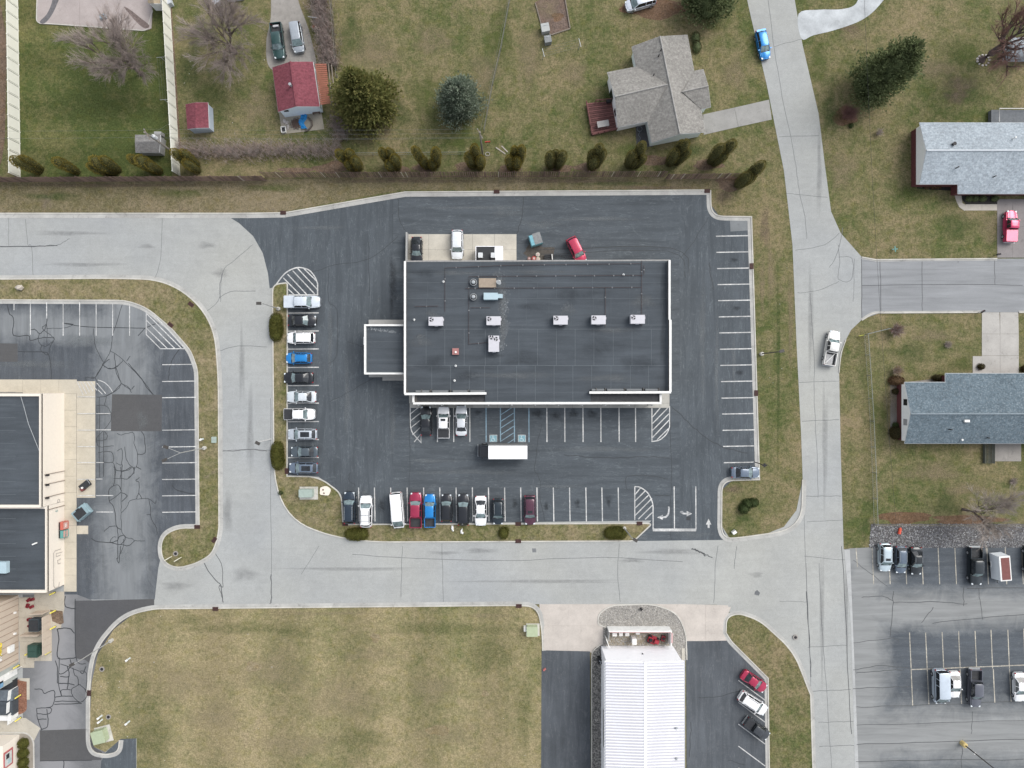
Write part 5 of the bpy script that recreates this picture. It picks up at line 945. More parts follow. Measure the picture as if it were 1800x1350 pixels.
def crossgable(add, eN, eS, rg, ze, zr, roofm, wallm, outer, deep):
    """wing: eave lines eN/eS run outer -> valley, rg ridge outer -> inner"""
    N0, N1, S0, S1 = [Vector(P(*p, ze)) for p in (*eN, *eS)]; A, B = Vector(P(*rg[0], zr)), Vector(P(*rg[1], zr))
    m = MB(); m.slab([N0, N1, B, A], .16); add(m.build('roof_slope', roofm)); m = MB(); m.slab([S0, S1, B, A], .16); add(m.build('roof_slope', roofm))
    ax = (B - A).normalized(); sn = (S0 - N0).normalized(); ov = .35
    n0 = N0 + ax*ov + sn*ov; s0 = S0 + ax*ov - sn*ov; n1 = n0 + ax*deep; s1 = s0 + ax*deep; a = A + ax*ov; b = a + ax*deep
    zt = ze - .02; fl = lambda p, z: (p.x, p.y, z)
    m = MB(); m.add([fl(n0, .02), fl(s0, .02), fl(s1, .02), fl(n1, .02), fl(n0, zt), fl(s0, zt), fl(s1, zt), fl(n1, zt), fl(a, zr - .2), fl(b, zr - .2)], [(0, 1, 5, 8, 4), (1, 2, 6, 5), (2, 3, 7, 6), (3, 0, 4, 7), (4, 8, 9, 7), (5, 6, 9, 8), (7, 9, 6)])
    add(m.build('wall', wallm)); m = MB(); m.tube([A + Vector((0, 0, .02)), B + Vector((0, 0, .02))], .13, 6); add(m.build('ridge_cap', RIDGE.get(roofm, roofm)))
    m = MB()
    for p, q in ((N0, A), (S0, A), (N0, N1), (S0, S1)): m.tube([p - Vector((0, 0, .08)), q - Vector((0, 0, .08))], .05, 4)
    add(m.build('fascia', FASC)); return n0, s0
n0, s0 = crossgable(add, [(1067.6, 127), (1124, 116)], [(1085.5, 223.5), (1139.5, 213)], [(1080.8, 169.8), (1173, 148.5)], 2.72, 4.62, RGREY, WSID, 0, 5)
crossgable(add, [(1236.4, 121.6), (1221, 124.4)], [(1249.6, 187.7), (1233, 192.0)], [(1245, 151.1), (1199, 161.3)], 2.74, 4.0, RGREY, GSID, 0, 2.2)
ax_ = (Vector(n0) - Vector(s0)); ang = math.atan2(ax_.y, ax_.x)
for f_, w, h, z in ((.3, 1.0, 1.1, 1.5), (.66, 1.6, 1.9, 1.05)):
    c = Vector(s0) + ax_ * f_; o = MB().box((0, 0, z), (w, .12, h)).build('window', DGLASS); o.location = (c.x, c.y, 0); o.rotation_euler = (0, 0, ang); add(o)
vent(add, 1161.5, 89, 4.5); vent(add, 1157.5, 99, 4.3); vent(add, 1148.5, 133, 3.6)
DECK = M('red_deck_board', (.185, .082, .076), .8, .3, 1.2)
DECK2 = M('red_deck_board_dark', (.135, .060, .056), .8, .3, 1.2)
t = thing('wood_deck', 'red brown wooden deck on the left side of the grey house', 'deck', P(1058, 208))
c0, c1, c2, c3 = [Vector(P2(*p, .5)) for p in ((1030, 181), (1077, 177), (1084, 228), (1040, 238))]
for k in range(17):
    u0, u1 = k / 17 + .008, (k + 1) / 17 - .008
    q = [c0 + (c3-c0)*u0, c1 + (c2-c1)*u0, c1 + (c2-c1)*u1, c0 + (c3-c0)*u1]; o = MB().prism([tuple(v) for v in q], .42, .5 + .012 * (k % 3)).build('deck_board', (DECK, DECK2)[k % 2]); o.parent = t; o.matrix_parent_inverse = Matrix.Translation(-Vector(t.location))
m = MB(); m.prism([tuple(v) for v in (c0 + (c2-c0)*.02, c1 + (c3-c1)*.02, c2 + (c0-c2)*.02, c3 + (c1-c3)*.02)], .02, .4); o = m.build('deck_frame', BROWN); o.parent = t; o.matrix_parent_inverse = Matrix.Translation(-Vector(t.location))
for (a, b) in ((c0, c3), (c3, c2), (c0 + (c1-c0)*.35, c1)):
    m = MB(); m.tube([(a.x, a.y, 1.35), (b.x, b.y, 1.35)], .06, 4); m.tube([(a.x, a.y, .9), (b.x, b.y, .9)], .04, 4)
    for k in range(5): q = a + (b-a) * k / 4; m.box((q.x, q.y, .93), (.1, .1, .9))
    o = m.build('railing', DECK); o.parent = t; o.matrix_parent_inverse = Matrix.Translation(-Vector(t.location))
t = thing('patio_table', 'pale grey rectangular table on the red deck', 'table', P(1059, 220.5, .52), math.radians(10)); MB().box((0, 0, .72), (1.9, 1.0, .06)).build('tabletop', M('table_grey', (.30, .29, .28)), t)
for sx in (-.8, .8):
    for sy in (-.4, .4): MB().box((sx, sy, .35), (.07, .07, .7)).build('leg', STEEL, t)
t = thing('grill', 'dark covered grill in the far corner of the red deck', 'grill', P(1069, 180, .52), math.radians(8)); MB().box((0, 0, .55), (.75, .5, .5)).build('cover', BLACK, t); MB().box((0, 0, .15), (.6, .4, .3)).build('stand', BLACK, t)
sheet('patio', [(1117, 216), (1138, 213), (1147, 258), (1119, 258)], .02, M('dark_slab', (.075, .075, .08), .9, .3))
t = thing('garden_hose', 'coiled hose and clutter on the dark patio of the grey house', 'hose', P(1124, 227)); m = MB(); m.tube([(.42*math.cos(a), .42*math.sin(a), .06 + a*.006) for a in [i*.4 for i in range(46)]], .05, 5); m.build('coil', M('hose_grey', (.17, .19, .21)), t); m = MB(); m.tube([(.1, -.4, .05), (-.2, -1.0, .05), (.2, -1.5, .05), (-.1, -2.0, .05), (.4, -2.3, .05)], .05, 5); m.build('loose_end', M('hose_grey', (.17, .19, .21)), t)
# red-roof garage
t, add, _ = house('garage', 'maroon roofed garage with a rusty lean-to near the top left', [(478.7, 118.5), (488.9, 196.7)], [(550, 108.3), (562, 187)], (510.2, 108.3), (520.4, 187), 2.7, 4.1, RRED, M('pale_blue_siding', (.62, .70, .75), .7, .05), .22)
vent(add, 511.5, 150.5, 4.05, .6, .19, STEEL, 'chimney')
for x, y in ((503.5, 196), (513.5, 193.5)): p = P(x, y, 2.2); add(MB().box((p[0], p[1] + .05, 2.3), (.75, .1, .5), .12).build('window', DGLASS))
t = thing('lean_to', 'rusty orange metal lean-to roof on the right of the maroon garage', 'lean-to', P(567, 150))
RM = M('rusty_sheet', (.23, .085, .055), .75, .3, 1.6); A0, A1, B1, B0 = [Vector(P(x, y, z)) for x, y, z in ((553.7, 112, 2.5), (573.7, 112, 2.15), (580.6, 182.4, 2.15), (563.2, 185, 2.5))]
n = 20
for k in range(n):
    u0, u1 = k / n, (k + 1) / n - .006; m = MB(); m.slab([A0 + (B0-A0)*u0, A1 + (B1-A1)*u0, A1 + (B1-A1)*u1 + Vector((0, 0, .05)), A0 + (B0-A0)*u1 + Vector((0, 0, .05))], .03)
    o = m.build('roof_sheet', RM); o.parent = t; o.matrix_parent_inverse = Matrix.Translation(-Vector(t.location))
for k, f_ in enumerate((.0, .55)):
    m = MB(); off = Vector((.25 + .45 * k, 0, -.15 - .2 * k)); m.tube([A1 + off, B1 + off], .10, 4); o = m.build('beam', WOOD); o.parent = t; o.matrix_parent_inverse = Matrix.Translation(-Vector(t.location))
for p in (A1, (A1 + B1)/2, B1): m = MB(); m.tube([(p.x + .1, p.y, .02), (p.x + .1, p.y, 2.1)], .08, 4); o = m.build('post', WOOD); o.parent = t; o.matrix_parent_inverse = Matrix.Translation(-Vector(t.location))
slabs('patio', [[(490, 196), (528, 192), (530, 232), (496, 236)], [(528, 192), (564, 189), (570, 227), (530, 232)]], concrete('patio_concrete', (.28, .255, .21), stain=.4), .05)
t = thing('tarp', 'bright blue tarpaulin crumpled on the garage patio', 'tarp', P(533, 215)); m = MB(); r = random.Random(5); N_ = 9; M_ = 5
vs = [(-.6 + 1.0*j/M_ + .28*math.sin(i*.9) + r.uniform(-.1, .1), 1.4 - 2.6*i/N_ + r.uniform(-.08, .08), .1 + .45 * r.random() * (0 < j < M_)) for i in range(N_ + 1) for j in range(M_ + 1)]
m.add(vs, [(i*(M_+1)+j, i*(M_+1)+j+1, (i+1)*(M_+1)+j+1, (i+1)*(M_+1)+j) for i in range(N_) for j in range(M_)]); m.build('sheet', M('tarp_blue', (.02, .22, .52), .5), t)
t = thing('fire_pit', 'ring of dark rubble and ash on the garage patio left of the blue tarp', 'fire pit', P(521, 218)); m = MB(); m.cyl((0, 0, .05), .8, .12, 14); m.build('ash', M('ash_brown', (.085, .06, .05), .9, .4), t)
for k in range(10): a = k * .628; MB().ico((.85*math.cos(a), .85*math.sin(a), .15), .2, 1, 1, .8, k, .3).build('stone', M('pit_stone', (.16, .14, .12), .9, .3), t)
for k, (x, y, lb, c_) in enumerate(((504, 219, 'pile of pale rags left of the fire pit', (.42, .39, .37)), (545, 218, 'curved brown driftwood right of the blue tarp', (.12, .10, .085)))):
    m = MB()
    for i in range(7 if k == 0 else 0): m.ico((r.uniform(-.5, .5), r.uniform(-.7, .7), .12), r.uniform(.15, .3), 1, 1.3, .7, i, .35)
    if k: m.tube([(-.3, 1.0, .15), (.3, .4, .15), (.35, -.3, .15), (-.1, -.9, .15), (-.7, -1.2, .15)], .16, 6)
    tag(m.build('rag_pile' if not k else 'driftwood', M('clutter_%d' % k, c_, .9, .3), loc=P(x, y, .05)), lb, 'clutter')
t = thing('wash_tub', 'white rectangular tub at the lower left corner of the garage patio', 'tub', P(499.5, 229, .05), .1); MB().box((0, 0, .06), (.75, .95, .1)).build('base', DARKW, t)
for dx, dy, sx, sy in ((.36, 0, .08, .95), (-.36, 0, .08, .95), (0, .46, .75, .08), (0, -.46, .75, .08)): MB().box((dx, dy, .25), (sx, sy, .4)).build('rim', WHITE, t)
t = thing('garden_bench', 'dark slatted bench against the garage wall', 'bench', P(557, 199, .05), .12)
for k in range(3): MB().box((0, -.15 + .15*k, .45), (1.2, .12, .05)).build('slat', BROWN, t)
MB().box((0, .3, .7), (1.2, .05, .35)).build('backrest', BROWN, t)
for sx in (-.5, .5): MB().box((sx, 0, .22), (.08, .45, .44)).build('leg', BROWN, t)
# sheds
t, add, _ = house('shed', 'small shed with maroon roof and grey walls standing on the lawn', [(326, 183.3), (329.3, 226.9)], [(365.2, 180), (367, 224.6)], (343.5, 180), (343.9, 225), 2.1, 2.7, RRED, BSID, .12, False)
t, add, _ = house('shed', 'small weathered grey shed between arborvitae and the white fence', [(237.5, 237), (282, 237)], [(238, 267.5), (279.5, 268)], (237, 249), (281.5, 248.5), 2.0, 2.8, RSHED, GWALL, .15, False)
p = P(277, 234, 1.2); add(MB().box((p[0], p[1], .65), (1.1, .5, 1.25)).build('side_bin', GWALL))
# right hand ranch houses
BRK = M('maroon_brick', (.11, .035, .035), .85, .3, 3.0)
def ranch(lab, y0, y1, yr, x0, xrg, step, roofm, z0=2.7, z1=4.2, gw=None):
    """x0: west eave corner, step: (x, y, side) bump of the plan"""
    X1 = 1900; t = thing('ranch_house', lab, 'house', P(1740, yr)); O = Vector(t.location)
    def add(o): o.parent = t; o.matrix_parent_inverse = Matrix.Translation(-O); return o
    N0, N1 = Vector(P(x0, y0, z0)), Vector(P(X1, y0, z0)); S0, S1 = Vector(P(x0, y1, z0)), Vector(P(X1, y1, z0)); A, B = Vector(P(xrg, yr, z1)), Vector(P(X1, yr, z1))
    m = MB(); m.slab([N0, N1, B, A], .16); add(m.build('roof_slope', roofm)); m = MB(); m.slab([S0, S1, B, A], .16); add(m.build('roof_slope', roofm))
    sx, sy, top = step; zs = z0 - .45; q0, q1 = Vector(P(sx, sy, zs)), Vector(P(X1, sy, zs)); e0 = (N0 if top else S0); k0 = Vector((P(sx, 0, z0)[0], e0.y, z0 + .003)); k1 = Vector((N1.x, e0.y, z0 + .003))
    m = MB(); m.slab([k0, k1, q1, q0], .16); add(m.build('roof_slope', roofm))
    m = MB(); m.tube([A + Vector((0, 0, .03)), B + Vector((0, 0, .03))], .14, 6); add(m.build('ridge_cap', RIDGE.get(roofm, roofm)))
    ov = .35; xw_ = N0.x + ov; yn_, ys_ = N0.y - ov, S0.y + ov; br = 1.25; sl = (z1 - z0) / (N0.y - A.y); zt = z0 - .2 + ov * sl; za = z1 - .2
    m = MB(); m.prism([(xw_ - .02, ys_), (N1.x, ys_), (N1.x, yn_), (xw_ - .02, yn_)], .02, br); add(m.build('brick_base', BRK))
    m = MB(); m.add([(xw_, ys_, br), (xw_, yn_, br), (xw_, yn_, zt), (xw_, A.y, za), (xw_, ys_, zt), (N1.x, ys_, br), (N1.x, yn_, br), (N1.x, yn_, zt), (N1.x, A.y, za), (N1.x, ys_, zt)], [(0, 1, 2, 3, 4), (0, 4, 9, 5), (1, 6, 7, 2), (5, 9, 8, 7, 6), (2, 7, 8, 3), (3, 8, 9, 4)])
    add(m.build('gable_wall', WSID)); b0, b1 = (yn_ + .01, q0.y - ov) if top else (q0.y + ov, ys_ - .01); lo, hi = min(b0, b1), max(b0, b1)
    add(MB().prism([(q0.x + ov, lo), (N1.x, lo), (N1.x, hi), (q0.x + ov, hi)], .02, zs - .05).build('front_wall', BRK))
    m = MB()
    for p, q in ((N0, A), (S0, A), (N0, N1), (S0, S1), (q0, q1), (k0, q0)): m.tube([p - Vector((0, 0, .08)), q - Vector((0, 0, .08))], .06, 4)
    add(m.build('fascia', FASC))
    for (wy, c_) in (gw or ()): p = P2(x0, wy, 2.2); add(MB().box((xw_, p[1], 2.3), (.1, 1.0, .95)).build('window', c_))
    return t, add
t, add = ranch('pale blue shingled ranch house with brick base at the right edge', 215.5, 323.5, 264.5, 1616.5, 1628.5, (1684, 340.5, False), RPALE)
vent(add, 1676, 253.5, 4.0, .35, .24); vent(add, 1681.5, 295, 3.6); vent(add, 1746.5, 311, 3.1); vent(add, 1781, 243.5, 3.7, .6, .10, WHITE)
t, add = ranch('slate blue shingled ranch house with white gable windows at the right edge', 672, 779.5, 727.5, 1590.5, 1601, (1662, 656.4, True), RBLUE, gw=((707, DGLASS), (742, M('louvre', (.30, .30, .31)))))
vent(add, 1669.5, 755, 3.6); vent(add, 1735, 769.5, 3.0); vent(add, 1690, 773, 2.9, .3, .12, WHITE)
p = P(1699.5, 740, 4.0); add(MB().box((p[0], p[1], 3.98), (.8, .38, .3)).build('roof_vent', WHITE))
slabs('patio', [[(1745, 779), (1772, 779), (1772, 811), (1745, 811)], [(1772, 779), (1795, 779), (1795, 811), (1772, 811)]], concrete('patio_grey', (.25, .235, .215), stain=.35), .05)
t = thing('lattice_screen', 'dark slatted screen standing beside the patio of the slate house', 'screen', P(1736, 797))
for k in range(7): o = MB().box((0, 0, .06 + .004 * k), (.09, 3.2, .05)).build('slat', M('screen_wood', (.085, .09, .075), .85), t); o.location = (-.7 + .22 * k, 0, .4)
for sx in (-.78, .78): o = MB().box((sx, 0, .3), (.08, 3.2, .5)).build('rail', M('screen_wood', (.085, .09, .075), .85), t)
t = thing('side_deck', 'dark grey raised deck with white rail above the pale blue house', 'deck', P(1775, 200)); p = P2(1743, 193, .8); q = P2(1900, 216, .8)
o = MB().prism([(p[0], q[1]), (q[0], q[1]), (q[0], p[1]), (p[0], p[1])], .05, .75).build('deck', M('deck_slate', (.13, .14, .15), .8, .25)); o.parent = t; o.matrix_parent_inverse = Matrix.Translation(-Vector(t.location))
m = MB(); m.tube([(p[0] + .9, q[1], 1.3), (p[0] + .9, p[1], 1.3), (q[0], p[1], 1.3)], .06, 5); o = m.build('railing', WHITE); o.parent = t; o.matrix_parent_inverse = Matrix.Translation(-Vector(t.location))
sheet('soil_bed', [(1603, 233), (1612, 233), (1612, 325), (1603, 325)], .02, M('dark_bed', (.030, .028, .026), .95, .4)); sheet('soil_bed', [(1612, 322), (1686, 322), (1686, 336), (1612, 332)], .02, M('dark_bed', (.03, .028, .026))); sheet('soil_bed', [(1690, 342), (1753, 342), (1753, 359), (1698, 359), (1692, 352)], .046, M('dark_bed', (.03, .028, .026)))
sheet('stone_bed', [(1565, 677), (1590, 672), (1662, 664), (1662, 672), (1596, 680), (1582, 684), (1582, 752), (1565, 752)], .02, concrete('bed_stone', (.20, .185, .165), .25, .5))
t, add, _ = house('shed', 'small pale shed under the bare red tree at the top right edge', [(1779, 66), (1830, 66)], [(1779, 98), (1830, 98)], (1779, 80), (1830, 80), 2.2, 3.0, RPALE, BSID, .15, False)
t, add, _ = house('shed', 'tan roofed shed with white wall beside the white fence top', [(258, -30), (260, 6)], [(280, -30), (282, 6)], (268, -30), (270, 6), 2.2, 2.9, M('tan_roof', (.30, .245, .17), .85, .3), WSID, .1, False)
slabs('pool_patio', [[(65, -30), (140, -30), (140, 45), (70, 42), (65, 38)], [(140, -30), (210, -30), (210, 50), (140, 45)], [(210, -30), (262, -30), (268, 18), (266, 50), (258, 53), (210, 50)]], concrete('pool_deck', (.33, .29, .275), stain=.25), .12)
kerb(fillet([(66, -30), (64, 40, 8), (150, 46), (258, 54, 8), (268, 18)], 5, False), False, 1, 0, w=.16)
sheet('pool_path', spline([(95, -10), (90, 8), (82, 25), (70, 38), (78, 41), (90, 28), (100, 8), (106, -10)], 5, True), .132, M('path_dark', (.13, .125, .13), .9, .3)); sheet('pool_path', spline([(218, 12), (232, 30), (248, 46), (258, 50), (262, 44), (245, 30), (230, 18)], 5, True), .132, M('path_brick', (.16, .125, .115), .9, .4))
t = thing('pool_pump', 'small blue grey box on the pinkish patio under the bare tree', 'box', P(183, 31, .13), .3); MB().box((0, 0, .25), (.9, .6, .5)).build('casing', M('pump_grey', (.25, .30, .34)), t); MB().cyl((.1, 0, .5), .15, .15, 8).build('cap', BLACK, t)
a = P(300, 7); tag(MB().box((0, 0, .5), (.9, 1.1, 1.0), .35).build('storage_bin', M('bin_pale', (.42, .45, .48), .6), loc=a), 'pale grey storage bin right of the white fence at the top', 'bin')
a = P(382, 2); tag(MB().box((0, 0, .5), (1.1, 1.9, .9), .2).build('covered_trailer', M('cover_grey', (.40, .42, .45), .6), loc=a), 'grey white tarp covered box at the top above the bare tree', 'cover'); a = P(415, -6); tag(MB().box((0, 0, .5), (2.6, 1.6, .9), .15).build('covered_trailer', M('cover_grey', (.40, .42, .45)), loc=a), 'wide grey covered box cut by the top edge of the photo', 'cover')
# ---------------------------------------------------------------- vegetation
BARK = M('bark', (.13, .10, .085), .9, .3); BARKG = M('bark_grey', (.20, .175, .155), .9, .25); TWIG = M('twig', (.30, .25, .225), .9, .25); TWIGR = M('twig_red', (.20, .115, .095), .9, .3); TWIGP = M('twig_pale', (.33, .285, .25), .9, .25); REDBARK = M('bark_dark', (.095, .07, .066), .9, .3)
def leafq(mb, p, d, L, w, r):
    """one folded leaf spray at p along d"""
    u = d.cross(Vector((r.uniform(-1, 1), r.uniform(-1, 1), r.uniform(-1, 1)))).normalized() * w
    q = p + d * L; m = p + d * L * .55
    mb.add([p, m + u, q, m - u], [(0, 1, 2, 3)])
def conifer(x, y, h, R, mats, label, name='conifer_tree', seed=1, pw=.85, lo=.5, dens=1.0, leaf=.5, droop=-.05):
    r = random.Random(seed); t = thing(name, label, 'tree', P(x, y)); cr = MB(); tr = MB()
    tr.tube([(0, 0, 0), (0, 0, h * .5), (0, 0, h * .97)], [h * .022, h * .014, .02], 7); cr.cm = 2
    cr.tube([(0, 0, lo + (h - lo) * f) for f in (.02, .2, .4, .6, .8, .95)], [R * (1 - f) ** pw * .62 for f in (.02, .2, .4, .6, .8, .95)], 11)
    nb = int(70 * dens * h / 8)
    for i in range(nb):
        f = (i + r.random()) / nb; f = f ** 1.25; z = lo + (h - lo) * f; L = R * max(.05, (1 - f)) ** pw * r.uniform(.72, 1.12); a = i * 2.39996 + r.uniform(-.3, .3)
        L *= 1 + .12 * math.sin(3 * a + seed) * math.sin(5 * f + seed) + .06 * math.sin(2 * a + 4 * f); d = Vector((math.cos(a), math.sin(a), droop + .45 * f)).normalized(); b = Vector((0, 0, z))
        tr.tube([b, b + d * L * .9], [.035, .012], 4, False)
        n = int(7 + L * 13 * dens)
        for k in range(n):
            s = r.random() ** .6; p = b + d * L * s + Vector((r.gauss(0, .10 + .13 * L * s * .8), r.gauss(0, .10 + .13 * L * s * .8), r.gauss(0, .12)))
            e = (d * .9 + Vector((r.uniform(-.8, .8), r.uniform(-.8, .8), r.uniform(.0, .9)))).normalized()
            cr.cm = 1 if r.random() < .38 else 0
            leafq(cr, p, e, leaf * r.uniform(.6, 1.3), leaf * .26, r)
    for k in range(40): leafq(cr, Vector((r.gauss(0, .08), r.gauss(0, .08), h * r.uniform(.9, 1.0))), Vector((r.uniform(-.5, .5), r.uniform(-.5, .5), 1)).normalized(), leaf * .8, leaf * .2, r)
    cr.build('crown', list(mats) + [mats[0]], t); tr.build('trunk', BARK, t); return t
OLIVE = [foliage('spruce_olive', (.108, .122, .040), (.180, .182, .060)), foliage('spruce_olive_tip', (.160, .164, .054), (.265, .238, .090))]
BLUES = [foliage('spruce_blue', (.125, .165, .118), (.205, .245, .180)), foliage('spruce_blue_tip', (.200, .240, .180), (.32, .35, .275))]
DARKC = [foliage('pine_dark', (.085, .112, .050), (.150, .178, .082)), foliage('pine_dark_tip', (.135, .165, .075), (.225, .250, .125))]
conifer(649, 194, 12.5, 4.7, OLIVE, 'big shaggy olive green spruce beside the rusty lean-to', 'spruce_tree', 3, .72, .5, 2.0, .60, .10)
conifer(810, 190, 8.0, 3.6, BLUES, 'dense blue green spruce alone on the lawn beside the wire fence', 'spruce_tree', 5, .46, .3, 2.6, .42, .2)
conifer(1522, 157, 13.2, 4.3, DARKC, 'tall dark pine leaning outward on the lawn right of the street', 'pine_tree', 7, .50, 1.0, 1.7, .50, .2)
conifer(1237, 12, 9.5, 4.3, DARKC, 'dark evergreen cut by the top edge above the grey house', 'pine_tree', 9, .55, .8, 1.5, .55, .1)
def plume(mb, base, top, rad, r, n=420):
    ax = top - base; L = ax.length; axn = ax.normalized(); u = axn.cross(Vector((1, 0, .1))).normalized(); w = axn.cross(u)
    core = []; K = 7
    for i in range(K):
        s = i / (K - 1); q = rad * .84 * (max(0, 1 - ((s - .55) / .45) ** 2.6) ** .5 if s > .55 else (.74 + .26 * s / .55)); q = max(q, .04); core.append((base + ax * s * .97, q))
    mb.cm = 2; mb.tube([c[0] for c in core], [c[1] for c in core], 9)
    for k in range(n):
        s = r.random() ** .85; a = r.uniform(0, 2*PI); q = rad * (max(0, 1 - ((s - .55) / .45) ** 2.6) ** .5 if s > .55 else (.74 + .26 * s / .55)) * r.uniform(.86, 1.08)
        o = u * math.cos(a) + w * math.sin(a); p = base + ax * s + o * q
        mb.cm = 1 if r.random() < .15 + .6 * s else 0
        leafq(mb, p, (axn * .9 + o * .5 + Vector((r.uniform(-.3, .3), r.uniform(-.3, .3), r.uniform(-.1, .3)))).normalized(), r.uniform(.12, .26), .070, r)
ARB = [foliage('arborvitae', (.130, .122, .032), (.205, .172, .042), .35, 2.2), foliage('arborvitae_tip', (.205, .170, .040), (.33, .26, .065), .35, 2.2)]
ARBD = [foliage('arborvitae_dark', (.092, .098, .036), (.155, .148, .052), .35, 2.2), foliage('arborvitae_dark_tip', (.155, .145, .048), (.26, .215, .075), .35, 2.2)]
AR = [ # ground px, [(dx, dy metres, height, radius)], mats, where
 (70, 301, [(0, 0, 5.2, .95), (.3, .3, 4.4, .7)], ARB, 'leftmost arborvitae, at the foot of the outer white fence', .07),
 (134, 300, [(0, 0, 4.6, .9), (.3, -.2, 3.6, .7)], ARB, 'slim arborvitae second from the left inside the green yard', 0),
 (203, 302, [(0, 0, 5.3, 1.05), (-.7, -.3, 4.3, .8), (.5, .2, 4.6, .85)], ARB, 'broad arborvitae in the middle of the green yard hedge line', 0),
 (276, 300, [(0, 0, 5.2, 1.05), (-.8, .2, 4.8, .8), (.5, -.2, 4.2, .8)], ARB, 'arborvitae just below the weathered grey shed', 0),
 (345, 297, [(-.5, .4, 5.4, .85), (.3, -.3, 4.4, .8), (.2, .5, 4.9, .8)], ARB, 'arborvitae just right of the inner white fence at the pole', 0),
 (626, 294, [(-.9, .3, 5.2, .8), (.0, .3, 5.0, .85), (.5, -.2, 4.6, .9), (-.2, -.4, 3.8, .8)], ARB, 'arborvitae clump at the right end of the bare brush row', 0),
 (693, 294, [(-.6, .4, 5.2, .75), (.1, .5, 4.8, .8), (.5, -.1, 4.6, .9), (-.1, -.4, 3.8, .9)], ARB, 'rounded arborvitae clump below the blue spruce lawn, left of the forked clump', 0),
 (757, 293, [(-.9, .2, 6.6, .75), (-.5, -.1, 4.0, .7), (.9, .2, 6.2, .85), (.4, -.3, 3.4, .7)], ARB, 'forked arborvitae clump with two tall plumes in a V', 0),
 (837, 293, [(-.5, 0, 5.0, .85), (.0, .5, 6.2, .8), (.6, -.2, 4.4, .85)], ARB, 'arborvitae clump just left of the utility pole foot by the red sign', 0),
 (905, 293, [(-.5, -.2, 4.6, .85), (.2, -.3, 4.6, .8), (.6, .4, 6.0, .8), (0, .5, 5.4, .7)], ARB, 'arborvitae clump right of the utility pole with the red sign', 0),
 (974, 293, [(-.6, 0, 5.4, .9), (.6, .0, 5.6, .9), (0, .3, 5.0, .7)], ARBD, 'squarish dark arborvitae clump left of the red deck', 0),
 (1043, 293, [(-.3, -.2, 4.6, .9), (.1, .5, 6.2, .9), (.5, .2, 5.4, .8), (-.5, .3, 5.0, .7)], ARBD, 'dark arborvitae clump below the red deck', 0),
 (1110, 290, [(-.5, -.1, 5.2, .9), (.3, .4, 6.6, .85), (.6, -.2, 4.4, .7), (.0, -.3, 3.8, .7)], ARBD, 'dark arborvitae clump below the dark patio of the grey house', 0),
 (1181, 287, [(-.4, -.1, 5.2, .9), (.3, .4, 6.8, .85), (.7, 0, 5.0, .75), (0, .6, 5.8, .7)], ARBD, 'dark arborvitae clump below the right gable of the grey house', 0),
 (1254, 284, [(-.5, 0, 6.4, .95), (.4, .2, 6.8, .95), (.1, -.4, 4.8, .85)], ARBD, 'tall dark arborvitae pair second from the right end', 0),
 (1301, 323, [(-.4, -.2, 5.2, 1.0), (.5, .4, 7.0, .95), (.2, -.2, 4.6, .7)], ARBD, 'rightmost dark arborvitae at the end of the picket fence', 0)]
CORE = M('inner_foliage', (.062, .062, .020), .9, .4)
for k, (x, y, pls, mt, lb, _) in enumerate(AR):
    r = random.Random(100 + k); t = thing('arborvitae_shrub', lb, 'shrub', P(x, y), 0, 'arborvitae along the back fence'); mb = MB()
    for dx, dy, h, rad in pls: plume(mb, Vector((dx * 1.1, dy * 1.1, 0)), Vector((dx * 1.75 + r.uniform(-.1, .1), dy * 1.75 + r.uniform(-.1, .1), h * 1.14)), rad * .94, r, int(230 * h))
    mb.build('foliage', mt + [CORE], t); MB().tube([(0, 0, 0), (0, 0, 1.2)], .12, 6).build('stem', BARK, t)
HEDGE = [foliage('hedge', (.075, .082, .018), (.110, .108, .026), .3, 3), foliage('hedge_tip', (.105, .106, .026), (.150, .140, .040), .3, 3)]
HEDGED = [foliage('hedge_dark', (.035, .055, .018), (.060, .080, .028), .3, 3), foliage('hedge_dark_tip', (.060, .078, .028), (.095, .108, .042), .3, 3)]
def shrub(x, y, lobes, label, mats, name='round_shrub', seed=0, leaf=.13, dens=170, group=None):
    """lobes (dx, dy, rx, ry, rz) metres"""
    r = random.Random(seed + 500); t = thing(name, label, 'shrub', P(x, y), 0, group); mb = MB()
    for dx, dy, rx, ry, rz in lobes:
        mb.cm = 0; n = 12; rows = []
        for i in range(6):
            ph = PI * .5 * i / 5; rows.append([(dx + rx * .9 * math.cos(ph) ** .6 * math.cos(2*PI*j/n), dy + ry * .9 * math.cos(ph) ** .6 * math.sin(2*PI*j/n), rz * .93 * math.sin(ph) + .02) for j in range(n)])
        mb.add([v for q in rows for v in q], [(i*n+j, i*n+(j+1) % n, (i+1)*n+(j+1) % n, (i+1)*n+j) for i in range(5) for j in range(n)])
        for k in range(int(dens * (rx * ry + (rx + ry) * rz * .6) * 2)):
            ph = math.asin(r.random() ** .8); a = r.uniform(0, 2*PI); q = r.uniform(.92, 1.04); o = Vector((math.cos(ph) ** .6 * math.cos(a), math.cos(ph) ** .6 * math.sin(a), math.sin(ph)))
            mb.cm = 1 if r.random() < .3 else 0
            leafq(mb, Vector((dx + rx * o.x * q, dy + ry * o.y * q, rz * o.z * q + .02)), (o + Vector((r.uniform(-.9, .9), r.uniform(-.9, .9), r.uniform(-.4, .7)))).normalized(), leaf * r.uniform(.7, 1.4), leaf * .36, r)
    mb.build('foliage', mats, t); MB().cyl((lobes[0][0], lobes[0][1], 0), .07, .4, 6).build('stem', BARK, t); return t
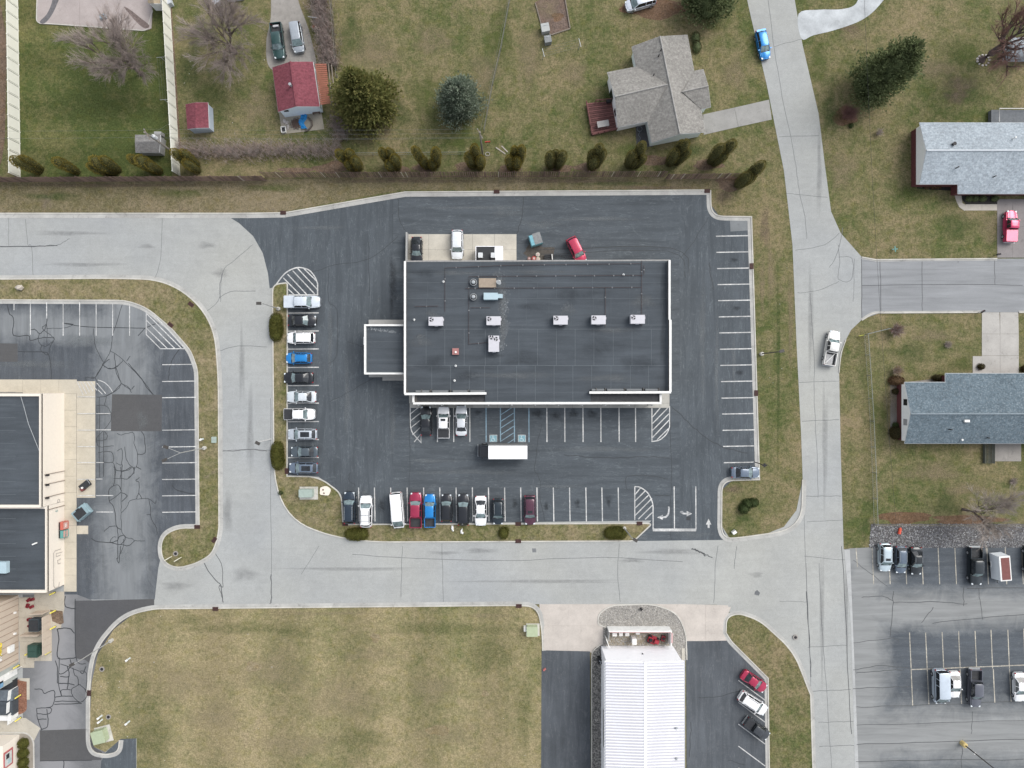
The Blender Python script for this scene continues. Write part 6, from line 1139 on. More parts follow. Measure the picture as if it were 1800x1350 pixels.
shrub(487, 575, [(0, 1.15, 1.05, 1.15, 1.1), (0, .6, 1.1, 1.1, 1.15), (0, 0, 1.12, 1.1, 1.2), (.03, -.6, 1.1, 1.1, 1.15), (0, -1.2, 1.05, 1.15, 1.1)], 'long clipped green hedge by the upper light pole on the west island', HEDGE, 'hedge_shrub', 1)
shrub(489.5, 800, [(0, 1.15, 1.0, 1.15, 1.1), (-.03, .6, 1.08, 1.1, 1.15), (-.05, 0, 1.1, 1.1, 1.2), (.05, -.6, 1.08, 1.1, 1.15), (.1, -1.2, 1.05, 1.2, 1.1)], 'long clipped green hedge at the lower end of the west island', HEDGE, 'hedge_shrub', 2)
shrub(628, 938, [(-.9, 0, 1.05, 1.02, 1.0), (-.3, 0, 1.1, 1.05, 1.05), (.3, -.03, 1.1, 1.05, 1.08), (.95, .05, 1.0, 1.02, 1.0)], 'clipped green hedge at the left end of the bottom island', HEDGE, 'hedge_shrub', 3)
shrub(885.5, 937, [(0, .1, .8, 1.0, 1.0), (.3, .5, .5, .5, .7)], 'small lone yellow green bush in the middle of the bottom island', HEDGE, 'hedge_shrub', 4)
shrub(1081.5, 935.5, [(-.85, 0, 1.05, 1.02, 1.0), (-.3, 0, 1.1, 1.05, 1.05), (.3, .03, 1.1, 1.05, 1.08), (.9, -.03, 1.0, 1.02, 1.0)], 'clipped green hedge at the right end of the bottom island', HEDGE, 'hedge_shrub', 5)
shrub(1314, 887.5, [(-.7, -.5, .9, .9, 1.0), (-.1, .3, .9, .8, 1.0), (.85, .45, .85, .75, .9)], 'kidney shaped dark green shrub on the round grass corner', HEDGED, 'hedge_shrub', 6)
for k, y in enumerate((1305, 1322, 1338, 1352)): shrub(43.5, y, [(0, 0, .85, .85, .9)], ['uppermost', 'second', 'third', 'lowest'][k] + ' olive bush in the column at the bottom left corner', HEDGE, 'hedge_shrub', 20 + k, group='olive bushes by the corner building')
RUSTF = [foliage('russet', (.075, .045, .022), (.125, .080, .042), .3, 3), foliage('russet_tip', (.13, .075, .042), (.20, .115, .07), .3, 3)]; BRNF = [foliage('brown_green', (.036, .034, .014), (.068, .054, .022), .3, 3), foliage('brown_green_tip', (.085, .065, .026), (.13, .095, .04), .3, 3)]
shrub(1573.5, 669, [(0, 0, 1.3, .8, .9)], 'russet red shrub at the upper left corner of the slate house', RUSTF, 'russet_shrub', 31); shrub(1648, 664.5, [(0, 0, 1.1, .55, .9)], 'brown green shrub in the stone bed above the slate house', BRNF, 'round_shrub', 32)
shrub(1574.5, 760, [(0, 0, 1.3, 1.15, 1.2)], 'large brown green shrub at the lower left corner of the slate house', BRNF, 'round_shrub', 33); shrub(1573, 747, [(0, 0, .5, .45, .6)], 'small green shrub above the large brown one by the slate house', HEDGED, 'round_shrub', 34); shrub(1573, 688, [(0, 0, .6, .45, .6)], 'small dull green shrub in the narrow bed by the maroon brick wall', BRNF, 'round_shrub', 35)
shrub(1722.5, 644.5, [(0, 0, .52, .5, .7)], 'round brown shrub left of the pale driveway', BRNF, 'round_shrub', 36); shrub(1799, 648, [(0, 0, .6, .55, .7)], 'round brown shrub cut by the right edge beside the driveway', BRNF, 'round_shrub', 37)
for k, x in enumerate((1702, 1712, 1726, 1747)): shrub(x, 350, [(0, 0, .55, .45, .6)], ['leftmost', 'second', 'third', 'rightmost'][k] + ' dark bush in the bed under the pale blue house', [DARKC[0], DARKC[1]], 'round_shrub', 40 + k, group='dark bushes under the pale house')
for k, x in enumerate((1628, 1640, 1648)): shrub(x, 329, [(0, 0, .5, .35, .4)], ['left', 'middle', 'right'][k] + ' rust brown plant in the bed left of the entry walk', RUSTF, 'low_plant', 50 + k)
shrub(1222, 78, [(0, .9, .7, 1.0, .9), (.2, -.6, .7, 1.0, .9)], 'dark strip of shrubs along the right wall of the grey house', [DARKC[0], RUSTF[0]], 'round_shrub', 60); shrub(1495, 222, [(0, 0, .35, .4, .5)], 'tiny green shrub below the bare reddish bush', HEDGED, 'round_shrub', 61); shrub(494, 866, [(0, 0, .4, .3, .4)], 'tiny evergreen left of the green utility box', HEDGED, 'round_shrub', 62)

def bare_tree(x, y, h, spread, label, seed, lean=(0, 0), mats=(BARK, TWIG), trunk_r=.28, fork=.16, kids=5, twigs=10, base_L=.30, name='bare_tree', reach=.16):
    r = random.Random(seed); t = thing(name, label, 'tree', P(x, y)); tr, br = MB(), MB(); c0 = Vector((lean[0], lean[1], 0))
    def grow(p, d, L, rad, dep):
        mb = tr if dep >= 3 else br
        pts = [p]; q = p; dd = d
        for k in range(3):
            dd = (dd + Vector((r.gauss(0, .12), r.gauss(0, .12), r.gauss(.02, .07)))).normalized(); q = q + dd * L / 3; pts.append(q)
        mb.cm = 0 if dep >= 2 else 1
        mb.tube(pts, [rad, rad * .88, rad * .76, rad * .62], 6 if dep >= 3 else (4 if dep == 2 else 3), False)
        if dep == 0: return
        n = kids if dep > 1 else twigs
        for i in range(n):
            b = pts[3] if i < 2 else pts[1] + (pts[3] - pts[1]) * r.random(); a = r.uniform(0, 2*PI)
            side = dd.cross(Vector((math.cos(a), math.sin(a), .3))).normalized(); ang = r.uniform(.25, .75)
            o = b - c0; o.z = 0; o = o.normalized() if o.length > .3 else Vector((0, 0, 0))
            nd_ = (dd * math.cos(ang) + side * math.sin(ang) + o * reach * spread + Vector((0, 0, .06))).normalized()
            grow(b, nd_, L * r.uniform(.55, .82) if dep > 1 else r.uniform(.5, 1.25), max(.015, rad * .58) if dep > 1 else .0125, dep - 1)
    tr.tube([(0, 0, 0), (lean[0] * .4, lean[1] * .4, h * fork * .5), (lean[0], lean[1], h * fork)], [trunk_r * 1.25, trunk_r, trunk_r * .9], 8)
    b = Vector((lean[0], lean[1], h * fork)); m = 6
    for i in range(m):
        a = 2*PI * i / m + r.uniform(-.4, .4); k = r.uniform(.35, 1.0) * spread; d = Vector((math.cos(a) * k, math.sin(a) * k, 1)).normalized()
        grow(b, d, h * base_L * r.uniform(.85, 1.15), trunk_r * .45, 4)
    tr.build('trunk', mats[0], t); br.build('crown', mats, t); return t
bare_tree(249, 131, 11.5, 1.25, 'wide bare grey tree in the green yard between the white fences', 21, (-.3, .3), (BARK, TWIG), .27, .12, 5, 10)
bare_tree(414, 93, 12.5, .95, 'tall bare brown tree leaning out beside the two vehicles on the gravel drive', 22, (-.2, .4), (BARK, TWIG), .30, .12, 5, 10)
bare_tree(1692, 895, 9.0, .85, 'bare grey tree above the rock bed at the right edge', 23, (.5, -.1), (REDBARK, TWIGP), .19, .2, 4, 9)
bare_tree(1726, 105, 10.5, 1.0, 'bare red tipped tree with a thick trunk at the top right corner', 24, (.9, .6), (REDBARK, TWIGR), .55, .28, 4, 9)
def twiggy(x, y, R, h, label, seed, mats, n=150, name='bare_shrub'):
    r = random.Random(seed); t = thing(name, label, 'shrub', P(x, y)); mb = MB()
    for i in range(n):
        a = r.uniform(0, 2*PI); k = r.uniform(.1, 1); mb.cm = r.randrange(len(mats)); p = Vector((r.gauss(0, .12), r.gauss(0, .12), 0)); q = Vector((math.cos(a) * R * k * .6, math.sin(a) * R * k * .6, h * r.uniform(.5, .8))); e = Vector((math.cos(a) * R * k, math.sin(a) * R * k, h * r.uniform(.7, 1.05)))
        mb.tube([p, q, e], [.02, .016, .008], 3, False)
        for j in range(2): mb.tube([q, q + Vector((r.uniform(-.5, .5), r.uniform(-.5, .5), r.uniform(.1, .4)))], [.012, .006], 3, False)
    mb.build('twigs', mats, t); return t
twiggy(1484, 206, 1.7, 2.4, 'bare reddish bush on the lawn below the tall dark pine', 31, (TWIGR, M('twig_maroon', (.15, .075, .07))), 420); twiggy(1570, 581, 1.5, 1.6, 'bare red brown bush beside the wire fence gate below the side street', 32, (TWIGR, TWIG), 300); twiggy(1573, 652, 1.1, 1.2, 'bare orange tinged bush above the russet shrub', 33, (M('twig_orange', (.22, .14, .07)), TWIG), 160); twiggy(1664, 606, .7, .35, 'small clump of dead grey stalks on the lawn', 34, (TWIGP, TWIG), 90, 'dead_plant'); twiggy(1779, 846, .8, .4, 'small grey stump plant on the lawn at the right', 35, (TWIGP, TWIG), 90, 'dead_plant'); twiggy(1543, 235, .9, .9, 'tiny bare sapling on the lawn left of the pale blue house', 36, (TWIG, TWIGP), 60, 'sapling')
# bare brush rows (nobody could count the stems)
def brush(label, path, w, h, n, seed, mats):
    r = random.Random(seed); mb = MB(); p = W2(path)
    seg = [(Vector(p[i]), Vector(p[i+1])) for i in range(len(p) - 1)]; tot = sum((b-a).length for a, b in seg)
    for k in range(n):
        s = r.uniform(0, tot)
        for a, b in seg:
            if s <= (b-a).length: break
            s -= (b-a).length
        c = a + (b-a).normalized() * s; nrm = Vector((-(b-a).y, (b-a).x)).normalized(); c = c + nrm * r.gauss(0, w * .33)
        hh = h * r.uniform(.5, 1.1); mb.cm = r.randrange(len(mats)); q = Vector((c.x + r.uniform(-.5, .5), c.y + r.uniform(-.4, .5), hh))
        mb.tube([(c.x, c.y, 0), ((c.x + q.x)/2 + r.uniform(-.1, .1), (c.y + q.y)/2, hh * .6), q], [.022, .016, .008], 3, False)
        for j in range(3): mb.tube([q * .5 + Vector((c.x, c.y, hh * .7)) * .5, q + Vector((r.uniform(-.5, .5), r.uniform(-.5, .5), r.uniform(-.2, .3)))], [.013, .006], 3, False)
    o = mb.build('brush', mats, kind='stuff'); o['label'] = label; o['category'] = 'brush'; return o
BR1 = M('brush_pinkish', (.34, .265, .235), .9, .25); BR2 = M('brush_grey', (.29, .25, .23), .9, .25)
brush('long row of bare pinkish grey brush behind the fence on the left', [(310, 268), (450, 266), (600, 266)], 2.2, 1.6, 1900, 1, (BR1, BR2)); brush('bare pinkish hedge of stems along the wire fence right of the gravel drive', [(562, -10), (572, 60), (584, 125)], 2.6, 2.2, 1500, 2, (BR1, BR2)); brush('grey brush below the garage at the spruce', [(592, 205), (603, 250)], 2.2, 1.3, 420, 3, (BR1, BR2))

# ---------------------------------------------------------------- fences
VINYL = M('cream_vinyl', (.66, .655, .58), .55, .05)
def panel_fence(label, a, b, h, step):
    A, B = Vector(P2(*a)), Vector(P2(*b)); n = int((B-A).length / step); ang = math.atan2((B-A).y, (B-A).x); t = thing('vinyl_fence', label, 'fence', (A.x, A.y, 0), ang); L = (B-A).length / n
    pm = MB().box((L/2, 0, h/2 + .05), (L - .30, .05, h - .1)).mesh('fence_panel', VINYL); po = MB().box((0, 0, h/2 + .03), (.13, .13, h + .06)).mesh('post', VINYL); cm = MB().box((0, 0, h + .10), (.17, .17, .07), 0, .6).mesh('post_cap', VINYL); rm = MB().box((L/2, 0, 0), (L - .13, .09, .12)).mesh('rail', VINYL)
    for k in range(n):
        link('fence_panel', pm, t, (k * L, 0, 0)); link('rail', rm, t, (k * L, 0, h - .03)); link('rail', rm, t, (k * L, 0, .14))
    for k in range(n + 1): p_ = link('post', po, t, (k * L, 0, 0)); link('post_cap', cm, p_)
    return t
panel_fence('cream vinyl privacy fence along the far left edge of the green yard', (36.5, 312), (31.5, -45), 2.5, 1.82); panel_fence('cream vinyl privacy fence between the green yard and the gravel drive lawn', (317, 309), (296, -45), 2.5, 1.82)
PK = [M('picket_brown', (.20, .135, .108), .85, .35), M('picket_dark', (.13, .088, .072), .85, .35), M('picket_pale', (.34, .29, .245), .85, .25)]
def picket_fence(label, a, b, h, step, pw, pale, seed):
    A, B = Vector(P2(*a)), Vector(P2(*b)); d = B - A; n = int(d.length / step); ang = math.atan2(d.y, d.x); t = thing('picket_fence', label, 'fence', (A.x, A.y, 0), ang); r = random.Random(seed); L = d.length
    me = [MB().add([(-pw/2, -.012, .05), (pw/2, -.012, .05), (pw/2, -.012, h - .08), (0, -.012, h), (-pw/2, -.012, h - .08), (-pw/2, .012, .05), (pw/2, .012, .05), (pw/2, .012, h - .08), (0, .012, h), (-pw/2, .012, h - .08)], [(0, 1, 2, 3, 4), (9, 8, 7, 6, 5), (0, 5, 6, 1), (1, 6, 7, 2), (2, 7, 8, 3), (3, 8, 9, 4), (4, 9, 5, 0)]).mesh('picket', m_) for m_ in PK]
    for k in range(n):
        q = r.random(); o = link('picket', me[2] if q < pale else (me[1] if q < pale + .4 else me[0]), t, ((k + .5) * L / n, -.04, r.uniform(-.02, .02))); o.rotation_euler = (0, r.uniform(-.03, .03), 0)
    for z in (.3, h - .25): MB().box((L/2, .01, z), (L, .04, .09)).build('rail', PK[1], t)
    pm = MB().box((0, .07, h/2), (.11, .11, h)).mesh('post', PK[1])
    for k in range(int(L / 2.4) + 1): link('post', pm, t, (min(L, k * 2.4), 0, 0))
picket_fence('left stretch of dark brown board fence along the top road', (-30, 320), (470, 317.5), 2.5, .33, .29, .02, 1)
picket_fence('long middle stretch of brown picket fence with pale replacement slats', (468, 312), (1168, 310.5), 2.7, .33, .17, .06, 2); picket_fence('right stretch of brown picket fence ending at the last arborvitae', (1170, 315), (1306, 313), 2.6, .33, .22, .10, 3)
FGREY = M('fence_zinc', (.25, .27, .255), .6, .2)
def wire_fence(label, pts, h, step, mat=FGREY, mesh=True):
    p = [Vector(P2(*q)) for q in pts]; t = thing('wire_fence', label, 'fence', (p[0].x, p[0].y, 0)); O = p[0]; net = MB(); po = MB().tube([(0, 0, 0), (0, 0, h)], .05, 6).mesh('post', mat)
    for i in range(len(p) - 1):
        a, b = p[i] - O, p[i+1] - O; n = max(1, int((b-a).length / step)); MB().tube([(a.x, a.y, h), (b.x, b.y, h)], .035, 5).build('rail', mat, t); MB().tube([(a.x, a.y, .1), (b.x, b.y, .1)], .02, 4).build('rail', mat, t)
        for k in range(n + 1): c = a + (b-a) * k / n; link('post', po, t, (c.x, c.y, 0))
        if mesh:
            m = int((b-a).length / .35)
            for k in range(m):
                for s in (0, 1):
                    u, v = a + (b-a) * ((k + s) / m), a + (b-a) * ((k + 1 - s) / m); net.tube([(u.x, u.y, .12), (v.x, v.y, h - .02)], .010, 3, False)
    if net.v: net.build('wire_mesh', mat, t, kind='stuff')
wire_fence('long chain link fence running down the lawn between the main street and the slate house', [(1519, 588), (1524, 660), (1529, 740), (1533, 830), (1536, 920)], 1.25, 3.0); wire_fence('short wire fence from the gate to the bare red bush', [(1519, 588), (1560, 578)], 1.1, 2.2)
wire_fence('low wire fence along the rock bed above the right car park', [(1537, 922), (1800, 923), (1860, 924)], .8, 3.0, M('fence_tan', (.22, .20, .15)), False); wire_fence('wire fence slanting up the top lawn beside the blue spruce', [(851, 232), (866, 150), (880, 90), (902, -30)], 1.3, 3.2, M('fence_old', (.19, .19, .17), .7)); wire_fence('grey rail fence behind the forked arborvitae', [(615, 273), (740, 272), (845, 271)], 1.1, 3.0, M('fence_sage', (.20, .215, .185))); wire_fence('old wire fence along the bare hedge right of the gravel drive', [(580, -30), (588, 60), (594, 140)], 1.3, 3.0, M('fence_old', (.19, .19, .17)))
t = thing('gate', 'small yellow painted gate post pair by the wire fence corner', 'gate', P(1512, 590)); MB().box((0, 0, .4), (.9, .12, .25), .2).build('bar', M('gate_yellow', (.32, .33, .05)), t); MB().tube([(.4, 0, 0), (.4, 0, .9)], .05, 6).build('post', FGREY, t)

# ---------------------------------------------------------------- poles, lamps, wires
POLEW = M('pole_wood', (.22, .20, .175), .85, .25)
def utility(x, y, h, label, transformer):
    t = thing('utility_pole', label, 'utility pole', P(x, y)); MB().tube([(0, 0, 0), (0, 0, h)], [.17, .12], 8).build('pole', POLEW, t); MB().box((0, 0, h - .7), (.12, 1.8, .12), .5).build('crossarm', WOOD, t)
    for s in (-.7, 0, .7): MB().cyl((s * -.48, s * .88, h - .62), .05, .22, 6).build('insulator', STEEL, t)
    if transformer: m = MB(); m.tube([(.38, .1, h - 2.7), (.38, .1, h - 2.6), (.38, .1, h - 1.7), (.38, .1, h - 1.6)], [.20, .27, .27, .18], 12); m.build('transformer', M('transformer_grey', (.55, .57, .58), .4), t); MB().tube([(.38, .1, h - 1.6), (.38, .1, h - 1.35)], .05, 6).build('bushing', STEEL, t)
    return Vector(P(x, y)), h
p1, h1 = utility(310, 271, 9.2, 'wooden utility pole with white transformer leaning over the grey shed', True); p2, h2 = utility(848.5, 272, 9.5, 'wooden utility pole with a red sign beside it behind the arborvitae', False)
def wire(a, b, sag, label, mat, r=.010):
    m = MB(); a, b = Vector(a), Vector(b); m.tube([a + (b-a) * i / 12 - Vector((0, 0, sag * 4 * (i/12) * (1 - i/12))) for i in range(13)], r, 4, False); return tag(m.build('overhead_wire', mat), label, 'wire', 'overhead wires')
WIREM = M('wire_grey', (.14, .15, .15), .5); WIRED = M('wire_dark', (.03, .03, .032), .5); LW_ = 'overhead wire strung between the two wooden utility poles'
for s, dz, w_ in ((-.7, .4, 'lowest of three crossarm wires'), (0, .4, 'middle of three crossarm wires'), (.7, .4, 'uppermost of three crossarm wires'), (0, 2.4, 'slack communication wire')): wire((p1.x - s * .48, p1.y + s * .88, h1 - dz), (p2.x - s * .48, p2.y + s * .88, h2 - dz), .5, w_ + ' strung between the two wooden utility poles', WIREM)
for s, w_ in ((-.7, 'lower'), (.5, 'upper')): wire((p1.x - s * .48, p1.y + s * .88, h1 - .4), (-110, p1.y + s, 9), .5, w_ + ' overhead wire running from the transformer pole off the left edge', WIREM)
wire((p2.x, p2.y, h2 - .3), P(905, -60, 8), .3, 'service wire slanting up the top lawn from the right wooden pole', WIREM); wire(P(1518, -40, 9), P(1576, 930, 8.2), .9, 'dark overhead wire crossing the side street from top to bottom', WIRED, .02); wire((p1.x, p1.y, h1 - 1.0), P(300, 215, 2), .2, 'service drop from the transformer pole to the fence line', WIREM)
t = thing('red_sign', 'small red sign board on the lawn beside the right utility pole', 'sign', P(857.5, 254)); MB().box((0, 0, 1.1), (.9, .08, .45), .1).build('board', M('sign_red2', (.50, .06, .05), .5), t); MB().tube([(0, 0, 0), (0, 0, .9)], .04, 5).build('post', STEEL, t)
for k, (x, y, a, lb) in enumerate(((880, 265, -.6, 'longer pale plank lying on the lawn by the red sign'), (887, 262, -.8, 'shorter pale plank lying on the lawn by the red sign'))): tag(MB().box((0, 0, .06), (1.9 - .5 * k, .16, .05), a).build('plank', M('plank_pale', (.36, .33, .29)), loc=P(x, y)), lb, 'plank')
m = MB(); m.tube([(.35 * math.cos(a), .3 * math.sin(a), .08) for a in [i * .5 for i in range(13)]], .06, 5); tag(m.build('hose_coil', M('hose_pale', (.38, .36, .33)), loc=P(857, 271)), 'pale coiled hose at the foot of the right utility pole', 'hose')
def lamp(x, y, h, heads, label, mat, headmat, base=True):
    t = thing('lamp_post', label, 'lamp post', P(x, y)); MB().tube([(0, 0, 0), (0, 0, h)], [.10, .07], 8).build('pole', mat, t)
    if base: MB().cyl((0, 0, 0), .30, .55, 14).build('footing', CURB, t)
    for hx, hy in heads:
        MB().tube([(0, 0, h - .1), (hx * .8, hy * .8, h - .05)], .045, 6).build('arm', mat, t); a = math.atan2(hy, hx); o = MB().box((0, 0, 0), (.75, .45, .16)).build('lamp_head', headmat, t, loc=(hx, hy, h - .05)); o.rotation_euler = (0, 0, a); MB().box((0, 0, -.09), (.6, .34, .04)).build('lens', LAMP, o)
BRZ = M('lamp_bronze', (.06, .055, .05), .5)
lamp(491, 543, 7.3, [(-.5, 0)], 'lamp post at the top of the west island by the upper hedge', M('pole_grey', (.30, .30, .29), .5), BRZ); lamp(1338, 622, 7.0, [(.45, .1)], 'lamp post on the grass strip right of the empty bays', BRZ, BRZ); lamp(361, 787, 8.0, [(-2.2, .9), (-2.4, -1.1)], 'two headed lamp post on the west grass strip', M('pole_grey', (.3, .3, .29)), BRZ); lamp(197, 1125, 8.2, [(-1.0, -.5)], 'lamp post at the curved kerb of the bottom left field', M('pole_grey', (.3, .3, .29)), BRZ); lamp(1097, 928, 7.0, [(.5, -.3)], 'lamp post beside the right bottom island hedge', M('pole_grey', (.3, .3, .29)), BRZ)
lamp(476, 772, 6.0, [(.2, -.1)], 'sign post lamp left of the lower west hedge', M('pole_pale', (.5, .5, .49)), BRZ, False)
lamp(1690.5, 1305.5, 9.5, [(.5, -.4)], 'tall lamp post on a yellow painted footing in the bottom right car park', BRZ, BRZ, False); f_ = [o for o in COL.objects if o.name.startswith('lamp_post')][-1]; MB().tube([(0, 0, 0), (0, 0, .85), (0, 0, .95)], [.40, .40, .32], 16).build('footing', M('yellow_footing', (.52, .40, .17), .8, .2), f_); MB().box((.14, -.14, 2.6), (.3, .3, .5), .7).build('meter_box', WHITE, f_)
t = thing('lamp_post', 'short black lamp post at the right kerb beside the parked blue grey car', 'lamp post', P(1326, 812)); MB().tube([(0, 0, 0), (0, 0, 4.2)], .07, 8).build('pole', BLACK, t); MB().box((0, 0, 4.25), (.75, .25, .12)).build('lamp_head', BLACK, t); MB().box((0, 0, 4.25), (.25, .6, .14)).build('bracket', BLACK, t)
GRN = M('transformer_green', (.30, .36, .32), .55, .12); GRNP = M('box_green', (.36, .41, .27), .6, .12)
def padbox(x, y, w, d, h, label, mat, rz=0, pad=.5):
    t = thing('utility_box', label, 'utility box', P(x, y, .1 if 470 < x < 620 else 0), rz); MB().box((.15, -.15, .06), (w + pad, d + pad, .12)).build('pad', CURB, t); MB().box((0, 0, h * .5 + .1), (w, d * .98, h)).build('cabinet', mat, t); m = MB(); m.slab([(-w/2 - .05, d/2 + .05, h + .16), (w/2 + .05, d/2 + .05, h + .16), (w/2 + .05, -d/2 - .05, h + .10), (-w/2 - .05, -d/2 - .05, h + .10)], .05); m.build('lid', mat, t); MB().box((0, -d/2 - .03, h * .5), (w * .9, .05, h * .75)).build('door', mat, t)
    return t
padbox(541.5, 865, 2.1, 1.2, 1.2, 'pale green transformer cabinet on a concrete pad on the west island corner', GRN, 0, .9); t = thing('cover_pad', 'cream concrete pad with two holes right of the green transformer', 'cover', P(572, 863, .1)); m = MB(); m.prism(fillet([(-.9, -.6, .3), (.6, -.75, .3), (.95, .3, .3), (.2, .85, .3), (-.85, .6, .3)], 4), 0, .12); m.build('slab', CREAM, t)
for dx, dy in ((-.35, .2), (-.2, -.35)): MB().cyl((dx, dy, .12), .15, .03, 10).build('hole', BRNZ, t)
padbox(935, 1105, 1.7, 1.5, 1.3, 'green utility cabinet on the lawn left of the pinkish driveway', GRNP); a = P(923, 1103); tag(MB().box((0, 0, .5), (.5, .7, 1.0), 0, .85).build('meter_box', WHITE, loc=a), 'small white box left of the green utility cabinet', 'box')
t = padbox(181, 1289, 1.9, 2.0, 1.2, 'large lime green transformer cabinet at the bottom left kerb loop', M('lime_green', (.34, .39, .26), .6, .12), .25, .7); MB().box((.55, -.45, .75), (.9, 1.0, 1.1)).build('side_cabinet', M('lime_green', (.34, .39, .26)), t)
for k, (x, y, lb) in enumerate(((178.5, 1258, 'upper pale pedestal of a pair above the lime cabinet'), (179, 1265, 'lower pale pedestal of a pair above the lime cabinet'), (227, 1268, 'lone pale pedestal on the lawn right of the lime cabinet'), (228, 1157, 'small pale pedestal on the upper lawn of the field'), (357, 772, 'white pedestal by the two headed lamp post'), (1739, 936, 'small white pedestal in the leaf litter'))):
    t = thing('cable_pedestal', lb, 'pedestal', P(x, y)); MB().box((0, 0, .45), (.35, .25, .9), .6, .9).build('casing', M('pedestal_pale', (.52, .56, .55), .6), t); MB().box((0, 0, .92), (.4, .3, .06), .6).build('cap', WHITE, t)
t = thing('valve_cover', 'pale teal utility lid on the west grass strip', 'cover', P(376.5, 773, .1)); MB().prism(fillet([(-.4, -.5, .1), (.4, -.5, .1), (.4, .5, .1), (-.4, .5, .1)], 3), 0, .15).build('lid', GRN, t); MB().box((0, 0, .16), (.5, .1, .03)).build('handle', STEEL, t)
for k, (x, y) in enumerate(((179.5, 1176), (191, 1260), (309, 973), (1398, 1120))):
    t = thing('manhole', 'round concrete manhole ring with dark lid ' + ['on the lawn beside the curved left kerb', 'beside the pale pedestal pair', 'on the round end of the west grass strip', 'on the south east grass strip'][k], 'manhole', P(x, y, .1 if k > 1 else 0)); MB().tube([(0, 0, 0), (0, 0, .09)], .42, 16).build('ring', M('ring_grey', (.27, .25, .23)), t); MB().cyl((0, 0, .09), .25, .02, 12).build('lid', BLACK, t)
t = thing('boulder', 'single pale rounded boulder on the top of the west grass strip', 'boulder', P(37, 506, .1)); m = MB(); m.ico((0, 0, .35), .72, 1.0, .72, .75, 3, .12); m.build('stone', M('boulder_tan', (.40, .36, .31), .9, .2, 3), t)
for k, (x, y, a) in enumerate(((298, 980.5, .55), (315, 982, .55))): tag(MB().box((0, 0, .45), (.95, .14, .85), a).build('marker_post', M('cream_marker', (.58, .55, .44)), loc=P(x, y, .1)), ['left', 'right'][k] + ' cream marker board on the round end of the west grass strip', 'marker')
a = P(1289, 934.5, .1); tag(MB().box((0, 0, .35), (.65, .45, .7), .6).build('marker_box', WHITE, loc=a), 'small white box on the round grass corner below the kidney shrub', 'box')
for k, (x, y, lb) in enumerate(((795.5, 928.5, 'larger white crumpled bag on the bottom island below the dark cars'), (811.5, 933, 'smaller white crumpled bag on the bottom island'))): m = MB(); m.ico((0, 0, .18), .32, .7, 1.4, .6, k, .4); m.ico((.12, -.35, .12), .2, 1, 1, .6, k + 7, .4); tag(m.build('plastic_bag', WHITE, loc=P(x, y, .1)), lb, 'bag')
def mailbox(x, y, rz, lb):
    t = thing('mailbox', lb, 'mailbox', P(x, y), rz); MB().tube([(0, 0, 0), (0, 0, 1.05)], .05, 6).build('post', BLACK, t); m = MB(); m.tube([(-.3, 0, 1.18), (.3, 0, 1.18)], .15, 10); m.build('box', BLACK, t); MB().box((.05, .17, 1.2), (.2, .02, .08)).build('flag', RED, t); MB().box((-.3, 0, 1.0), (.5, .05, .05)).build('arm', BLACK, t)
mailbox(1746, 449.5, .2, 'black mailbox at the top kerb of the side street'); mailbox(1719, 549, .5, 'black mailbox at the bottom kerb of the side street')
def clothesline(lb, a, b, h=2.1):
    A, B = Vector(P(*a)), Vector(P(*b)); d = (B - A); n = Vector((-d.y, d.x, 0)).normalized(); t = thing('clothesline', lb, 'clothesline', A)
    for q in (Vector((0, 0, 0)), d): MB().tube([q, q + Vector((0, 0, h))], .05, 6).build('post', STEEL, t); MB().tube([q + n * .7 + Vector((0, 0, h)), q - n * .7 + Vector((0, 0, h))], .04, 5).build('crossbar', STEEL, t)
    for s in (-.6, -.2, .2, .6): MB().tube([n * s + Vector((0, 0, h)), d + n * s + Vector((0, 0, h))], .012, 3, False).build('line', WIREM, t)
clothesline('white clothesline posts with lines along the inner white fence', (295, 112), (301, 185)); clothesline('clothesline posts with lines on the lawn left of the grey house', (954, 104), (1017, 87))
t = thing('clothes_pole', 'single pale clothes pole by the bare hedge right of the vehicles', 'clothes pole', P(556, 43)); MB().tube([(0, 0, 0), (0, 0, 2.1)], .05, 6).build('post', STEEL, t); MB().tube([(-.7, .1, 2.1), (.7, -.1, 2.1)], .05, 5).build('crossbar', STEEL, t); MB().ico((-.4, -.5, .2), .25, seed=2, jit=.2).build('bucket', M('orange_tub', (.42, .12, .05)), t)
for k, (x, y, s_, lb, mt) in enumerate(((958, 54, 1.0, 'grey tank box standing at the corner of the garden bed', M('tank_grey', (.36, .37, .36), .6)), (962.5, 74, .85, 'dark grey bin below the garden bed', M('bin_grey', (.19, .20, .20), .6)))):
    t = thing('garden_box', lb, 'box', P(x, y), .2); MB().box((0, 0, .5), (1.25 * s_, 1.3 * s_, 1.0)).build('body', mt, t); MB().box((0, 0, 1.03), (1.32 * s_, 1.36 * s_, .06)).build('lid', mt, t); MB().box((0, .3, 1.08), (1.1 * s_, .06, .05)).build('rib', STEEL, t)
t = thing('bed_edging', 'pale timber edging around the brown garden bed', 'edging', P(945, 10))
for a, b in (((941, 6), (952, 46)), ((953, 47), (968, 62)), ((969, 62), (1002, 51)), ((1002, 50), (990, -20))):
    A, B = Vector(P2(*a)), Vector(P2(*b)); c = (A + B)/2; o = MB().box((0, 0, .1), ((B-A).length, .16, .2)).build('timber', WOOD, t); o.location = (c.x - t.location.x, c.y - t.location.y, 0); o.rotation_euler = (0, 0, math.atan2((B-A).y, (B-A).x))
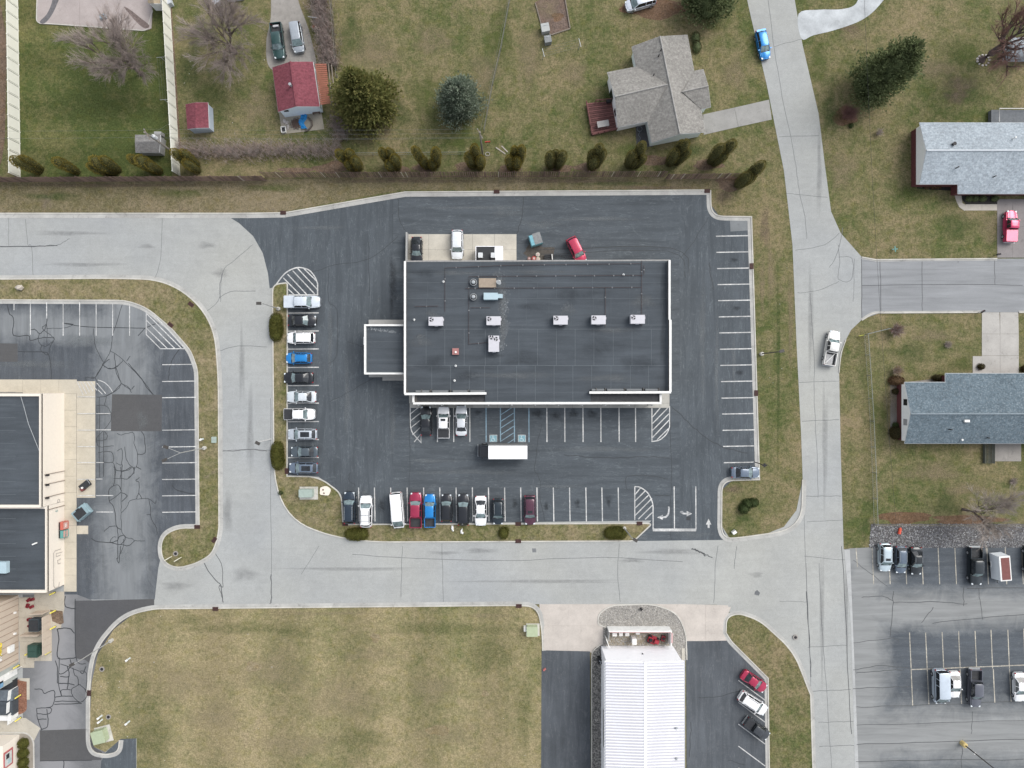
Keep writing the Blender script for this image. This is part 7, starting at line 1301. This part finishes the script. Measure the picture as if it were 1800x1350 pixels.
for k, (x, y, lb, c_) in enumerate(((1580, 933, 'orange red plastic barrel lying in the white rock bed', (.62, .09, .05)), )): t = thing('barrel', lb, 'barrel', P(x, y), 1.35); MB().tube([(-.5, 0, .24), (-.45, 0, .24), (.4, 0, .24), (.5, 0, .24)], [.19, .24, .22, .14], 10).build('body', M('orange_plastic', c_, .5), t); MB().tube([(.5, 0, .24), (.62, 0, .24)], .10, 8).build('neck', M('orange_plastic', c_, .5), t)
t = thing('lawn_sign', 'small teal cross shaped pinwheel on the lawn above the side street', 'sign', P(1570, 439)); MB().box((0, 0, .5), (.9, .16, .05), .1).build('blade', TEAL, t); MB().box((0, 0, .56), (.16, .9, .05), .1).build('blade', TEAL, t); MB().tube([(0, 0, 0), (0, 0, .5)], .03, 5).build('stake', STEEL, t)
t = thing('stepping_stones', 'ring of white stones round the thick trunk at the top right', 'stones', P(1728, 106))
for k in range(11): a = k * .57; MB().ico((1.0 * math.cos(a), .85 * math.sin(a), .08), .18, 1.2, 1, .6, k, .3).build('stone', M('pale_stone', (.46, .43, .41), .9, .2), t)
t = thing('hydrant', 'small black hydrant on the gravel bed before the white building', 'hydrant', P(1126.5, 1069, .05)); MB().tube([(0, 0, 0), (0, 0, .6), (0, 0, .75)], [.14, .13, .06], 10).build('barrel', BLACK, t); MB().tube([(-.25, .1, .45), (.25, -.1, .45)], .07, 8).build('outlet', BLACK, t); MB().box((.02, -.25, .2), (.12, .3, .3)).build('valve', BLACK, t)
# trash cart and clutter behind the shop
t = thing('dumpster', 'teal front and grey lidded dumpster standing behind the large building', 'dumpster', P(941, 424), math.radians(17)); MB().box((0, 0, .7), (1.9, 1.75, 1.2)).build('bin', M('bin_teal', (.12, .27, .31), .6), t); MB().box((.32, .1, 1.36), (1.3, 1.8, .07)).build('lid', M('lid_grey', (.21, .215, .215), .7, .3), t); MB().box((-.62, 0, 1.36), (.55, 1.65, .06)).build('front_lid', M('bin_teal2', (.16, .36, .42), .6), t)
for k, (x, y, lb) in enumerate(((938.5, 456, 'red drum behind the large building next to the cream drums'), (930, 456, 'small rust drum left of the red drum'), (945, 449, 'upper cream drum behind the large building'), (945.5, 457, 'lower cream drum behind the large building'))):
    t = thing('drum', lb, 'drum', P(x, y)); c_ = ((.30, .06, .05), (.22, .12, .10), (.44, .41, .35), (.42, .39, .30))[k]; q = (.40, .28, .34, .36)[k]; MB().tube([(0, 0, 0), (0, 0, .8)], q, 14).build('body', M('drum_%d' % k, c_, .6), t); MB().cyl((0, 0, .8), q * .5, .06, 10).build('lid', M('drum_lid', (.45, .33, .31)), t)
t = thing('pallet_stack', 'dark pallet of scrap with a white board behind the large building', 'pallet', P(963, 454), .1)
for k in range(4): MB().box((0, -.45 + .3*k, .35), (1.2, .16, .08)).build('board', DARKW, t)
MB().box((.68, .05, .45), (.12, .9, .5)).build('white_board', WHITE, t); MB().box((0, 0, .15), (1.1, 1.0, .25)).build('base', BLACK, t)
sheet('oil_stain', blob(948, 445, 26, 16, 301), .034, M('oily_dirt', (.085, .076, .066), .9, .4), lot)
# scattered specks on lawns and roofs edges
r = random.Random(77); mb = MB()
for k in range(45):
    x, y = r.choice([(r.uniform(165, 940), r.uniform(1075, 1345)), (r.uniform(320, 480), r.uniform(100, 250)), (r.uniform(1340, 1400), r.uniform(400, 830)), (r.uniform(170, 240), r.uniform(1120, 1300))]); c = P2(x, y); q = r.uniform(.04, .09); mb.box((c[0], c[1], .06), (q, q * r.uniform(.6, 1.6), .05), r.uniform(0, 3))
o = mb.build('litter', M('paper_litter', (.50, .48, .44), .8), kind='stuff'); o['label'] = 'small pale scraps of litter scattered over the lawns'; o['category'] = 'litter'
# ---------------------------------------------------------------- vehicles
PAINTS = {}
def PT(c, metal=.25, rough=.28):
    k = (c, metal)
    if k not in PAINTS: PAINTS[k] = paint('car_paint_%d' % len(PAINTS), c, metal, rough)
    return PAINTS[k]
DUMMY = PT((.5, .5, .5))
KIND = {  # L, W, H, cowl x, windscreen top x, roof rear x, rear glass foot x, belt z, nose z, hood z, deck z, roof width
 'sedan':   (4.80, 1.90, 1.44,  .98,  .22, -.98, -1.66, .93, .66, .93, .98, .655),
 'coupe':   (4.70, 1.90, 1.36,  .75, -.02, -.95, -1.75, .90, .66, .92, .96, .63),
 'hatch':   (4.25, 1.84, 1.48, 1.02,  .32, -1.45, -1.92, .95, .70, .95, 1.00, .67),
 'suv':     (4.70, 1.96, 1.72, 1.10,  .48, -1.80, -2.14, 1.06, .80, 1.05, 1.06, .695),
 'minivan': (5.05, 1.97, 1.76, 1.52,  .70, -2.10, -2.38, 1.02, .74, 1.00, 1.02, .72),
 'van':     (5.70, 2.02, 2.15, 2.42, 1.45, -2.60, -2.74, 1.20, .85, 1.12, 1.2, .83),
 'crew':    (5.85, 2.00, 1.88, 1.45,  .85, -.92, -1.12, 1.16, .98, 1.15, 1.16, .70),
 'cab':     (5.40, 1.95, 1.78, 1.22,  .68, -.42, -.58, 1.10, .92, 1.09, 1.1, .70)}
def plan(x, L, W):
    e = L/2 - abs(x); f = x > 0
    pts = ((0, .48 if f else .60), (.05, .65 if f else .76), (.16, .80 if f else .88), (.38, .905 if f else .95), (.75, .965 if f else .99), (1.3, 1.0))
    for i in range(len(pts) - 1):
        if e <= pts[i+1][0]: u = max(0, (e - pts[i][0]) / (pts[i+1][0] - pts[i][0])); return W/2 * (pts[i][1] + (pts[i+1][1] - pts[i][1]) * u)
    return W/2
PROTO = {}
def proto(kind, opt=''):
    key = kind + opt
    if key in PROTO: return PROTO[key]
    L, W, Hh, xc, xt, xr_, xg, zb, zn, zh, zd, rw = KIND[kind]; parts = []; truck = kind in ('crew', 'cab'); xe = (xg - .06) if truck else -L/2
    def topz(x):
        if x > xc: u = (x - xc) / (L/2 - xc); return zh + (zn - zh) * u ** 1.7
        if x < xg and not truck: u = (xg - x) / (L/2 + xg + 1e-6); return zd - .14 * u ** 2
        return zb + (zh - zb) * max(0, (x - xt) / (xc - xt))
    xs = [L/2, L/2 - .03, L/2 - .09, L/2 - .20, L/2 - .42, (L/2 - .42 + xc)/2, xc, xt, (xt + xr_)/2, xr_, xg]
    xs += [xe] if truck else [(xg - L/2)/2 - .0, -L/2 + .32, -L/2 + .12, -L/2 + .03, -L/2]
    xs = sorted(set(round(x, 3) for x in xs if x >= xe - 1e-6), reverse=True); vs_ = [-1, -.92, -.75, -.4, 0, .4, .75, .92, 1]; nx, nv = len(xs), len(vs_)
    m = MB(); g = []
    for x in xs:
        hw = plan(x, L, W)
        for v in vs_: g.append((x, v * hw * .985, topz(x) - .10 * abs(v) ** 6 - .012 * v * v))
    m.add(g, [(i*nv+j, (i+1)*nv+j, (i+1)*nv+j+1, i*nv+j+1) for i in range(nx-1) for j in range(nv-1)])
    border = [i*nv for i in range(nx)] + [(nx-1)*nv + j for j in range(1, nv)] + [i*nv + nv-1 for i in range(nx-2, -1, -1)] + [j for j in range(nv-2, 0, -1)]
    prev = border; nb = len(border)
    for f, sc_ in ((.74, 1.025), (.50, 1.02), (None, .96)):
        base = len(m.v)
        for bi in border: x, y, z = g[bi]; m.v.append((x * (1.012 if f else .985), y * sc_ / .985, z * f if f else .24))
        for i in range(nb): m.f.append([prev[i], prev[(i+1) % nb], base + (i+1) % nb, base + i]); m.m.append(0)
        prev = [base + i for i in range(nb)]
    parts.append(('body', m.mesh('body', DUMMY, True), 1, None))
    hm = MB(); hx = [L/2 - .20, L/2 - .45, (L/2 - .45 + xc)/2, xc + .10]; hv = [-.80, -.55, -.5, 0, .5, .55, .80]; q = []
    for x in hx:
        hw = plan(x, L, W) * (1 if x < L/2 - .3 else .93)
        for v in hv: q.append((x, v * hw, topz(x) - .012 * v * v + .018 + (.016 if abs(v) < .53 else 0)))
    hm.add(q, [(i*7+j, (i+1)*7+j, (i+1)*7+j+1, i*7+j+1) for i in range(3) for j in range(6)]); parts.append(('hood', hm.mesh('hood', DUMMY, True), 1, None))
    parts.append(('cowl', MB().box((xc + .10, 0, zh + .012), (.16, plan(xc, L, W) * 1.62, .03)).mesh('cowl', BLACK), 0, None))
    def hwb(x): return plan(max(-L/2 + .3, min(L/2 - .5, x)), L, W)
    bw, tw = .925, rw
    FL, FC, FR = (xc, hwb(xc)*bw, zh + .0), (xc + .14, 0, zh + .03), (xc, -hwb(xc)*bw, zh + .0); TL, TC, TR = (xt, W/2*tw, Hh - .07), (xt + .07, 0, Hh - .03), (xt, -W/2*tw, Hh - .07)
    BL, BC, BR_ = (xg, hwb(xg)*bw, zb), (xg - (.08 if not truck else 0), 0, zb + .02), (xg, -hwb(xg)*bw, zb); UL, UC, UR = (xr_, W/2*tw, Hh - .07), (xr_ - (.05 if not truck else 0), 0, Hh - .03), (xr_, -W/2*tw, Hh - .07)
    parts.append(('windshield', MB().add([FL, FC, FR, TR, TC, TL], [(0, 1, 4, 5), (1, 2, 3, 4)]).mesh('windshield', GLASS), 0, None))
    parts.append(('rear_window', MB().add([BL, BC, BR_, UR, UC, UL], [(1, 0, 5, 4), (2, 1, 4, 3)]).mesh('rear_window', DGLASS), 0, None))
    for a, b, c, d in ((FL, TL, UL, BL), (FR, TR, UR, BR_)): parts.append(('side_window', MB().add([a, b, c, d], [(0, 1, 2, 3)]).mesh('side_window', DGLASS), 0, None))
    pm = MB()
    for a, b in ((FL, TL), (FR, TR), (BL, UL), (BR_, UR)): pm.tube([a, b], .055, 4)
    for x in ((xt + xr_)/2 + .1,) + (((xt + xr_)/2 - .95,) if kind in ('suv', 'minivan', 'van') else ()):
        for s in (1, -1): pm.tube([(x, s*W/2*bw, zb), (x, s*W/2*(tw + .01), Hh - .08)], .05, 4)
    parts.append(('pillar', pm.mesh('pillar', DUMMY), 1, None))
    rm = MB(); rx = [xt + .10, xt - .08, (xt*2 + xr_)/3, (xt + xr_*2)/3, xr_ + .1, xr_ - .06]; rv = [-1, -.93, -.6, 0, .6, .93, 1]; q = []
    for i, x in enumerate(rx):
        for v in rv: q.append((x + (.05 * (1 - v*v) * (1 if i == 0 else (-1 if i == 5 else 0))), v * W/2 * (tw + .025), Hh - .055*abs(v)**5 - .02*v*v - (.06 if i in (0,) else (.07 if i == 5 else 0))))
    rm.add(q, [(i*7+j, (i+1)*7+j, (i+1)*7+j+1, i*7+j+1) for i in range(5) for j in range(6)]); parts.append(('roof', rm.mesh('roof', DUMMY, True), 1, None))
    if 'sun' in opt: parts.append(('sunroof', MB().box(((xt + xr_)/2 + .02, 0, Hh + .012), ((xt - xr_) * .74, W * tw * .66, .02)).mesh('sunroof', DGLASS), 0, None))
    if 'hole' in opt: parts.append(('sunroof', MB().box((xt - .32, 0, Hh + .012), (.42, .78, .02)).mesh('sunroof', DGLASS), 0, None))
    if 'rail' in opt:
        for s in (1, -1): parts.append(('roof_rail', MB().tube([(xt - .15, s*W/2*tw*.9, Hh + .06), (xr_ + .2, s*W/2*tw*.9, Hh + .06)], .028, 5).mesh('roof_rail', STEEL if 'silver' in opt else BLACK), 0, None))
    if 'rib' in opt:
        for k in range(4): parts.append(('roof_rib', MB().box(((xt + xr_)/2, (k - 1.5) * W * tw * .24, Hh + .004), ((xt - xr_) * .8, .045, .03)).mesh('roof_rib', DUMMY), 1, None))
    if 'rack' in opt:
        for x in ((xt + xr_)/2 + .25, (xt + xr_)/2 - .6): parts.append(('roof_bar', MB().box((x, 0, Hh + .05), (.06, W * tw, .04)).mesh('roof_bar', STEEL), 0, None))
    if truck:
        b0, b1 = xe - .03, -L/2 + .06; hw = W/2 * .985; wall = .10; zt = zb + .02; o = MB()
        for s in (1, -1): o.box(((b0 + b1)/2, s*(hw - wall/2), (zt + .42)/2 + .0), (b0 - b1, wall, zt - .42))
        o.box((b0 - .04, 0, zt/2 + .2), (.08, 2*hw - 2*wall, zt - .4)); o.box(((b0 + b1)/2, 0, .52), (b0 - b1, 2*hw - .02, .2)); parts.append(('bed', o.mesh('bed', DUMMY), 1, None))
        parts.append(('bed_liner', MB().box(((b0 + b1)/2 - .02, 0, .66), (b0 - b1 - .12, 2*hw - 2*wall - .02, .08)).mesh('bed_liner', M('bed_liner', (.045, .047, .05), .8, .3)), 0, None))
        parts.append(('tailgate', MB().box((b1, 0, zt - .27), (.09, 2*hw - 2*wall - .02, .56)).mesh('tailgate', DUMMY), 1, None)); parts.append(('rear_bumper', MB().box((b1 - .12, 0, .5), (.16, W * .94, .18)).mesh('rear_bumper', STEEL), 0, None))
        if 'cover' in opt: parts.append(('bed_cover', MB().box(((b0 + b1)/2, 0, zt + .02), (b0 - b1 - .05, 2*hw - .12, .05)).mesh('bed_cover', M('bed_cover', (.030, .032, .036), .7, .2)), 0, None))
        if 'lid' in opt: parts.append(('bed_cover', MB().box(((b0 + b1)/2, 0, zt + .03), (b0 - b1 - .05, 2*hw - .06, .06)).mesh('bed_lid', DUMMY), 1, None))
        if 'load' in opt: parts.append(('sheet_load', MB().box(((b0 + b1)/2 - .1, .12, .78), (1.5, 1.15, .16)).mesh('sheet_load', M('load_pale', (.34, .34, .34), .6, .2)), 0, None)); parts.append(('pole_load', MB().tube([((b0 + b1)/2 - .8, .7, 1.0), ((b0 + b1)/2 + .8, -.5, 1.0)], .05, 6).mesh('pole_load', WHITE), 0, None))
        if 'junk' in opt: parts.append(('cargo', MB().box((b1 + .45, 0, .85), (.3, .9, .3)).mesh('cargo', M('cargo_pale', (.45, .45, .46), .6)), 0, None))
    if 'spoiler' in opt: parts.append(('spoiler', MB().box((-L/2 + .22, 0, zd + .12), (.28, W * .82, .05)).mesh('spoiler', DUMMY), 1, None))
    zl = topz(L/2 - .1) - .03
    for s in (1, -1): parts.append(('headlight', MB().box((L/2 - .17, s*W*.335, zl - .01), (.24, .26, .13)).mesh('headlight', LAMP), 0, None)); parts.append(('tail_light', MB().box((-L/2 + .07, s*W*.40, (zb if truck else zd) - .22), (.14, .16, .22)).mesh('tail_light', RED), 0, None)); parts.append(('mirror', MB().box((xc - .22, s*(W/2 + .09), zb + .06), (.12, .22, .14)).mesh('mirror', DUMMY), 1, None))
    parts.append(('grille', MB().box((L/2 + .005, 0, zl - .16), (.06, W*.48, .20)).mesh('grille', BLACK), 0, None))
    wr = .36 if kind in ('suv', 'crew', 'cab', 'van') else .33
    tm = MB().tube([(0, -.12, 0), (0, -.10, 0), (0, .10, 0), (0, .12, 0)], [wr - .03, wr, wr, wr - .03], 18).mesh('wheel', TYRE); rmh = MB().tube([(0, -.13, 0), (0, .13, 0)], wr * .60, 12).mesh('rim', RIM)
    for fx in (L/2 - .92, -L/2 + .98):
        for s in (1, -1): parts.append(('wheel', tm, 0, (fx, s*(W/2 - .10), wr), rmh))
    PROTO[key] = parts; return parts
def vehicle(x, y, deg, kind, col, name, label, cat='car', opt='', length=None, width=1.0, metal=.25, group=None, zc=.8):
    """deg: heading in the photo, 0 = nose right, 90 = nose up"""
    p = P(x, y, zc); t = thing(name, label, cat, (p[0], p[1], .045), math.radians(deg), group); mt = PT(col, metal)
    if length: t.scale = (length / KIND[kind][0], width, 1)
    for q in proto(kind, opt):
        o = link(q[0], q[1], t, q[3])
        if q[2]: o.material_slots[0].link = 'OBJECT'; o.material_slots[0].material = mt
        if len(q) > 4: link('rim', q[4], o)
    return t
WHT = (.78, .78, .78); SILV = (.46, .50, .54); BLK = (.014, .016, .020); DGY = (.045, .055, .065); NAVY = (.022, .035, .052); SKYB = (.012, .20, .52); REDC = (.42, .028, .075); MAR = (.085, .030, .050); BLUG = (.13, .165, .215); PEARL = (.66, .68, .70)
GW, GB, GF, GE, GS = 'vehicles parked along the west kerb', 'vehicles parked along the bottom kerb', 'vehicles parked at the shop front', 'vehicles in the angled bays', 'vehicles in the right hand car park'
V = vehicle
V(531.5, 530.8, 0, 'crew', (.60, .65, .70), 'pickup_truck', 'pale silver pickup with covered bed backed in at the top of the west row', 'pickup', 'lid', 5.85, 1, group=GW)
V(531, 563.5, 0, 'sedan', BLK, 'parked_car', 'black sedan nose out directly below the silver pickup in the west row', 'car', '', 4.55, group=GW)
V(529.5, 594, 180, 'suv', WHT, 'parked_car', 'white crossover third from the top of the west row', 'car', '', 4.5, .97, .05, group=GW)
V(525.5, 629.5, 180, 'hatch', SKYB, 'parked_car', 'bright blue hatchback in the west row', 'car', 'rail', 4.2, group=GW)
V(524.5, 664, 180, 'sedan', BLK, 'parked_car', 'black sedan just below the blue hatchback', 'car', '', 4.8, group=GW)
V(530, 697.5, 180, 'sedan', (.62, .66, .68), 'parked_car', 'white silver sedan just above the white pickup with black bed', 'car', '', 4.75, group=GW)
V(527, 728, 0, 'crew', WHT, 'pickup_truck', 'white pickup with black bed cover backed into the west row', 'pickup', 'cover', 5.0, .93, .05, group=GW)
V(531.5, 763.3, 180, 'hatch', SILV, 'parked_car', 'pale silver car with a large dark glass roof in the west row', 'car', 'sun', 4.7, 1.02, group=GW)
V(535, 794, 180, 'sedan', (.075, .095, .11), 'parked_car', 'dark grey sedan second from the bottom of the west row', 'car', '', 4.4, .96, group=GW)
V(533.5, 822.5, 180, 'hatch', BLUG, 'parked_car', 'grey blue car with dark glass roof at the bottom of the west row', 'car', 'sun', 4.65, group=GW)
V(614.5, 892.5, 90, 'suv', NAVY, 'parked_car', 'dark navy large suv with pale roof rails, leftmost in the bottom row', 'suv', 'railsilver', 5.2, 1.03, group=GB)
V(643.5, 899, 90, 'suv', WHT, 'parked_car', 'white suv with two roof bars in the bottom row', 'suv', 'railrack', 5.15, 1.04, .05, group=GB)
V(699, 896.5, 275, 'van', WHT, 'white_van', 'long white passenger van parked nose down in the bottom row', 'van', '', 5.85, 1.0, .05, group=GB)
V(731, 896.5, 90, 'crew', (.30, .022, .062), 'pickup_truck', 'dark red pickup in the bottom row beside the blue pickup', 'pickup', '', 5.75, 1, group=GB)
V(756, 897.5, 90, 'crew', SKYB, 'pickup_truck', 'bright blue pickup in the bottom row', 'pickup', '', 5.4, .92, group=GB)
V(785, 892.8, 90, 'suv', BLK, 'parked_car', 'black suv just right of the blue pickup', 'suv', 'rail', 4.45, .97, group=GB)
V(814.5, 896, 90, 'suv', BLK, 'parked_car', 'longer black suv just left of the white sedan in the bottom row', 'suv', '', 5.1, 1.0, group=GB)
V(845, 898, 270, 'sedan', WHT, 'parked_car', 'white sedan nose down in the bottom row', 'car', '', 4.85, 1.03, .05, group=GB)
V(875.5, 899, 270, 'suv', (.018, .028, .036), 'parked_car', 'small black suv nose down above the lone bush', 'suv', 'railsilver', 4.15, .95, group=GB)
V(931.5, 896.5, 271, 'suv', MAR, 'parked_car', 'dark maroon suv nose down, rightmost of the bottom row', 'suv', 'ribhole', 4.75, .98, group=GB)
V(748.8, 740, 90, 'sedan', BLK, 'parked_car', 'black sedan over the hatched corner at the shop front', 'car', '', 4.75, 1.0, group=GF)
V(780, 742.5, 90, 'crew', WHT, 'pickup_truck', 'white pickup with dark bed and sunroof at the shop front', 'pickup', 'coverhole', 5.1, .98, .05, group=GF)
V(811, 739.5, 90, 'sedan', PEARL, 'parked_car', 'pearl white sedan right of the white pickup at the shop front', 'car', '', 4.85, 1.0, group=GF)
V(732.3, 441, 270, 'coupe', BLK, 'parked_car', 'black coupe half hidden by the roof on the loading slab', 'car', '', 4.6, .97); V(803.8, 430, 270, 'suv', (.66, .69, .72), 'parked_car', 'white suv nose down on the loading slab behind the shop', 'suv', '', 4.75, 1.0, .05)
V(1013.5, 440, 297, 'suv', REDC, 'parked_car', 'bright red suv parked askew behind the shop', 'suv', 'rib', 4.5, .97)
V(1310.5, 830.5, 0, 'sedan', BLUG, 'parked_car', 'lone grey blue sedan at the bottom of the right hand bays', 'car', '', 4.6, 1.0)
V(1325.5, 1198, 325, 'sedan', (.36, .022, .065), 'parked_car', 'red sedan in the angled bays right of the white building', 'car', '', 4.55, .98, group=GE); V(1323.5, 1236, 327, 'suv', WHT, 'parked_car', 'white suv in the middle of the angled bays', 'suv', 'rail', 5.0, 1.02, .05, group=GE); V(1330, 1280, 325, 'crew', (.045, .05, .056), 'pickup_truck', 'dark grey covered pickup lowest of the angled bays', 'pickup', 'cover', 4.4, .86, group=GE)
V(1462, 612, 80, 'cab', (.64, .63, .60), 'pickup_truck', 'white and grey old pickup driving on the main street with a loaded bed', 'pickup', 'load', 5.7, 1.02, .05)
V(1776.5, 398, 88, 'cab', (.46, .030, .10), 'pickup_truck', 'pinkish red pickup on the driveway of the pale blue house', 'pickup', 'lid', 5.1, .98)
V(1341.5, 78, 282, 'hatch', SKYB, 'parked_car', 'bright blue car with rear spoiler parked on the left side of the top street', 'car', 'spoiler', 4.8, .98)
V(1126, 4, 196, 'minivan', (.58, .61, .66), 'parked_car', 'silver white minivan cut by the top edge on the lawn', 'minivan', '', 5.0, 1)
V(488.5, 72.5, 277, 'crew', (.030, .068, .066), 'pickup_truck', 'dark green pickup with open bed on the gravel drive', 'pickup', 'junk', 5.85, .98); V(522, 65.5, 279, 'minivan', (.33, .36, .39), 'parked_car', 'silver minivan beside the dark green pickup', 'minivan', 'rib', 4.9, .98)
V(1555.5, 979.5, 270, 'suv', (.46, .54, .58), 'parked_car', 'pale silver blue suv, leftmost in the right car park', 'suv', 'holerailsilver', 4.55, 1.0, group=GS); V(1583.5, 984, 270, 'hatch', (.10, .13, .17), 'parked_car', 'slate blue car second from the left in the right car park', 'car', 'railsilver', 4.4, 1.0, group=GS); V(1611, 986, 270, 'sedan', (.018, .022, .025), 'parked_car', 'black car third from the left in the right car park', 'car', 'railsilver', 4.5, 1, group=GS)
V(1714.5, 994.5, 270, 'crew', (.018, .024, .028), 'pickup_truck', 'black open bed pickup left of the white trailer', 'pickup', '', 6.1, 1, group=GS); V(1812, 985, 270, 'suv', BLK, 'parked_car', 'black vehicle cut by the right edge beyond the white trailer', 'suv', '', 4.9, group=GS)
V(1652, 1206, 271, 'van', (.50, .56, .62), 'white_van', 'tall pale silver van beside the small white car', 'van', '', 5.6, 1.02, group=GS); V(1678, 1203.5, 271, 'sedan', WHT, 'parked_car', 'small white car tucked between the silver van and grey pickup', 'car', '', 4.3, .98, .05, group=GS)
V(1713.5, 1209, 269, 'crew', (.10, .105, .125), 'pickup_truck', 'dark grey pickup with open bed right of the small white car', 'pickup', '', 6.1, .96, group=GS); V(1793, 1208, 271, 'sedan', WHT, 'parked_car', 'white sedan cut by the right edge in the lower row', 'car', '', 4.7, 1, .05, group=GS)
# delivery truck
p = P(887, 791, 0); t = thing('box_truck', 'black cab box truck with a plain white box roof parked across the accessible bays', 'truck', (p[0], p[1], .04), PI)
def tp(nm_, m, mt): return m.build(nm_, mt, t)
tp('chassis', MB().box((.2, 0, .62), (7.2, .9, .25)), BLACK); tp('cargo_box', MB().box((-.55, 0, 2.0), (6.25, 2.36, 2.5)), M('truck_grey', (.17, .17, .165), .6)); tp('box_roof', MB().box((-.55, .02, 3.28), (6.18, 2.06, .06)), M('truck_white', (.86, .86, .86), .5, .03))
q = MB(); q.box((3.15, 0, 1.35), (1.55, 2.0, 1.5), 0, .92); tp('cab', q, PT(BLK)); tp('cab_roof', MB().box((3.05, 0, 2.14), (1.2, 1.8, .1), 0, .9), PT(BLK)); tp('windshield', MB().box((3.82, 0, 1.75), (.12, 1.7, .62)), GLASS); tp('hood', MB().box((4.05, 0, 1.0), (.5, 1.9, .7), 0, .9), PT(BLK)); tp('bumper', MB().box((4.32, 0, .55), (.14, 2.0, .3)), STEEL)
for s in (1, -1): tp('mirror', MB().box((3.6, s * 1.15, 1.7), (.12, .25, .4)), BLACK); tp('headlight', MB().box((4.28, s * .75, .95), (.08, .3, .2)), LAMP)
for fx in (3.3, -1.7):
    for s in (1, -1): w = MB().tube([(fx, s * .95 - .14, .45), (fx, s * .95 + .14, .45)], .45, 16).build('wheel', TYRE, t); MB().tube([(fx, s * .95 - .15, .45), (fx, s * .95 + .15, .45)], .22, 10).build('rim', RIM, w)
tp('frame_rail', MB().box((-.55, 1.13, 3.24), (6.25, .06, .05)), STEEL)
# enclosed trailer with a maroon roof panel
p = P(1757, 992, 0); t = thing('cargo_trailer', 'tall white trailer with a maroon roof panel right of the black pickup', 'trailer', (p[0] - .9, p[1], .04), math.radians(-85.5))
MB().box((0, 0, 1.35), (4.15, 1.95, 1.9), 0, .93).build('shell', M('trailer_white', (.66, .69, .71), .4, .05), t); MB().box((0, .02, 2.33), (4.0, 1.78, .06)).build('roof_edge', WHITE, t); MB().box((.05, .06, 2.375), (3.55, 1.36, .03)).build('roof_panel', M('roof_maroon', (.17, .065, .058), .7, .2), t); MB().box((0, 0, .38), (4.0, 1.7, .14)).build('frame', BLACK, t); MB().tube([(2.0, 0, .4), (2.9, 0, .42)], .06, 6).build('tow_bar', BLACK, t); MB().cyl((2.7, 0, .1), .06, .5, 6).build('jack', STEEL, t)
for s in (1, -1): MB().tube([(-.3, s * .95 - .1, .33), (-.3, s * .95 + .1, .33)], .33, 14).build('wheel', TYRE, t); MB().box((-.3, s * 1.0, .68), (.95, .2, .05)).build('fender', WHITE, t)
a = P(223.5, 0)
# hay-coloured equipment trailer by the side lot kerb
for k, (x, y, c_, lb) in enumerate(((957, 1176, (.35, .12, .11), 'small reddish block beside the left kerb of the side lot'), )): tag(MB().box((0, 0, .15), (.5, .3, .25), .7).build('wheel_chock', M('chock_red', c_, .7), loc=P(x, y)), lb, 'block')
